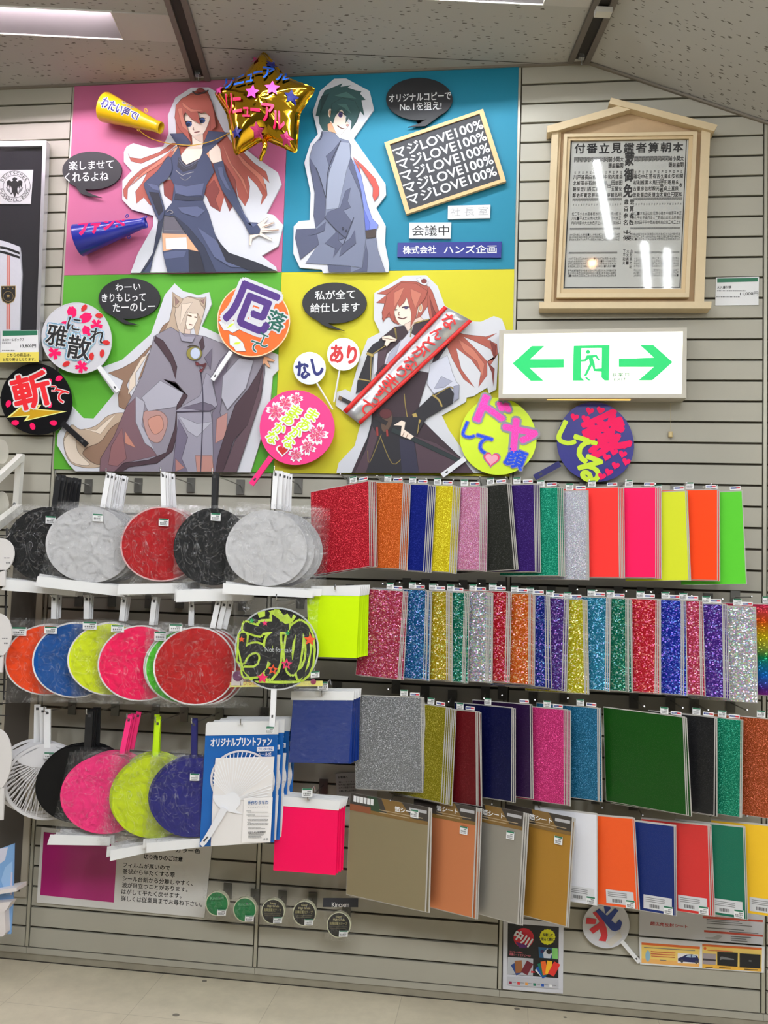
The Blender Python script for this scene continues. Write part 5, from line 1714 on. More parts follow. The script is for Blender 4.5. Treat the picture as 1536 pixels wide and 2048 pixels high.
# ------------------------------------------------------------------ framed jersey
def jersey():
    q = lambda x, y: (x * .2344, 260 + y * .2344)
    D = 0.052
    ALU = mat('frame_aluminium', (214, 214, 218), 0.25, 0.7)
    w = lambda pts, d=D: pl([q(*p) for p in pts], d)
    t = thing('picture_frame', 'silver framed box with a white football jersey and round eagle emblem', 'picture frame', P(*q(150, 1980), D))
    outer = [q(*p) for p in ((-520, 104), (395, 92), (330, 1960), (-620, 1990))]
    inner = [q(*p) for p in ((-480, 146), (364, 134), (304, 1905), (-580, 1930))]
    mk('case', *slab(pl(outer, .030), .026), mat('case_grey', (196, 194, 190), .5), t)
    frame_mesh('frame', outer, inner, D, .030, ALU, t)
    mk('backing', *slab(pl(inner, .034), .002), mat('backing_black', (26, 26, 34), 0.7), t)
    cdD = .038
    card = mk('emblem_card', *slab(w([(-10, 343), (283, 340), (262, 632), (-30, 632)], cdD), .002), WHITE, t)
    cx, cy, R = 124, 483, 136
    mb = MB()

    def ring(r0, r1, m):
        a = [q(*p) for p in ellipse(cx, cy, r0, r0, 44)]
        b = [q(*p) for p in ellipse(cx, cy, r1, r1, 44)]
        for i in range(44):
            j = (i + 1) % 44
            mb.add(pl([a[i], b[i], b[j], a[j]], cdD + .0005), [(0, 1, 2, 3)], m)
    ring(R, R - 4, INK)
    ring(98, 94, INK)
    GR = INKG

    def arc(s, a0, a1, r, h, inward):
        k = len(s)
        for i, ch in enumerate(s):
            if ch == ' ':
                continue
            a = math.radians(a0 + (a1 - a0) * (i + .5) / k)
            px, py = cx + r * math.cos(a), cy + r * math.sin(a)
            rot = math.degrees(a) + (90 if not inward else -90)
            wch = h * (.35 if ch in 'I-' else .8)
            TL, TR, BL = tri(px, py, wch, h if ch != '-' else h * .18, rot)
            text_into(mb, ch, P(*q(*TL), cdD), P(*q(*TR), cdD), P(*q(*BL), cdD), INK, 0.0006, 0.02, 1.0, Vector((0, -1, 0)))
    arc('DEUTSCHER', -160, -22, 115, 24, False)
    arc('FUSSBALL-BUND', 172, 8, 115, 24, True)
    eagle = [(124, 402), (140, 408), (150, 418), (142, 424), (135, 430), (150, 440), (160, 430), (176, 428), (192, 440), (188, 470), (180, 495), (172, 470), (164, 505), (156, 480), (148, 500), (150, 530), (162, 548), (150, 550), (142, 535), (134, 560), (126, 575), (118, 560), (110, 535), (100, 550), (88, 548), (100, 530), (100, 500), (92, 480), (84, 505), (76, 470), (68, 495), (60, 470), (56, 440), (72, 428), (88, 430), (98, 440), (112, 430), (104, 420), (112, 408)]
    mb.add(pl([q(*p) for p in eagle][::-1], cdD + .0006), [tuple(range(len(eagle)))], INK)
    for sgn in (-1, 1):
        for k in range(4):
            x = cx + sgn * (44 + k * 9)
            pts = [(x - 3, 505 + k * -6), (x + 3, 505 - k * 6), (x + 3 - sgn * 12, 545 - k * 8), (x - 3 - sgn * 12, 545 - k * 8)]
            mb.add(pl([q(*p) for p in pts], cdD + .0006)[::-1], [(0, 1, 2, 3)], GR)
    mb.build('emblem', card)
    JW = mat('jersey_white', (222, 222, 230), 0.8, bump=0.5, bscale=30)
    body = [(-420, 960), (-200, 930), (0, 940), (60, 955), (165, 995), (172, 1050), (184, 1230), (172, 1500), (160, 1900), (-420, 1910)]
    js = mk('jersey', *slab(w(body, .046), .010), JW, t)
    J = lambda pts: [q(*p) for p in pts]
    BK, RL, GO = mat('jersey_black', (30, 30, 34), .8), mat('jersey_red', (214, 120, 110), .8), mat('badge_gold', (176, 150, 90), .5)
    layers('jersey_trim', [(J([(0, 990), (60, 1000), (166, 1040), (168, 1062), (60, 1022), (0, 1012)]), BK), (J([(0, 1028), (60, 1040), (168, 1078), (168, 1098), (60, 1062), (0, 1048)]), BK),
                           (J([(58, 1065), (84, 1072), (88, 1700), (54, 1700)]), RL), (J([(66, 1065), (76, 1070), (76, 1700), (66, 1700)]), mat('jersey_pink', (236, 196, 190), .8)),
                           (J([(8, 1330), (134, 1328), (134, 1420), (118, 1460), (70, 1490), (20, 1462), (8, 1420)]), GO), (J([(13, 1335), (129, 1333), (129, 1418), (114, 1455), (70, 1482), (24, 1458), (13, 1418)]), BK),
                           (J(ellipse(70, 1420, 44, 44)), GO), (J(ellipse(70, 1420, 41, 41)), BK), (J(star(70, 1415, 18)), GO), (J(star(30, 1350, 9)), GO), (J(star(70, 1350, 9)), GO), (J(star(110, 1350, 9)), GO)], .0464, js)
    mk('glass_pane', *slab(pl(inner, D - .002), .002), GLASS, t)


jersey()


# ------------------------------------------------------------------ left edge: rack, rolls, small fans
def left_edge():
    WH = mat('rack_white', (224, 222, 214), 0.35)
    t = thing('roll_rack', 'white square-tube rack arm holding film rolls at the left edge', 'rack', P(34, 1030, .06))

    def bar(name, a, b, w=.024):
        d = (b - a).normalized()
        s1 = d.cross(Vector((1, 0, 0))).normalized()
        o = a - Vector((w / 2, 0, 0)) - s1 * w / 2
        mk(name, *obox(o, b - a, Vector((w, 0, 0)), s1 * w), WH, t)
    bar('post', P(41, 908, .06), P(33, 1022, .06))
    bar('arm', P(42, 914, .07), P(-14, 966, .30))
    bar('arm', P(38, 1016, .07), P(-14, 1056, .30), .03)
    mk('bolt', *tube([P(28.5, 1008, .074), P(28.5, 1008, .080)], .006, 10), CHROME, t)
    for k, (cy, r, col, lab) in enumerate(((903, .040, (236, 226, 170), 'pale yellow clear film roll on the upper arm of the white rack'), (1008, .042, (176, 160, 84), 'olive yellow clear film roll on the lower arm of the white rack'))):
        c = P(-4, cy, .20 if k == 0 else .16)
        rt = thing('film_roll', lab, 'film roll', c - Vector((0, 0, r)), 'clear film rolls on the white rack')
        mk('film', *tube([c - Vector((.30, 0, 0)), c + Vector((.012, 0, 0))], r * .8, 24), mat('film_%d' % k, col, .25, coat=.6), rt, smooth=False)
        mk('end_disc', *tube([c + Vector((.013, 0, 0)), c + Vector((.017, 0, 0))], r * 1.15, 24), mat('end_disc_clear', (206, 202, 190), .3), rt)
    PF = mat('small_fan_white', (222, 218, 216), .35)
    for k, (cx, cy, a, b, hy, hw, lab) in enumerate(((0, 1110, 28, 34, 1172, 11, 'small white plastic hand fan at the left edge under the roll rack'), (-4, 1271, 27, 44, 1345, 10, 'small white plastic hand fan at the left edge beside the orange fans'), (-6, 1519, 29, 61, 1640, 14, 'long white plastic hand fan at the left edge beside the skeleton fans'))):
        Dk = .30
        ft = thing('hand_fan', lab, 'fan', P(cx, hy, Dk), 'white hand fans at the left edge')
        mk('blade', *slab(pl(egg(cx, cy, a, b, math.pi / 2, 36, .1), Dk), .006), PF, ft)
        mk('handle', *slab(pl([(cx - hw * .2, cy + b - 4), (cx + hw, cy + b - 4), (cx + hw * .8, hy), (cx - hw * .2, hy)], Dk), .008), PF, ft)
        if k < 2:
            mb = MB()
            bars(mb, cx + 8, cx + 20, cy + 5, 1.6, Dk + .0006, INKG, rng, 3)
            bars(mb, cx + 12, cx + 20, cy + 14, 3, Dk + .0006, INKG, rng, 3)
            mb.build('small_print', ft)
    WB = mat('wire_black', (36, 34, 34), .5)
    t = thing('wire_rack', 'black wire grid rack standing at the left edge behind the white hand fans', 'rack', P(8, 1445, .2))
    mb = MB()
    for x, y0, y1 in ((14, 1056, 1400), (-6, 1056, 1450)):
        mb.add(*tube([P(x, y0, .2), P(x - 6 if x > 0 else x, y1, .2)], .004, 6), WB)
    for y in range(1070, 1440, 24):
        mb.add(*tube([P(-30, y, .2), P(15, y + 1, .2)], .002, 6), WB)
    mb.build('grid', t)
    mk('hook_wire', *tube([P(-10, 1076, .26), P(14, 1074, .30), P(20, 1066, .31)], .003, 6), CHROME, t)
    # dark panel with pale border
    z0, z1 = P(50, 1795, .012).z, P(90, 1030, .012).z
    xr, xl = P(72, 1430, .012).x, P(4, 1430, .012).x
    t = thing('display_board', 'tall dark brown board with pale border on the wall at the lower left', 'display board', ((xl + xr) / 2, -.012, z0))
    mk('panel', *box(xl, xr, -.012, -.002, z0, z1), mat('panel_pale', (168, 160, 144), .6), t)
    mk('dark_face', *box(xl + .012, xr - .026, -.0135, -.0119, z0 + .02, z1 - .02), mat('panel_dark', (70, 64, 58), .6), t)
    # blue packet and white bracket
    t = outline_thing('packet', 'light blue clear packet at the left edge above the white bracket', 'packet', [(-40, 1712), (28.5, 1687), (26, 1800), (22, 1868), (-40, 1868)], .20, .006, mat('packet_blue', (120, 164, 214), .35, coat=.5), 'pouch')
    layers('packet_print', [([(-40, 1706), (16, 1694), (10, 1720), (-10, 1735), (-40, 1740)], pm((206, 206, 222))), ([(10, 1735), (25, 1722), (24, 1790), (12, 1790), (2, 1760)], pm((150, 186, 226))), ([(22, 1745), (25, 1744), (24, 1790), (20, 1790)], pm((206, 196, 214)))], .2006, t)
    BR = mat('bracket_white', (226, 218, 216), .35)
    t = thing('bracket', 'white plastic stand with flat top at the lower left edge', 'stand', P(5, 1872, .24))
    mk('top_plate', *obox(P(-40, 1795, .24), P(33, 1783, .24) - P(-40, 1795, .24), Vector((0, .07, 0)), Vector((0, 0, .014))), BR, t)
    mk('neck', *slab(pl([(-30, 1808), (22, 1804), (14, 1818), (8, 1824), (-30, 1826)], .235), .04), BR, t)
    mk('stem', *slab(pl([(-30, 1822), (9, 1822), (11, 1866), (6, 1873), (-30, 1874)], .232), .035), BR, t)


left_edge()


# ------------------------------------------------------------------ notices low on the wall
def notice_board():
    q = lambda x, y: (60 + x * .2409, 1640 + y * .2409)
    D = .006
    t = outline_thing('notice_board', 'white notice board with magenta square and cutting advice low on the left', 'notice', [q(95, 60), (424, 1692), (408.5, 1835.5), q(55, 685)], D, .004, mat('notice_white', (212, 210, 206), .55), 'board')
    mk('magenta_film', *slab(pl([q(115, 100), q(725, 180), q(695, 685), q(85, 622)], D + .001), .001), mat('magenta_film', (170, 30, 110), .35, coat=.3, noise=.08, nscale=12), t)
    mb = MB()
    n = Vector((0, -1, 0))
    for s, a, b, h, bo in (('切り売りのご注意', (945, 283), (1268, 306), 40, .03), ('カラー色', (1210, 232), (1415, 240), 36, .03), ('フィルムが厚いので', (775, 350), (1163, 377), 40, .012), ('巻状から平たくする際', (772, 403), (1203, 434), 42, .012), ('シール台紙から分離しやすく、', (770, 463), (1352, 505), 42, .012), ('波が目立つことがあります。', (766, 516), (1310, 556), 42, .012), ('はがして平たく戻せます。', (762, 572), (1258, 608), 42, .012), ('詳しくは従業員までお尋ね下さい。', (757, 627), (1430, 678), 44, .012)):
        text_into(mb, s, P(*q(*a), D), P(*q(*b), D), P(*q(a[0] - 2, a[1] + h), D), INK, .0006, bo, 1.0, n)
    mb.build('lettering', t)


notice_board()


def leaflet_black():
    q = lambda x, y: (960 + x * .1823, 1780 + y * .1823)
    J = lambda pts: [q(*p) for p in pts]
    D = .006
    t = outline_thing('leaflet', 'white bordered black leaflet with fanned colour samples low on the wall', 'leaflet', J([(255, 300), (917, 365), (910, 1138), (250, 1088)]), D, .003, mat('leaflet_white', (208, 208, 214), .5), 'sheet')
    BK = mat('leaflet_black', (32, 32, 32), .5)
    cols = dict(n=(44, 70, 130), b=(150, 96, 56), r=(110, 36, 46), w=(226, 226, 226), g=(20, 110, 86), o=(236, 104, 40), y=(246, 190, 40), rr=(226, 54, 48), bl=(30, 84, 160))

    def card(px, py, a, w, h, c):
        cs, sn = math.cos(math.radians(a)), math.sin(math.radians(a))
        return (J([(px + x * cs - y * sn, py + x * sn + y * cs) for x, y in ((0, 0), (-w, 0), (-w, -h), (0, -h))]), pm(c))
    layers('picture', [(J([(305, 365), (865, 405), (860, 968), (300, 925)]), BK), (J(ellipse(480, 525, 112, 108, 24)), pm((206, 44, 56))), (J([(390, 570), (520, 600), (510, 636), (430, 630)]), pm((96, 40, 110))),
                       (J(star(740, 515, 88, 0, .93, 16)), pm((226, 220, 40))), (J([(640, 625), (852, 640), (855, 760), (650, 742)]), pm((40, 90, 130))), (J([(790, 636), (852, 640), (855, 760), (790, 752)]), pm((130, 200, 110))), (J([(690, 690), (740, 640), (790, 700), (770, 750), (700, 745)]), pm((206, 210, 220))), (J(ellipse(757, 675, 30, 28)), BK), (J(ellipse(682, 675, 20, 20)), pm((60, 40, 80))),
                       (J([(305, 735), (583, 752), (580, 942), (300, 922)]), pm((178, 180, 184))), card(450, 900, -38, 44, 120, cols['w']), card(460, 905, -28, 70, 130, cols['n']), card(470, 905, -5, 80, 135, cols['b']), card(520, 935, 28, 80, 140, cols['r']),
                       card(720, 945, -44, 40, 130, cols['w']), card(730, 945, -34, 50, 140, cols['bl']), card(735, 930, -24, 50, 150, cols['g']), card(745, 925, -10, 55, 150, cols['o']), card(775, 925, 8, 60, 145, cols['y']), card(810, 950, 28, 75, 150, cols['rr']),
                       (J([(560, 885), (600, 895), (610, 905), (560, 910)]), pm((206, 44, 56))), (J([(300, 950), (860, 985), (862, 1085), (300, 1045)]), pm((190, 190, 196)))]
           + [(J([(320 + 88 * k, 1000 + 7 * k), (350 + 88 * k, 1003 + 7 * k), (350 + 88 * k, 1033 + 7 * k), (320 + 88 * k, 1030 + 7 * k)]), pm(c)) for k, c in enumerate(((150, 40, 70), (220, 60, 60), (232, 160, 80), (30, 120, 90), (40, 84, 170), (236, 236, 236)))]
           + [(J([(355 + 88 * k, 1008 + 7 * k), (395 + 88 * k, 1011 + 7 * k), (395 + 88 * k, 1016 + 7 * k), (355 + 88 * k, 1013 + 7 * k)]), INKG) for k in range(6)], D, t)
    mb = MB()
    n = Vector((0, -1, 0))
    Z = D + 40 * LIFT
    TL, TR, BL = tri(470, 530, 200, 105, 32)
    text_into(mb, '中川', P(*q(*TL), Z), P(*q(*TR), Z), P(*q(*BL), Z), WHITE, .0003, .05, 1, n)
    for s, a, b, h, m, bo in (('反射して', (690, 472), (800, 478), 36, INK, .03), ('明るく輝く', (672, 520), (808, 528), 36, INK, .03), ('コンサート等に', (325, 665), (470, 676), 22, pm((214, 110, 120)), .02), ('応援シートでアピール！', (322, 693), (555, 712), 24, pm((214, 110, 120)), .02)):
        text_into(mb, s, P(*q(*a), Z), P(*q(*b), Z), P(*q(a[0], a[1] + h), Z), m, .0003, bo, 1, n)
    mb.build('lettering', t)


leaflet_black()


def leaflets_right():
    q = lambda x, y: (1256 + x * .1823, 1800 + y * .1823)
    J = lambda pts: [q(*p) for p in pts]
    D = .006
    n = Vector((0, -1, 0))
    LW = mat('leaflet_white', (208, 208, 214), .5)
    rb, OR, YE, BKP = pm((206, 84, 66)), pm((226, 110, 50)), pm((240, 206, 110)), pm((34, 34, 34))
    t = outline_thing('leaflet', 'grey white leaflet with red title above the one with the car', 'leaflet', J([(125, 60), (1500, 140), (1485, 492), (122, 388)]), D, .003, LW, 'sheet', 'reflective sheet leaflets')
    mb = MB()
    text_into(mb, '超広角反射シート', P(*q(245, 237), D), P(*q(655, 272), D), P(*q(245, 276), D), pm((196, 60, 60)), .0006, .02, 1, n)
    mb.build('lettering', t)
    ly = [(J([(820, 175), (1480, 220), (1480, 244), (820, 200)]), rb), (J([(835, 330), (1480, 383), (1480, 406), (835, 352)]), rb), (J([(850, 408), (930, 408), (990, 380), (1040, 396), (990, 436), (850, 424)]), pm((176, 176, 180)))]
    for (x, y, w) in ((862, 208, 360), (862, 228, 390), (862, 250, 500), (862, 300, 410), (1110, 342, 320), (1130, 395, 220), (1130, 416, 170), (1130, 440, 180)):
        ly.append((J([(x, y), (x + w, y + w * .07), (x + w, y + w * .07 + 8), (x, y + 8)]), INKG))
    layers('print', ly, D, t)
    t = outline_thing('leaflet', 'orange and yellow leaflet with small car picture at the lower right', 'leaflet', J([(122, 408), (1500, 512), (1490, 800), (130, 705)]), D + .002, .003, WHITE, 'sheet', 'reflective sheet leaflets')
    ly = [(J([(148, 470), (790, 515), (780, 735), (148, 690)]), YE), (J([(148, 640), (785, 690), (780, 735), (148, 690)]), pm((240, 180, 100))), (J([(148, 465), (790, 512), (788, 538), (148, 490)]), OR), (J([(815, 485), (1470, 528), (1465, 787), (815, 745)]), YE), (J([(815, 700), (1468, 745), (1465, 787), (815, 745)]), pm((240, 184, 70))), (J([(815, 483), (1470, 525), (1468, 548), (815, 506)]), OR),
          (J([(545, 580), (770, 600), (768, 700), (545, 690)]), pm((232, 226, 226))), (J([(548, 640), (590, 625), (640, 600), (700, 596), (760, 615), (778, 650), (776, 690), (550, 672)]), pm((36, 40, 86))), (J([(630, 625), (660, 604), (690, 602), (688, 632)]), pm((170, 190, 210))), (J([(698, 602), (740, 612), (748, 630), (696, 632)]), pm((170, 190, 210))), (J(ellipse(592, 670, 16, 18)), pm((70, 70, 74))), (J(ellipse(750, 682, 17, 18)), pm((70, 70, 74))),
          (J(ellipse(217, 615, 26, 62)), pm((140, 180, 200))), (J(ellipse(845, 530, 15, 15)), OR), (J([(820, 585), (965, 592), (962, 712), (820, 702)]), pm((160, 148, 150))), (J([(820, 640), (965, 655), (964, 672), (820, 662)]), pm((60, 52, 56))), (J([(980, 568), (1205, 580), (1202, 732), (980, 716)]), BKP), (J([(1225, 585), (1455, 600), (1452, 752), (1225, 738)]), BKP), (J([(1010, 625), (1030, 620), (1160, 648), (1165, 658), (1030, 652), (1010, 660)]), pm((120, 120, 120))), (J([(1325, 658), (1355, 660), (1355, 680), (1325, 676)]), pm((90, 90, 90)))]
    for x, y, w, c in ((175, 515, 560, INKG), (250, 560, 270, rb), (250, 585, 270, rb), (255, 610, 260, rb), (870, 545, 280, rb), (350, 655, 70, INKG), (850, 733, 80, INK), (1000, 737, 130, INK), (1275, 755, 150, INK)):
        ly.append((J([(x, y), (x + w, y + w * .065), (x + w, y + w * .065 + 7), (x, y + 7)]), c))
    layers('print', ly, D + .002, t)


leaflets_right()

q = lambda x, y: (640 + x * .15625, 1540 + y * .15625)
t = outline_thing('notice', 'small grey white paper notice partly behind the silver glitter sheets', 'notice', [q(200, 45), q(720, 20), q(735, 370), q(218, 415)], .005, .002, mat('paper_grey', (176, 176, 174), .6), 'sheet')
mb = MB()
for s, a, b, h in (('お客様へ', (232, 82), (355, 76), 30), ('薄シートソフトタイプは', (238, 146), (560, 130), 22), ('切り売り販売は出来ません', (238, 180), (560, 160), 24), ('のでご希望の方はお申し付け', (240, 218), (560, 196), 24), ('お願い申し上げます', (243, 258), (468, 246), 24)):
    text_into(mb, s, P(*q(*a), .005), P(*q(*b), .005), P(*q(a[0] + 2, a[1] + h), .005), INK, .0006, .012, 1, Vector((0, -1, 0)))
mb.add(pl([q(292, 350), q(370, 342), q(372, 375), q(294, 382)], .0056)[::-1], [(0, 1, 2, 3)], INK)
mb.build('lettering', t)
# ------------------------------------------------------------------ hooks
def hook(X, Z, length, label, group='wire hooks on the slat wall', tip=True):
    t = thing('display_hook', label, 'hook', (X, -0.003, Z), group)
    mk('backplate', *box(X - .016, X + .016, -.006, -.0012, Z - .045, Z + .012), PLATE, t)
    path = [(X, -.005, Z - .01), (X, -length + .01, Z - .006), (X, -length, Z - .003)]
    if tip:
        path += [(X, -length - .004, Z + .004), (X, -length - .004, Z + .016)]
    mk('rod', *tube(path, .0024, 6), CHROME, t)
    return t


def sticker(name, TL, TR, BL, n, parent, rng_, brand=False):
    """price tag: white label with a green band and bar code; brand tag: blue to red bar"""
    TL, TR, BL = Vector(TL), Vector(TR), Vector(BL)
    a, b = TR - TL, BL - TL
    mb = MB()
    mb.add(*slab([TL + n * .0006, TR + n * .0006, TR + b + n * .0006, BL + n * .0006], .0004, n), WHITE)
    k = .0008

    def rect(u0, v0, u1, v1, m):
        mb.add([TL + a * u0 + b * v0 + n * k, TL + a * u0 + b * v1 + n * k, TL + a * u1 + b * v1 + n * k, TL + a * u1 + b * v0 + n * k], [(0, 1, 2, 3)], m)
    if brand:
        rect(.08, .28, .60, .72, mat('brand_blue', (44, 66, 140), .4))
        rect(.60, .28, .94, .72, mat('brand_red', (196, 60, 70), .4))
        rect(.14, .42, .55, .58, WHITE)
    else:
        rect(.04, .0, .96, .2, GREENTAG)
        rect(.5, .3, .86, .42, INKG)
        for i in range(9):
            u = .14 + .08 * i
            rect(u, .5, u + (.03 if i % 2 else .05), .72, INK)
        rect(.14, .8, .8, .88, INKG)
    return mb.build(name, parent)


def bag_sheet(name, o, eu, ev, n, W, H, parent, m, nu=10, nv=12, amp=.0022, seed=0):
    """slack clear sheet"""
    r = random.Random(seed)
    ph = [r.uniform(0, 6.28) for _ in range(6)]
    v, f = [], []
    for j in range(nv + 1):
        for i in range(nu + 1):
            u, w = i / nu, j / nv
            e = min(u, 1 - u, w, 1 - w)
            h = amp * (math.sin(u * 9 + w * 5 + ph[0]) + math.sin(w * 13 - u * 7 + ph[1]) + .6 * math.sin(u * 23 + ph[2]) * math.sin(w * 19 + ph[3])) * min(1, e * 8)
            v.append(o + eu * (W * u) + ev * (H * w) + n * h)
    for j in range(nv):
        for i in range(nu):
            a = j * (nu + 1) + i
            f.append((a, a + nu + 1, a + nu + 2, a + 1))
    return mk(name, v, f, m, parent, smooth=True)


# ------------------------------------------------------------------ plain round fans on hooks
def fan_stack(key, names, ht, hb, c, a, b, D, n, gap, face, hand, bag=None, card=None, tag=None, yaw=8.0, jit=(0, 0), rear=None, hw=9.0, skeleton=False, lbl_tag=None, base=None, face_inner=None):
    """front fan traced at depth D, the others behind it along the hook"""
    lf, lr, grp = names
    ang = math.atan2(hb[1] - ht[1], hb[0] - ht[0]) + math.pi
    t = thing('round_fan', lf, 'fan', P(ht[0], ht[1] + 4, D), grp)
    o = egg(c[0], c[1], a, b, math.atan2(ht[1] - c[1], ht[0] - c[0]), 44, .05)
    if skeleton:
        mb = MB()
        inr = [(c[0] + (x - c[0]) * .93, c[1] + (y - c[1]) * .93) for x, y in o]
        for i in range(44):
            j = (i + 1) % 44
            mb.add(*slab(pl([o[i], o[j], inr[j], inr[i]], D), .004), face)
        mb.build('rim', t)
        # ribs spread from the neck
        mb = MB()
        neck = (ht[0] + (c[0] - ht[0]) * .52, c[1] - b * .62)
        for i in range(2, 42):
            e = inr[i]
            if e[1] > c[1] - b * .72:
                mb.add(*slab(pl(ribbon([neck, e], 1.5 if i % 2 else 2.6), D - .0008), .002), face)
        mb.build('rib_lattice', t)
        mb = MB()
        web = [neck] + [(c[0] + a * .70 * math.cos(x), c[1] - b * .62 + b * .26 * math.sin(x)) for x in [math.pi * q / 12 for q in range(13)]]
        mb.add(*slab(pl(web[1:] + [(c[0] - a * .1, c[1] - b * .95), (c[0] + a * .1, c[1] - b * .95)], D + .0006), .003), face)
        mb.build('web', t)
    else:
        fc = mk('fan_face', *slab(pl(o, D), .0025), face, t)
        mb = MB()
        for i in range(44):
            j = (i + 1) % 44
            q = [o[i], o[j], (c[0] + (o[j][0] - c[0]) * .965, c[1] + (o[j][1] - c[1]) * .965), (c[0] + (o[i][0] - c[0]) * .965, c[1] + (o[i][1] - c[1]) * .965)]
            mb.add(*slab(pl(q, D + .0006), .004), face_inner or face)
        mb.build('rim', t)
        if bag is not None or card is not None:
            # pleats of the ribs under the paper
            mb = MB()
            neck = (c[0] + (ht[0] - c[0]) * .75, c[1] - b * .8)
            for i in range(3, 42, 2):
                e = (c[0] + (o[i][0] - c[0]) * .94, c[1] + (o[i][1] - c[1]) * .94)
                if e[1] > c[1] - b * .5:
                    mb.add(*slab(pl(ribbon([neck, e], .5, 1.6), D + .0004), .001), face)
            mb.build('pleat', t)
    hd = mk('handle', *slab(pl(ribbon([ht, hb], hw), D + .0012), .007), hand, t)
    dx, dy = (hb[0] - ht[0]), (hb[1] - ht[1])
    l = math.hypot(dx, dy)
    dx, dy = dx / l, dy / l
    p0, p1 = (ht[0] + dx * 6, ht[1] + dy * 6), (ht[0] + dx * 11, ht[1] + dy * 11)
    layers('hole', [(ribbon([p0, p1], hw * .42), mat('slot_dark', (70, 70, 72), .6))], D + .0014, hd)
    nv = Vector((0, -1, 0))
    if bag:
        TL, TR, BL = (P(*q, D + .0045) for q in bag)
        eu, ev = (TR - TL), (BL - TL)
        bag_sheet('clear_bag', TL, eu.normalized(), ev.normalized(), nv, eu.length, ev.length, t, BAG, 14, 14, .0014, ord(key[0]) + ord(key[1]))
    if card:
        mk('header_card', *slab(pl(card, D + .007), .001), WHITE, t)
    if tag:
        w_, h_ = tag[2] if len(tag) > 2 else (19, 15), None
        w_, h_ = w_
        x, y = tag[0], tag[1]
        sticker('price_tag', P(x - w_ / 2, y - h_ / 2, D + .009), P(x + w_ / 2, y - h_ / 2 + 1, D + .009), P(x - w_ / 2 - .5, y + h_ / 2, D + .009), nv, t, rng)
    rg = random.Random(26 + ord(key[0]))
    p = t.location.copy()
    t.rotation_euler = (0, 0, math.radians(yaw))
    for k in range(1, n):
        off = Vector((rg.uniform(-.003, .003) * (2.2 if card else 1) + jit[0] * k, gap * k, rg.uniform(-.002, .002) + jit[1] * k))
        ro = (rg.uniform(-.012, .012), (rear or 0) * k + rg.uniform(-.035, .035), math.radians(yaw + rg.uniform(-1.5, 1.5)))
        copy_tree(t, p + off, ro, lr, grp + ', behind', skip=('price_tag',))
    hook(p.x, p.z + .004, D + .02, 'wire hook carrying the ' + base + ' round fans', tip=True)
    return t


def fn(col, where, extra=''):
    return ('foremost %s round fan %s' % (col, where), '%s round fan behind the foremost %s' % (col, where), '%s round fans' % (col + ' ' + where))


FB = mat('fan_black_plastic', (17, 17, 18), .45, spec=.2)
FW = mat('fan_white_plastic', (198, 197, 199), .45)
FR = mat('fan_red_film', (178, 14, 22), .4, spec=.2)
HBK = mat('handle_black', (28, 28, 30), .4)
HWH = mat('handle_white', (232, 232, 234), .4)
FO = mat('fan_neon_orange', (255, 76, 18), .45, spec=.15)
FBL = mat('fan_blue_film', (16, 82, 158), .4, spec=.2)
FYE = mat('fan_neon_yellow', (220, 236, 24), .45, spec=.15)
FPK = mat('fan_neon_pink', (255, 16, 92), .45, spec=.12)
FGR = mat('fan_neon_green', (84, 206, 46), .45, spec=.15)
FRD = mat('fan_red_plain', (186, 18, 20), .4, spec=.2)

UP_ = 'of the upper fan row'
fan_stack('b1', fn('black', 'at the left end of the upper fan row'), (117, 949), (108, 1016), (97, 1089), 77, 75, .250, 8, .022, FB, HBK,
          bag=((16, 1010), (178, 1008), (14, 1182)), card=((17, 1158), (150, 1172), (146, 1192), (10, 1180)), tag=(101.5, 1039.5), base='leftmost upper black', yaw=10, hw=10)
fan_stack('w2', fn('white', 'second in the upper fan row'), (217.5, 945), (205.5, 1015), (180, 1089), 80, 76, .275, 8, .021, FW, HWH,
          bag=((122, 1004), (268, 1008), (84, 1168)), card=((84, 1152), (242, 1172), (246, 1194), (79, 1172)), tag=(195.8, 1035), base='second upper white', yaw=10, hw=9.5)
fan_stack('r3', fn('red', 'third in the upper fan row'), (325.5, 943), (327, 1015), (322, 1088), 77, 75, .300, 6, .020, FR, HWH,
          bag=((241, 1008), (400, 1010), (238, 1190)), card=((241, 1168), (372, 1166), (372, 1186), (238, 1189)), tag=(326.5, 1044), base='third upper red', yaw=10, hw=9.5, face_inner=mat('rim_pinkish', (226, 180, 180), .4))
fan_stack('b4', fn('black', 'fourth in the upper fan row'), (428.5, 945), (427, 1017), (426.5, 1093), 76, 77, .325, 6, .020, FB, HBK,
          bag=((352, 1008), (508, 1012), (350, 1202)), card=((355, 1180), (505, 1176), (500, 1200), (354, 1204)), tag=(430.5, 1033.5), base='fourth upper black', yaw=10, hw=9.5, jit=(-.004, 0))
fan_stack('w5', fn('white', 'at the right end of the upper fan row'), (551.5, 941), (546.5, 1018), (534, 1096), 79, 76, .350, 6, .020, FW, HWH,
          bag=((466, 1004), (631, 1012), (448, 1186)), card=((449, 1166), (625, 1182), (622, 1196), (448, 1187)), base='rightmost upper white', yaw=10, hw=9.5, jit=(.006, 0))

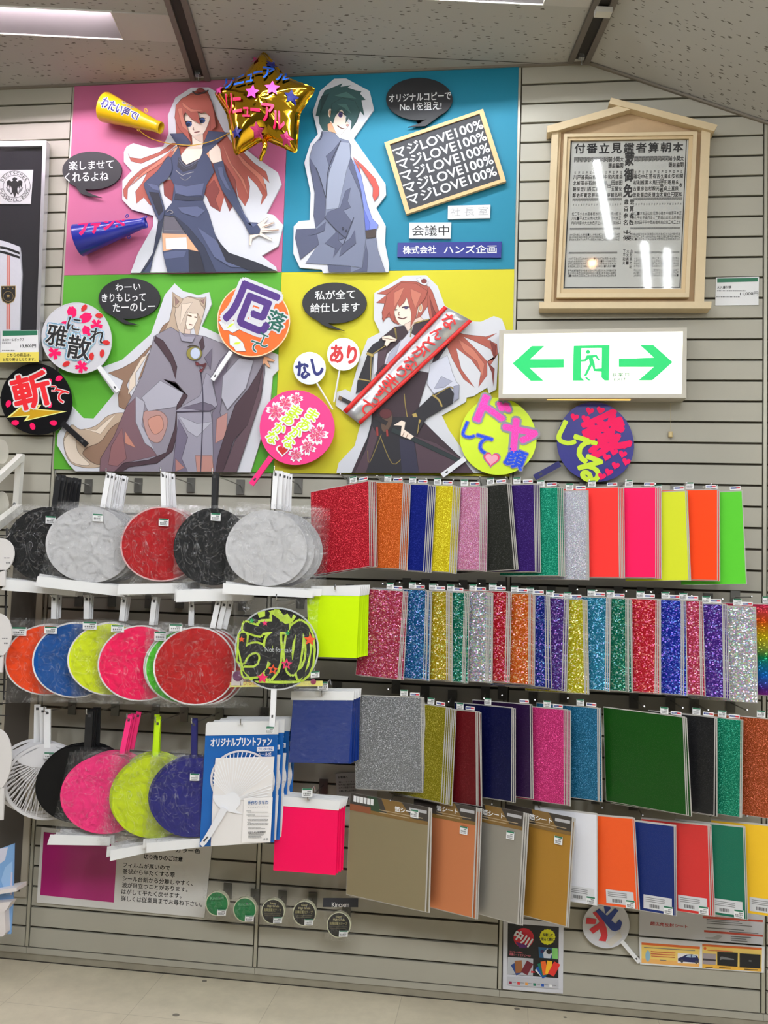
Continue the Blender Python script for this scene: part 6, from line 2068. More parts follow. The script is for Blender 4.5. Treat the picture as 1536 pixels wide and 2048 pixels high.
for args in (('o1', 'neon orange', 'at the left end of the middle fan row', (108, 1190), (107, 1238), (95, 1320), 78, 71, .205, 3, .017, FO, (43, 1261.5, (27, 17)), (17, 1238), 10),
             ('b2', 'blue', 'second in the middle fan row', (173, 1190), (172, 1238), (151, 1320), 78, 75.5, .223, 3, .017, FBL, (106, 1259, (23, 14)), (84, 1238), 10),
             ('y3', 'neon yellow', 'third in the middle fan row', (248, 1194), (243, 1242), (221, 1318), 78, 73, .241, 3, .017, FYE, (183.5, 1250, (26, 15)), (150, 1238), 10),
             ('p4', 'neon pink', 'fourth in the middle fan row', (309, 1194), (303, 1250), (281, 1326), 78, 76, .259, 3, .017, FPK, (239, 1256, (24, 14)), (200, 1240), 10),
             ('g5', 'neon green', 'fifth in the middle fan row', (383, 1204), (382, 1252), (372, 1333), 77, 76, .277, 3, .0165, FGR, (323, 1271, (22, 18)), (296, 1246), 10),
             ('r6', 'red', 'at the right end of the middle fan row', (437, 1200), (425, 1256), (393, 1331), 78.5, 78.5, .298, 3, .0175, FRD, (355, 1254, (24, 13)), (318, 1246), 10)):
    key, col, where, ht, hb, c, a, b, D, n, gap, fm, tag, btl, yw = args
    fan_stack(key, fn(col, where), ht, hb, c, a, b, D, n, gap, fm, HWH, bag=((btl[0], btl[1]), (btl[0] + 158, btl[1] + 4), (btl[0] - 2, btl[1] + 165)), tag=tag, base=col + ' middle row', yaw=12, hw=10, jit=((-.006, -.0) if key == 'g5' else (.016, -.001) if key == 'r6' else (0, 0)), face_inner=mat('rim_white', (230, 226, 226), .4))

fan_stack('s1', fn('white skeleton', 'at the left end of the lower fan row'), (94.5, 1418), (94, 1496), (95, 1564), 82, 77, .200, 3, .022, mat('skeleton_white', (214, 212, 214), .45), HWH, tag=(97, 1511, (19, 13)), base='white skeleton', yaw=9, hw=12, jit=(-.03, .004), skeleton=True)
fan_stack('k2', fn('black', 'second in the lower fan row'), (178.5, 1423), (175, 1500), (160, 1569), 82, 77, .228, 4, .019, FB, HBK, base='lower black', yaw=10, hw=14, jit=(0, .002))
fan_stack('p3', fn('hot pink', 'third in the lower fan row'), (259, 1432), (244, 1508), (212, 1587), 82, 79, .250, 4, .018, mat('fan_hot_pink', (255, 50, 130), .4, spec=.15), mat('handle_hot_pink', (255, 50, 130), .4),
          bag=((146, 1500), (300, 1506), (106, 1680)), card=((110, 1662), (222, 1673), (220, 1690), (104, 1682)), base='lower hot pink', yaw=10, hw=10, jit=(.002, .002))
fan_stack('l4', fn('lime', 'fourth in the lower fan row'), (315.5, 1439), (311, 1514), (310, 1595), 82, 82, .272, 4, .018, mat('fan_lime', (206, 226, 28), .4, spec=.15), mat('handle_lime', (196, 236, 20), .4),
          bag=((230, 1510), (394, 1512), (206, 1690)), card=((225, 1697), (300, 1687), (299, 1704), (224, 1718)), base='lower lime', yaw=10, hw=10, jit=(-.008, .003))
fan_stack('n5', fn('dark blue', 'fifth in the lower fan row'), (387.5, 1441), (388, 1517), (388, 1595), 84, 80, .294, 4, .018, mat('fan_blue_plain', (34, 34, 118), .4, spec=.2), mat('handle_navy', (34, 34, 100), .4),
          bag=((306, 1508), (470, 1512), (294, 1690)), card=((297, 1683), (430, 1676), (428, 1694), (296, 1702)), tag=(388.5, 1554, (18, 14)), base='lower dark blue', yaw=9, hw=10, jit=(-.003, 0))


# ------------------------------------------------------------------ sheets in clear packs on hooks
def pack(label, corners, mt, head=.030, mode='clear', tagside=None, brand=True, group=None, stick=None, border=(.0012, .0032, .0034, .0015), bagm=None, name='film_pack'):
    """corners: TL, TR, BR world points of the coloured sheet. border = white margins left, right, top, bottom"""
    TL, TR, BR = (Vector(x) for x in corners)
    eu, ev = (TR - TL), (BR - TR)
    W, H = eu.length, ev.length
    eu, ev = eu / W, ev / H
    n = eu.cross(ev)
    n = n if n.dot(CAM - TR) > 0 else -n
    n.normalize()
    t = thing(name, label, 'film pack', TR - ev * head * .7, group)
    at = lambda u, v, w=0.0: TL + eu * u + ev * v + n * w
    rect = lambda u0, v0, u1, v1, w: [at(u0, v0, w), at(u1, v0, w), at(u1, v1, w), at(u0, v1, w)]
    mk('film_sheet', *slab(rect(0, 0, W, H, 0), .0004, n), mt, t)
    mk('backing_paper', *slab(rect(-border[0], -border[2], W + border[1], H + border[3], -.0005), .0006, n), PAPER, t)
    if mode == 'clear':
        bag_sheet('clear_bag', at(-.004, -head, .0011), eu, ev, n, W + .014, H + head + .008, t, bagm or FILMBAG, 5, 9, .0003, int(W * 1e4) % 50)
        z = -head * .52
        if tagside is not None:
            u = W - tagside
            sticker('price_tag', at(u, z - .011, .002), at(u + .026, z - .011, .002), at(u, z + .011, .002), n, t, rng)
        if brand:
            u = W - .036
            sticker('brand_tag', at(u, z - .002, .002), at(u + .034, z - .002, .002), at(u, z + .010, .002), n, t, rng, brand=True)
    t['_n'] = 0
    del t['_n']
    return t, W, H, eu, ev, n, at


FILMS = {}


def film(kind, rgb, tag):
    key = (kind, tag)
    nm = tag.replace(' ', '_') + '_film'
    if kind == 'plain':
        return mat(nm, rgb, .35, coat=.35, bump=.04, bscale=12)
    if kind == 'neon':
        return mat(nm, rgb, .35, coat=.1, spec=.15, bump=.05, bscale=8)
    if kind == 'fine':
        return glitter(nm, rgb, 620, .6, .05, .34, .45, .4)
    if kind == 'sparkle':
        return glitter(nm, rgb, 760, .8, .6, .3, .5, .4)
    if kind == 'holo':
        return glitter(nm, rgb, 250, 1.0, .5, .3, .8, .4)
    if kind == 'hololow':
        return glitter(nm, rgb, 250, .9, .35, .3, .6, .35)
    if kind == 'holosilver':
        return glitter(nm, rgb, 240, .9, 1.0, .28, .6, .5)
    if kind == 'dark':
        return glitter(nm, rgb, 500, .2, .0, .3, .2, .25)
    return mat(nm, rgb)


def rainbow_film():
    m = glitter('rainbow_film', (200, 60, 80), 250, .6, .2, .3, .4, .6)
    nt = m.node_tree
    tc = [x for x in nt.nodes if x.type == 'TEX_COORD'][0]
    sx = nt.nodes.new('ShaderNodeSeparateXYZ')
    nt.links.new(tc.outputs['Object'], sx.inputs[0])
    mr = nt.nodes.new('ShaderNodeMapRange')
    mr.inputs[1].default_value = -.335
    mr.inputs[2].default_value = -.02
    nt.links.new(sx.outputs['Z'], mr.inputs[0])
    cr = nt.nodes.new('ShaderNodeValToRGB')
    el = cr.color_ramp.elements
    el[0].position, el[0].color = 0.0, lin((150, 40, 120))
    el[1].position, el[1].color = 1.0, lin((190, 40, 80))
    for p, c in ((.12, (70, 40, 130)), (.25, (20, 100, 190)), (.45, (20, 130, 70)), (.65, (190, 170, 20)), (.82, (210, 80, 20))):
        e = el.new(p)
        e.color = lin(c)
    nt.links.new(mr.outputs[0], cr.inputs[0])
    b = nt.nodes['Principled BSDF']
    nt.links.new(cr.outputs[0], b.inputs['Base Color'])
    return m


def strip_pack(rowname, ordinal, col, kind, rgb, tr, br, D, yaw, W, n, gap, dx, tilt=0.0, head=.030, tl=None, tagside=.066, brand=True, mode='clear', Dl=None, fanout=.010, extra=None, mt=None, border=(.0012, .0032, .0034, .0015)):
    TR, BR = P(*tr, D), P(*br, D)
    if tilt:
        BR = P(*br, D + tilt)
    ev = (BR - TR).normalized()
    if tl is None:
        e0 = Vector((-ev.z, 0, ev.x))
        e0 = e0 if e0.x > 0 else -e0
        e0.normalize()
        y = math.radians(yaw)
        eu = e0 * math.cos(y) + Vector((0, -1, 0)) * math.sin(y)
        TL = TR - eu * W
    else:
        TL = P(*tl, Dl)
    lf = 'foremost %s %s' % (col, rowname)
    m = mt or film(kind, rgb, col)
    grp = '%s %s' % (col, rowname)
    r = pack(lf, (TL, TR, BR), m, head, mode, tagside, brand, grp, border=border)
    t = r[0]
    if extra:
        extra(t, *r[1:])
    rg = random.Random(len(col) * 7 + ordinal)
    p = t.location.copy()
    nrm = r[5]
    lr = '%s %s, behind the foremost of its hook' % (col, rowname)
    for k in range(1, n):
        off = -nrm * gap * k + r[3] * (dx * k) + Vector((0, 0, rg.uniform(-.002, .001) - .001 * k))
        copy_tree(t, p + off, Quaternion(nrm, rg.uniform(-.4, 1.0) * fanout * (-1 if nrm.y > 0 else 1)).to_euler(), lr, grp + ', behind', skip=('price_tag', 'brand_tag', 'foil_label', 'barcode_label'))
    mid = TL + (TR - TL) * .52
    hook(mid.x, TR.z + .028, -mid.y + .012, 'wire hook carrying the %s %s' % (col, rowname.replace(' pack ', ' packs ')), tip=False)
    return t


R1 = 'film pack of the upper sheet row'
row1 = [('red glitter', 'fine', (178, 24, 40), (737, 962.5), (739, 1132), (621.5, 984.5)),
        ('orange glitter', 'fine', (214, 92, 24), (806, 966), (798, 1137), None),
        ('royal blue', 'dark', (18, 32, 120), (856, 970), (846, 1142), None),
        ('gold yellow glitter', 'fine', (222, 196, 16), (906, 972), (898, 1144), None),
        ('pale pink glitter', 'sparkle', (206, 112, 150), (960.5, 974), (958, 1140), None),
        ('charcoal', 'dark', (44, 44, 40), (1014, 968), (1028, 1138), None),
        ('violet', 'dark', (52, 28, 100), (1067, 969), (1070, 1143), None),
        ('emerald glitter', 'fine', (0, 128, 98), (1115, 975), (1117, 1151), None),
        ('silver glitter', 'sparkle', (176, 176, 190), (1173, 982), (1173, 1159), None),
        ('neon coral', 'neon', (255, 62, 58), (1236, 975), (1238, 1154), None),
        ('neon pink', 'neon', (255, 34, 98), (1310.5, 975), (1310.5, 1155), None),
        ('neon yellow', 'neon', (218, 226, 50), (1370, 982.5), (1377, 1160), None),
        ('neon orange', 'neon', (255, 76, 28), (1434, 980), (1434, 1160), None),
        ('neon green', 'neon', (96, 206, 56), (1483, 982.5), (1492, 1167.5), None)]
NCOP = [5, 5, 5, 5, 5, 3, 4, 4, 2, 4, 4, 2, 2, 1]
for k, (col, kind, rgb, tr, br, tl) in enumerate(row1):
    strip_pack(R1, k, col, kind, rgb, tr, br, .24, 15, .205, NCOP[k], .0035, .0052 if k != 8 else .003, tl=tl, Dl=.20, tagside=.070 if k < 9 else .10)

R2 = 'film pack of the second sheet row'
row2 = [('rose hologram', 'holo', (190, 54, 82), (806, 1183), (795, 1358), (723, 1177.5)),
        ('cyan blue hologram', 'holo', (20, 92, 150), (851, 1181), (846, 1358.5), None),
        ('gold hologram', 'holo', (190, 160, 10), (892, 1183), (892.5, 1360), None),
        ('emerald hologram', 'holo', (0, 112, 86), (928, 1186), (923.5, 1364), None),
        ('silver hologram', 'holosilver', (150, 150, 156), (973, 1185), (970.5, 1363.5), None),
        ('red hologram', 'holo', (190, 20, 36), (1013, 1184), (1009, 1363.5), None),
        ('orange hologram', 'holo', (224, 96, 16), (1057, 1188), (1056.5, 1368), None),
        ('navy hologram', 'hololow', (14, 34, 124), (1089, 1191), (1091, 1374), None),
        ('purple hologram', 'hololow', (70, 38, 120), (1128, 1198), (1123, 1380), None),
        ('yellow hologram', 'holo', (196, 184, 10), (1164.5, 1200), (1168.5, 1386.5), None),
        ('turquoise hologram', 'hololow', (30, 118, 150), (1212, 1196), (1209.5, 1380.5), None),
        ('green hologram', 'hololow', (0, 104, 78), (1250.5, 1198), (1251, 1382), None),
        ('crimson hologram', 'hololow', (196, 26, 44), (1311, 1199.5), (1309, 1385.5), None),
        ('royal blue hologram', 'hololow', (18, 40, 156), (1361.5, 1201), (1361.5, 1388.5), None),
        ('pink hologram', 'holo', (194, 52, 84), (1398, 1202.5), (1400.5, 1390), None),
        ('violet hologram', 'hololow', (70, 34, 134), (1444, 1209), (1446.5, 1395), None),
        ('bright silver hologram', 'holosilver', (172, 172, 178), (1507, 1215), (1508, 1405), None),
        ('rainbow hologram', 'rainbow', (200, 60, 60), (1566, 1210), (1568, 1393), None)]
NC2 = [4, 5, 5, 4, 5, 4, 5, 4, 4, 4, 4, 5, 4, 4, 3, 4, 2, 2]
RBM = rainbow_film()
for k, (col, kind, rgb, tr, br, tl) in enumerate(row2):
    strip_pack(R2, k, col, kind, rgb, tr, br, .25, 19, .205, NC2[k], .0030, .0042, tl=tl, Dl=.205, tagside=.062, mt=RBM if kind == 'rainbow' else None, fanout=.016)

R3 = 'film pack of the third sheet row'
row3 = [('grey silver glitter', 'fine', (120, 122, 124), (841, 1396), (844.5, 1584.5), (709, 1391), .225, .205, 3),
        ('olive gold', 'fine', (132, 124, 16), (891.5, 1415.5), (881, 1604.5), None, .25, 0, 7),
        ('dark red', 'dark', (96, 14, 22), (951, 1424), (952, 1610.5), None, .25, 0, 4),
        ('navy blue', 'dark', (6, 10, 58), (1023, 1416.5), (1022, 1602.5), None, .25, 0, 3),
        ('dark purple', 'dark', (40, 16, 58), (1059.5, 1410), (1061, 1596), None, .235, 0, 2),
        ('magenta glitter', 'fine', (196, 44, 110), (1127, 1420), (1127.5, 1609), None, .255, 0, 5),
        ('teal glitter', 'fine', (24, 96, 130), (1194, 1417), (1195, 1601.5), None, .25, 0, 3),
        ('dark green', 'neon', (18, 70, 16), (1365, 1435), (1372, 1629.5), (1207, 1415), .30, .20, 3),
        ('black', 'dark', (30, 30, 32), (1429, 1436), (1427, 1630), None, .27, 0, 2),
        ('sea green glitter', 'fine', (0, 118, 88), (1481, 1441), (1479, 1634), None, .265, 0, 2),
        ('rust brown', 'fine', (150, 66, 26), (1560, 1441), (1561, 1640), None, .265, 0, 1)]
for k, (col, kind, rgb, tr, br, tl, D, Dl, n) in enumerate(row3):
    strip_pack(R3, k, col, kind, rgb, tr, br, D, 24, .215, n, .0032, .0046, tl=tl, Dl=Dl, tagside=.070 if k not in (3, 4) else (.10 if k == 3 else None), brand=k != 3, fanout=.02)

R4 = 'foil sheet of the lowest row'
HEADB = mat('foil_header', (56, 50, 46), .4, coat=.3)
HEADG = mat('foil_header_gold', (122, 92, 44), .4, coat=.3)


def foil_extra(full):
    def f(t, W, H, eu, ev, n, at):
        hh = .047
        rect = lambda u0, v0, u1, v1, w: [at(u0, v0, w), at(u1, v0, w), at(u1, v1, w), at(u0, v1, w)]
        mb = MB()
        mb.add(*slab(rect(0, -.012, W, hh, .0012), .001, n), HEADB)
        mb.add([at(0, hh - .012, .0015), at(W, hh - .012, .0015), at(W, hh, .0015), at(0, hh, .0015)], [(0, 1, 2, 3)], HEADG)
        mb.add([at(W * .40, -.012, .0014), at(W * .66, -.012, .0014), at(W * .80, hh - .012, .0014), at(W * .48, hh - .012, .0014)], [(0, 1, 2, 3)], HEADG)
        if full:
            mb.add([at(0, hh - .022, .0016), at(W * .27, hh - .022, .0016), at(W * .27, hh, .0016), at(0, hh, .0016)], [(0, 1, 2, 3)], mat('foil_header_brown', (134, 76, 48), .4))
            mb.add([at(W * .22, -.012, .0013), at(W * .34, -.012, .0013), at(W * .42, hh - .004, .0013), at(W * .27, hh - .004, .0013)], [(0, 1, 2, 3)], mat('foil_header_green', (44, 66, 46), .4))
            for i in range(6):
                mb.add(*slab(rect(.012 + .0125 * i, -.004, .022 + .0125 * i, .016, .0022), .0004, n), WHITE)
        text_into(mb, '箔シート', at(W * (.58 if full else .38), .004, 0), at(W * (.84 if full else .72), .004, 0), at(W * (.58 if full else .38), .022, 0), WHITE, .0022, .03, 1, n)
        for v, u1 in ((.026, .93), (.034, .76)):
            mb.add([at(W * .38, v, .0021), at(W * u1, v, .0021), at(W * u1, v + .0025, .0021), at(W * .38, v + .0025, .0021)], [(0, 1, 2, 3)], mat('foil_caption', (170, 150, 120), .5))
        mb.add(*slab(rect(W * .76, .0, W * .98, .010, .0022), .0004, n), mat('foil_chip', (176, 174, 176), .4))
        mb.build('foil_label', t)
        s = (W * .78, .004) if full else (W * .77, hh + .010)
        sticker('price_tag', at(s[0], s[1], .004), at(s[0] + .028, s[1], .004), at(s[0], s[1] + .026, .004), n, t, rng)
        bag_sheet('clear_bag', at(-.003, -.022, .0032), eu, ev, n, W + .010, H + .028, t, FILMBAG, 5, 9, .0003, 7)
    return f


row4 = [('tarnished gold', (148, 136, 108), (857, 1622), (849.5, 1823), (701, 1592), .255, .215, 2, True),
        ('copper', (216, 136, 92), (952, 1622), (943, 1834.5), None, .265, 0, 3, False),
        ('silver grey', (160, 156, 148), (1046.5, 1632), (1034, 1847.5), None, .27, 0, 3, False),
        ('gold', (182, 136, 56), (1143.5, 1642), (1131, 1852), None, .275, 0, 2, False)]
for k, (col, rgb, tr, br, tl, D, Dl, n, full) in enumerate(row4):
    strip_pack(R4, k, col, 'foil', rgb, tr, br, D, 22, .235, n, .0056, .006, tl=tl, Dl=Dl, mode='foil', extra=foil_extra(full), mt=mat('foil_' + col.replace(' ', '_'), rgb, .38, .55, bump=.06, bscale=9), border=(.001, .005, .012, .002), fanout=.02)


def code_extra(t, W, H, eu, ev, n, at):
    rect = lambda u0, v0, u1, v1, w: [at(u0, v0, w), at(u1, v0, w), at(u1, v1, w), at(u0, v1, w)]
    mb = MB()
    mb.add(*slab(rect(W - .098, H - .052, W - .008, H - .008, .0012), .0004, n), mat('label_pale', (206, 206, 208), .5))
    for i in range(9):
        mb.add([at(W - .078 + .0035 * i, H - .024, .0015), at(W - .076 + .0035 * i, H - .024, .0015), at(W - .076 + .0035 * i, H - .013, .0015), at(W - .078 + .0035 * i, H - .013, .0015)], [(0, 1, 2, 3)], INK)
    for v in (.045, .039, .033):
        mb.add([at(W - .092, H - v, .0015), at(W - .03, H - v, .0015), at(W - .03, H - v + .002, .0015), at(W - .092, H - v + .002, .0015)], [(0, 1, 2, 3)], INKG)
    mb.build('barcode_label', t)
    sticker('price_tag', at(W - .034, H - .026, .003), at(W - .004, H - .026, .003), at(W - .034, H - .001, .003), n, t, rng)
    bag_sheet('clear_bag', at(-.003, -.028, .0026), eu, ev, n, W + .008, H + .034, t, FILMBAG, 5, 9, .0003, 9)


R5 = 'reflective sheet of the lowest row'
row5 = [('white', (222, 222, 228), (1193, 1630), (1193.5, 1811), .25, 1),
        ('orange', (240, 92, 38), (1265, 1638), (1273.5, 1818), .255, 2),
        ('blue', (22, 42, 106), (1347.5, 1653), (1349, 1831), .26, 2),
        ('red', (206, 52, 50), (1415, 1652), (1420, 1831), .26, 3),
        ('green', (22, 104, 80), (1486, 1655.5), (1491, 1838), .265, 2),
        ('yellow', (238, 190, 40), (1560, 1655), (1566, 1836), .265, 1)]
for k, (col, rgb, tr, br, D, n) in enumerate(row5):
    strip_pack(R5, k, col, 'refl', rgb, tr, br, D, 18, .21, n, .0052, .004, mode='refl', extra=code_extra, mt=mat('reflective_%s_sheet' % col, rgb, (.4), spec=.2), border=(.001, .003, .006, .002), fanout=.015)


# ------------------------------------------------------------------ small card pads
def pad(label, head, sheet_, D, m, n, gap, dx, dz, group, lr, film_bag=False, rot=.0):
    t = thing('card_pack', label, 'card pack', P(head[0][0] + (head[1][0] - head[0][0]) * .5, head[0][1] + 7, D), group)
    mk('card_sheet', *slab(pl(sheet_, D), .0012), m, t)
    mk('header_card', *slab(pl(head, D + .002), .003), WHITE, t)
    a, b, c = P(*sheet_[0], D + .003), P(*sheet_[1], D + .003), P(*sheet_[3], D + .003)
    bag_sheet('clear_bag', a, (b - a).normalized(), (c - a).normalized(), Vector((0, -1, 0)), (b - a).length, (c - a).length, t, clear('wrinkled_bag', .02, .035, .5, 30) if film_bag else FILMBAG, 8, 8, .0012, 3)
    p = t.location.copy()
    rg = random.Random(2)
    for k in range(1, n):
        copy_tree(t, p + Vector((dx * k, gap * k, dz * k)), (0, -rot * k + rg.uniform(-.004, .004), rg.uniform(-.01, .01)), lr, group + ', behind')
    hook(p.x, p.z + .004, D + .018, 'wire hook carrying the ' + group)
    return t


pad('foremost neon yellow card pack with white header beside the black sample fan', [(622.5, 1172), (722, 1172), (719.5, 1192), (619, 1190)], [(614, 1189), (719, 1191.5), (713, 1316), (617, 1313)], .285, mat('neon_yellow_card', (208, 246, 6), .45, spec=.15), 6, .012, .0045, .0004, 'neon yellow card packs', 'neon yellow card pack behind the foremost one', rot=.006)
t = pad('foremost royal blue card pack with white header below the black sample fan', [(582.5, 1382.5), (708.5, 1382.5), (707, 1400.5), (582, 1400)], [(586, 1400), (705.5, 1401), (703, 1527.5), (577.5, 1525)], .270, mat('royal_blue_card', (6, 44, 122), .4, spec=.25), 4, .014, .006, .002, 'royal blue card packs', 'royal blue card pack behind the foremost one', film_bag=True)
pad('foremost hot pink card pack with white header above the tape rolls', [(554, 1591.5), (682, 1602), (677, 1621), (553.5, 1611)], [(552, 1610), (676, 1620), (671.5, 1750.5), (546.5, 1740.5)], .255, mat('hot_pink_card', (255, 14, 92), .45, spec=.12), 4, .014, .006, .002, 'hot pink card packs', 'hot pink card pack behind the foremost one')
for x, y, D, lab in ((646, 1373, .30, 'small price ticket clipped on the hook of the royal blue card packs'), (614.5, 1586, .28, 'small price ticket clipped on the hook of the hot pink card packs')):
    t = thing('price_ticket', lab, 'price ticket', P(x, y + 8, D), 'hook price tickets')
    sticker('ticket', P(x - 10.5, y - 9, D), P(x + 10.5, y - 9.5, D), P(x - 10.5, y + 8, D), Vector((0, -1, 0)), t, rng)
    mk('clip', *tube([P(x + 8, y - 8, D), P(x + 14, y - 14, D), P(x + 16, y - 4, D - .02)], .002, 6), CHROME, t)

# ------------------------------------------------------------------ sample fan in a bag
q6 = lambda x, y: (450 + x * .19531, 1180 + y * .19531)
D = .36
t = thing('round_fan', 'black sample fan with lime outlined lettering in a clear bag', 'fan', P(553, 1200, D))
fc = mk('fan_face', *slab(pl(ellipse(553.5, 1297.5, 81, 80, 48), D), .004), FB, t)
mb = MB()
for i, (a, b) in enumerate(zip(ellipse(553.5, 1297.5, 84, 83, 48), ellipse(553.5, 1297.5, 81, 80, 48))):
    a2, b2 = ellipse(553.5, 1297.5, 84, 83, 48)[(i + 1) % 48], ellipse(553.5, 1297.5, 81, 80, 48)[(i + 1) % 48]
    mb.add(*slab(pl([a, a2, b2, b], D - .001), .003), mat('rim_clear', (200, 204, 206), .3))
mb.build('rim', t)
LM2 = mat('lime_outline', (196, 226, 70), .45)
mb = MB()
for s, x, y, w, h in (('ら', 285, 610, 270, 520), ('す', 500, 570, 260, 640), ('の', 760, 620, 250, 560)):
    TL, TR, BL = (q6(x - w / 2, y - h / 2), q6(x + w / 2, y - h / 2), q6(x - w / 2, y + h / 2))
    a, b, c = P(*TL, D), P(*TR, D), P(*BL, D)
    for mm, bo, li in ((LM2, .085, .0006), (BLACK, .045, .0009)):
        text_into(mb, s, a, b, c, mm, li, bo, 1, Vector((0, -1, 0)))
mb.build('lettering', t)
ly = []
for pts in (((330, 230), (410, 215), (410, 270), (350, 285)), ((440, 215), (620, 350), (700, 330), (640, 240), (600, 260), (560, 205)), ((700, 250), (730, 270), (690, 330), (660, 340)), ((300, 930), (740, 930), (800, 890), (760, 950), (600, 960), (330, 950)), ((120, 520), (200, 840), (290, 920), (260, 930), (160, 800)), ((860, 420), (900, 560), (860, 780), (820, 840), (870, 640))):
    ly.append(([q6(*p) for p in pts], LM2))
for x, y, r, c, ro in ((272, 315, 34, (20, 170, 80), .1), (410, 340, 30, (246, 40, 110), -.1), (640, 440, 30, (20, 160, 80), .1), (170, 505, 34, (255, 100, 40), 0), (868, 510, 66, (255, 90, 30), .1), (383, 900, 62, (252, 36, 110), .05), (490, 815, 58, (255, 90, 30), .1), (630, 760, 62, (252, 36, 110), .05)):
    ly.append((star(*q6(x, y), r * .1953, ro, .45), pm(c)))
    if (x, y) in ((490, 815), (630, 760)):
        ly.append((star(*q6(x, y), r * .09, ro, .45), BLACK))
layers('motif_print', ly, D + .0012, fc)
text('caption', 'Not for sale', q6(412, 582), q6(692, 590), q6(412, 632), D, mat('caption_grey', (190, 194, 196), .5), fc, .0036, .0)
mk('handle', *slab(pl([q6(472, 1012), q6(528, 1012), q6(508, 1402), q6(454, 1398)], D + .001), .007), HWH, t)
layers('hole', [([q6(476, 1280), q6(494, 1280), q6(492, 1308), q6(474, 1308)], mat('slot_dark', (70, 70, 72), .6))], D + .0014, t)
a, b, c = P(*q6(100, 78), D + .007), P(*q6(960, 90), D + .007), P(*q6(50, 995), D + .007)
bag_sheet('clear_bag', a, (b - a).normalized(), (c - a).normalized(), Vector((0, -1, 0)), (b - a).length, (c - a).length, t, BAG, 14, 14, .0022, 21)
fo = mk('bag_footer', *slab(pl([q6(52, 945), q6(1000, 930), q6(1000, 985), q6(48, 995)], D - .003), .001), mat('footer_yellow', (222, 214, 120), .5), t)
layers('footer_print', [([q6(75, 830), q6(185, 825), q6(185, 975), q6(60, 978)], pm((206, 196, 190))), (ellipse(*q6(132, 882), 10.5, 10.5), pm((110, 60, 96))), ([q6(150, 930), q6(156, 930), q6(166, 980), q6(160, 980)], pm((90, 60, 70))), (ellipse(*q6(905, 940), 5.5, 5.5), pm((150, 60, 90)))], D - .002, t)
text('footer_lettering', 'うちわ', q6(190, 915), q6(330, 915), q6(190, 975), D - .001, pm((206, 120, 90)), t)
sticker('price_tag', P(*q6(878, 838), D + .008), P(*q6(968, 830), D + .008), P(*q6(878, 900), D + .008), Vector((0, -1, 0)), t, rng)
sticker('handle_tag', P(*q6(418, 1405), D + .004), P(*q6(505, 1405), D + .004), P(*q6(412, 1470), D + .004), Vector((0, -1, 0)), t, rng)
hook(P(555, 1195, D).x, P(555, 1197, D).z, D + .012, 'wire hook carrying the black sample fan with lime lettering')

# ------------------------------------------------------------------ blue print-your-own fan packs
q7 = lambda x, y: (390 + x * .14644, 1420 + y * .14644)
D = .300
t = thing('fan_kit', 'foremost blue fan making kit with white fan pictured and white header', 'fan kit', P(*q7(645, 190), D), 'blue fan making kits')
BLP = mat('kit_blue', (12, 96, 176), .4, coat=.2)
J7 = lambda pts: [q7(*p) for p in pts]
cd = mk('printed_card', *slab(pl(J7([(142, 345), (1130, 330), (1078, 1808), (62, 1870)]), D), .002), BLP, t)
mk('header_card', *slab(pl(J7([(150, 195), (175, 165), (1145, 150), (1135, 332), (142, 350)]), D + .002), .003), WHITE, t)
PW = pm((222, 220, 222))
ly = []
orr = ellipse(650, 960, 442, 412, 44, .15)
irr = ellipse(650, 960, 414, 386, 44, .15)
for i in range(44):
    j = (i + 1) % 44
    ly.append((J7([orr[i], orr[j], irr[j], irr[i]]), PW))
ly += [(J7(ribbon([(480, 1250), e], 9)), PW) for e in irr[18:40:1] + irr[0:6]]
ly.append((J7([(280, 655), (1085, 635), (1065, 900), (1030, 1810), (215, 1860), (240, 1200), (262, 900)]), pm((228, 224, 222))))
ly += [(J7(ribbon([(500, 1230), (650 + (e[0] - 650) * .98, 960 + (e[1] - 960) * .98)], 4, 13)), pm((238, 238, 240))) for e in irr[21:42] + irr[0:5]]
ly.append((J7(smooth_closed([(250, 1165), (400, 1160), (520, 1120), (600, 1180), (620, 1280), (560, 1360), (640, 1420), (420, 1380), (330, 1330), (270, 1260)], 4)), pm((232, 232, 236))))
ly.append((J7([(670, 1205), (1062, 1190), (1028, 1806), (635, 1815)]), pm((236, 232, 230))))
layers('picture', ly, D, cd)
mb = MB()
Z = D + .014
n = Vector((0, -1, 0))
Z = D + 130 * LIFT
for s, a, b, h, m, bo in (('オリジナルプリントファン', (218, 385), (1048, 368), 118, PW, .035), ('プリンター対応', (862, 515), (1062, 508), 44, BLP, .02), ('シール式', (872, 582), (1042, 576), 46, PW, .02), ('手作りうちわ', (722, 1242), (1002, 1232), 52, pm((40, 90, 150)), .03), ('オリジナルプリントファン', (725, 1320), (1005, 1310), 24, INKG, .0), ('製造元 大山印刷有限会社', (730, 1660), (968, 1650), 30, INK, .02), ('手 芸', (935, 1752), (1000, 1748), 34, INKG, .02)):
    if s == 'プリンター対応':
        mb.add(pl(J7([(848, 507), (1076, 500), (1074, 560), (846, 568)]), Z - .0002)[::-1], [(0, 1, 2, 3)], PW)
    text_into(mb, s, P(*q7(*a), Z), P(*q7(*b), Z), P(*q7(a[0] - h * .03, a[1] + h), Z), m, .0003, bo, 1, n)
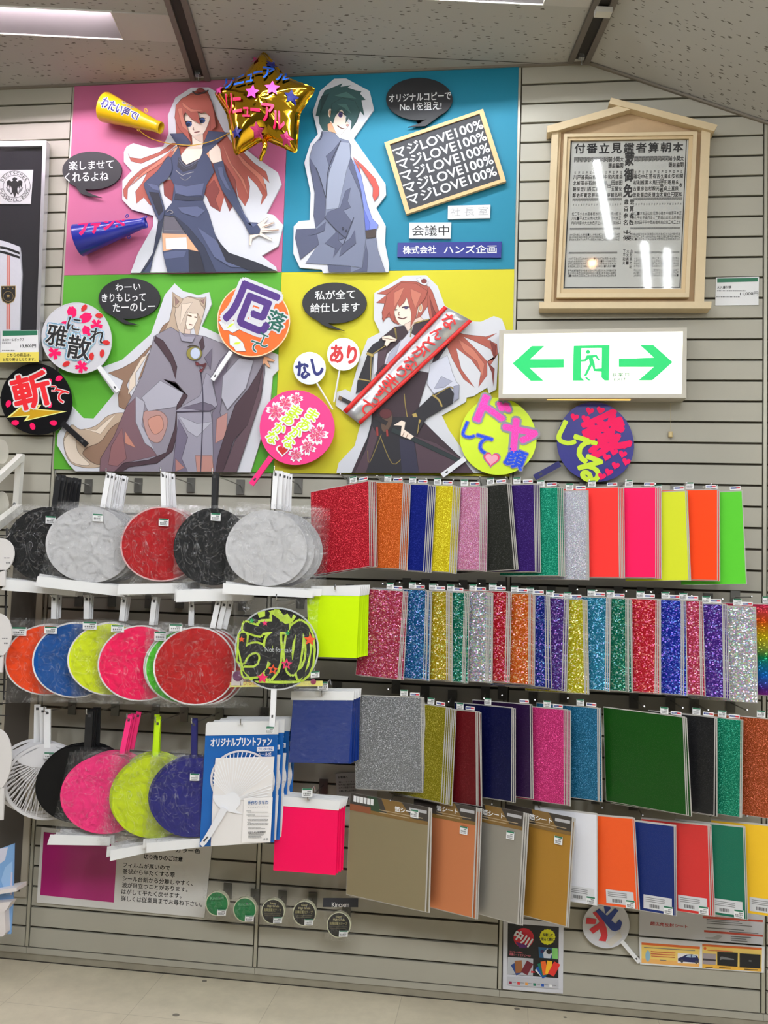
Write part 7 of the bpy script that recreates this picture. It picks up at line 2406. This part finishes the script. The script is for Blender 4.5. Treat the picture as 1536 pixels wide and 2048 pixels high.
for y, x0, x1 in ((1375, 700, 770), (1392, 715, 1005), (1430, 700, 820), (1445, 720, 1010), (1490, 715, 1000), (1505, 725, 1000), (1530, 712, 760), (1545, 720, 1005), (1560, 712, 1000), (1600, 720, 900), (1615, 728, 960), (1690, 730, 940), (1705, 730, 930), (1720, 728, 900), (1740, 728, 910)):
    bars(mb, q7(x0, 0)[0], q7(x1, 0)[0], q7(0, y)[1], 1.1, Z + .0003, INKG, rng, 16)
mb.build('lettering', cd)
mk('fan_handle', *slab(pl(J7(ribbon([(400, 1345), (300, 1520), (205, 1680), (120, 1810), (85, 1850)], 95, 62)), D + .024), .004), mat('kit_white', (226, 226, 230), .35), t)
layers('hole', [(J7([(165, 1725), (185, 1735), (130, 1800), (108, 1790)]), mat('slot_dark', (70, 70, 72), .6))], D + .0242, t)
sticker('price_tag', P(*q7(975, 225), D + .004), P(*q7(1085, 220), D + .004), P(*q7(965, 325), D + .004), n, t, rng)
p = t.location.copy()
for k in range(1, 4):
    copy_tree(t, p + Vector((.014 * k, .030 * k, .002 * k)), (0, .006 * k, 0), 'blue fan making kit behind the foremost one', 'blue fan making kits, behind', skip=('price_tag', 'fan_handle', 'hole'))
hook(p.x, p.z + .004, D + .018, 'wire hook carrying the blue fan making kits')

# ------------------------------------------------------------------ tape rolls in bags
TG, TB = mat('tape_label_green', (24, 124, 66), .4), mat('tape_label_black', (34, 32, 28), .4)
GLOWR = mat('tape_pale_rim', (214, 214, 184), .4)
for k, (cx, cy, r, lm, lab) in enumerate(((434, 1807.5, 23, TG, 'green labelled tape roll in a small bag, left of the two green ones'), (489.5, 1819.5, 23, TG, 'green labelled tape roll in a small bag, right of the two green ones'),
                                       (546, 1823, 23.5, TB, 'black labelled tape roll next to the green labelled rolls'), (608.5, 1827, 23.5, TB, 'black labelled tape roll between two other black labelled ones'), (677.5, 1850, 24, TB, 'black labelled tape roll hanging from a dark printed header card'))):
    D = .10
    t = thing('tape_roll', lab, 'tape roll', P(cx, cy + r, D), 'tape rolls hanging low on the wall')
    mk('roll', *slab(pl(ellipse(cx, cy, r, r * 1.07, 36), D), .018), GLOWR, t)
    lf = mk('label_face', *slab(pl(ellipse(cx, cy, r * .92, r * .99, 36), D + .001), .001), lm, t)
    mb = MB()
    nn = Vector((0, -1, 0))
    if lm is TG:
        text_into(mb, 'Kincsem', P(cx - 13, cy - 14, D), P(cx + 14, cy - 15, D), P(cx - 13, cy - 8, D), pm((120, 186, 140)), .0016, .02, 1, nn)
        text_into(mb, '蓄光テープ', P(cx - 12, cy - 6, D), P(cx + 13, cy - 6.5, D), P(cx - 12, cy, D), pm((70, 150, 100)), .0016, .01, 1, nn)
    else:
        text_into(mb, 'Super', P(cx - 6, cy - 19, D), P(cx + 7, cy - 19, D), P(cx - 6, cy - 14.5, D), pm((206, 196, 150)), .0016, .02, 1, nn)
        text_into(mb, 'High Grade', P(cx - 11, cy - 13.5, D), P(cx + 12, cy - 13, D), P(cx - 11, cy - 8, D), pm((206, 196, 150)), .0016, .02, 1, nn)
        text_into(mb, '高輝度蓄光テープ', P(cx - 18, cy - 6.5, D), P(cx + 17, cy - 6, D), P(cx - 18, cy - .5, D), pm((176, 168, 120)), .0016, .01, 1, nn)
        bars(mb, cx - 17, cx + 16, cy + 3, 1.2, D + .0016, pm((110, 104, 80)), rng, 10)
        bars(mb, cx - 17, cx + 14, cy + 6.5, 1.2, D + .0016, pm((110, 104, 80)), rng, 10)
    mb.build('lettering', lf)
    a, b, c = P(cx - r * 1.22, cy - r * 1.4, D + .004), P(cx + r * 1.3, cy - r * 1.4 + 2, D + .004), P(cx - r * 1.22, cy + r * 1.3, D + .004)
    bag_sheet('clear_bag', a, (b - a).normalized(), (c - a).normalized(), nn, (b - a).length, (c - a).length, t, BAG, 8, 8, .0014, 31 + k)
    sticker('price_tag', P(cx + 1, cy + 11, D + .006), P(cx + 18.5, cy + 11, D + .006), P(cx, cy + 23.5, D + .006), nn, t, rng)
    if k == 4:
        hd = mk('header_card', *slab(pl([(646.5, 1796), (716.5, 1796.5), (716, 1814.5), (645.5, 1814)], D + .005), .002), mat('header_dark', (46, 48, 56), .5), t)
        text('lettering', 'Kincsem', (664, 1804.5), (698, 1804.5), (664, 1814), D + .005, WHITE, hd, .0006, .02)
    hx = P(cx, cy, D).x
    hook(hx + .01, P(cx, cy - r - 14, 0.0).z, D + .012, 'short wire hook carrying the ' + lab.replace(' in a small bag', '').replace(' hanging from', ' with').split(',')[0] + ('' if k > 1 else (' on the left' if k == 0 else ' on the right')), group='short hooks of the tape rolls', tip=False)

# bare hook tips and plates seen between the rows
for x, y, l, lab in ((268, 958, .02, 'bare hook plate right of the second upper fan handles'), (356, 960, .02, 'bare hook plate right of the third upper fan handles'), (462, 960, .02, 'bare hook plate right of the fourth upper fan handles'), (576, 965, .02, 'bare hook plate right of the fifth upper fan handles')):
    pass
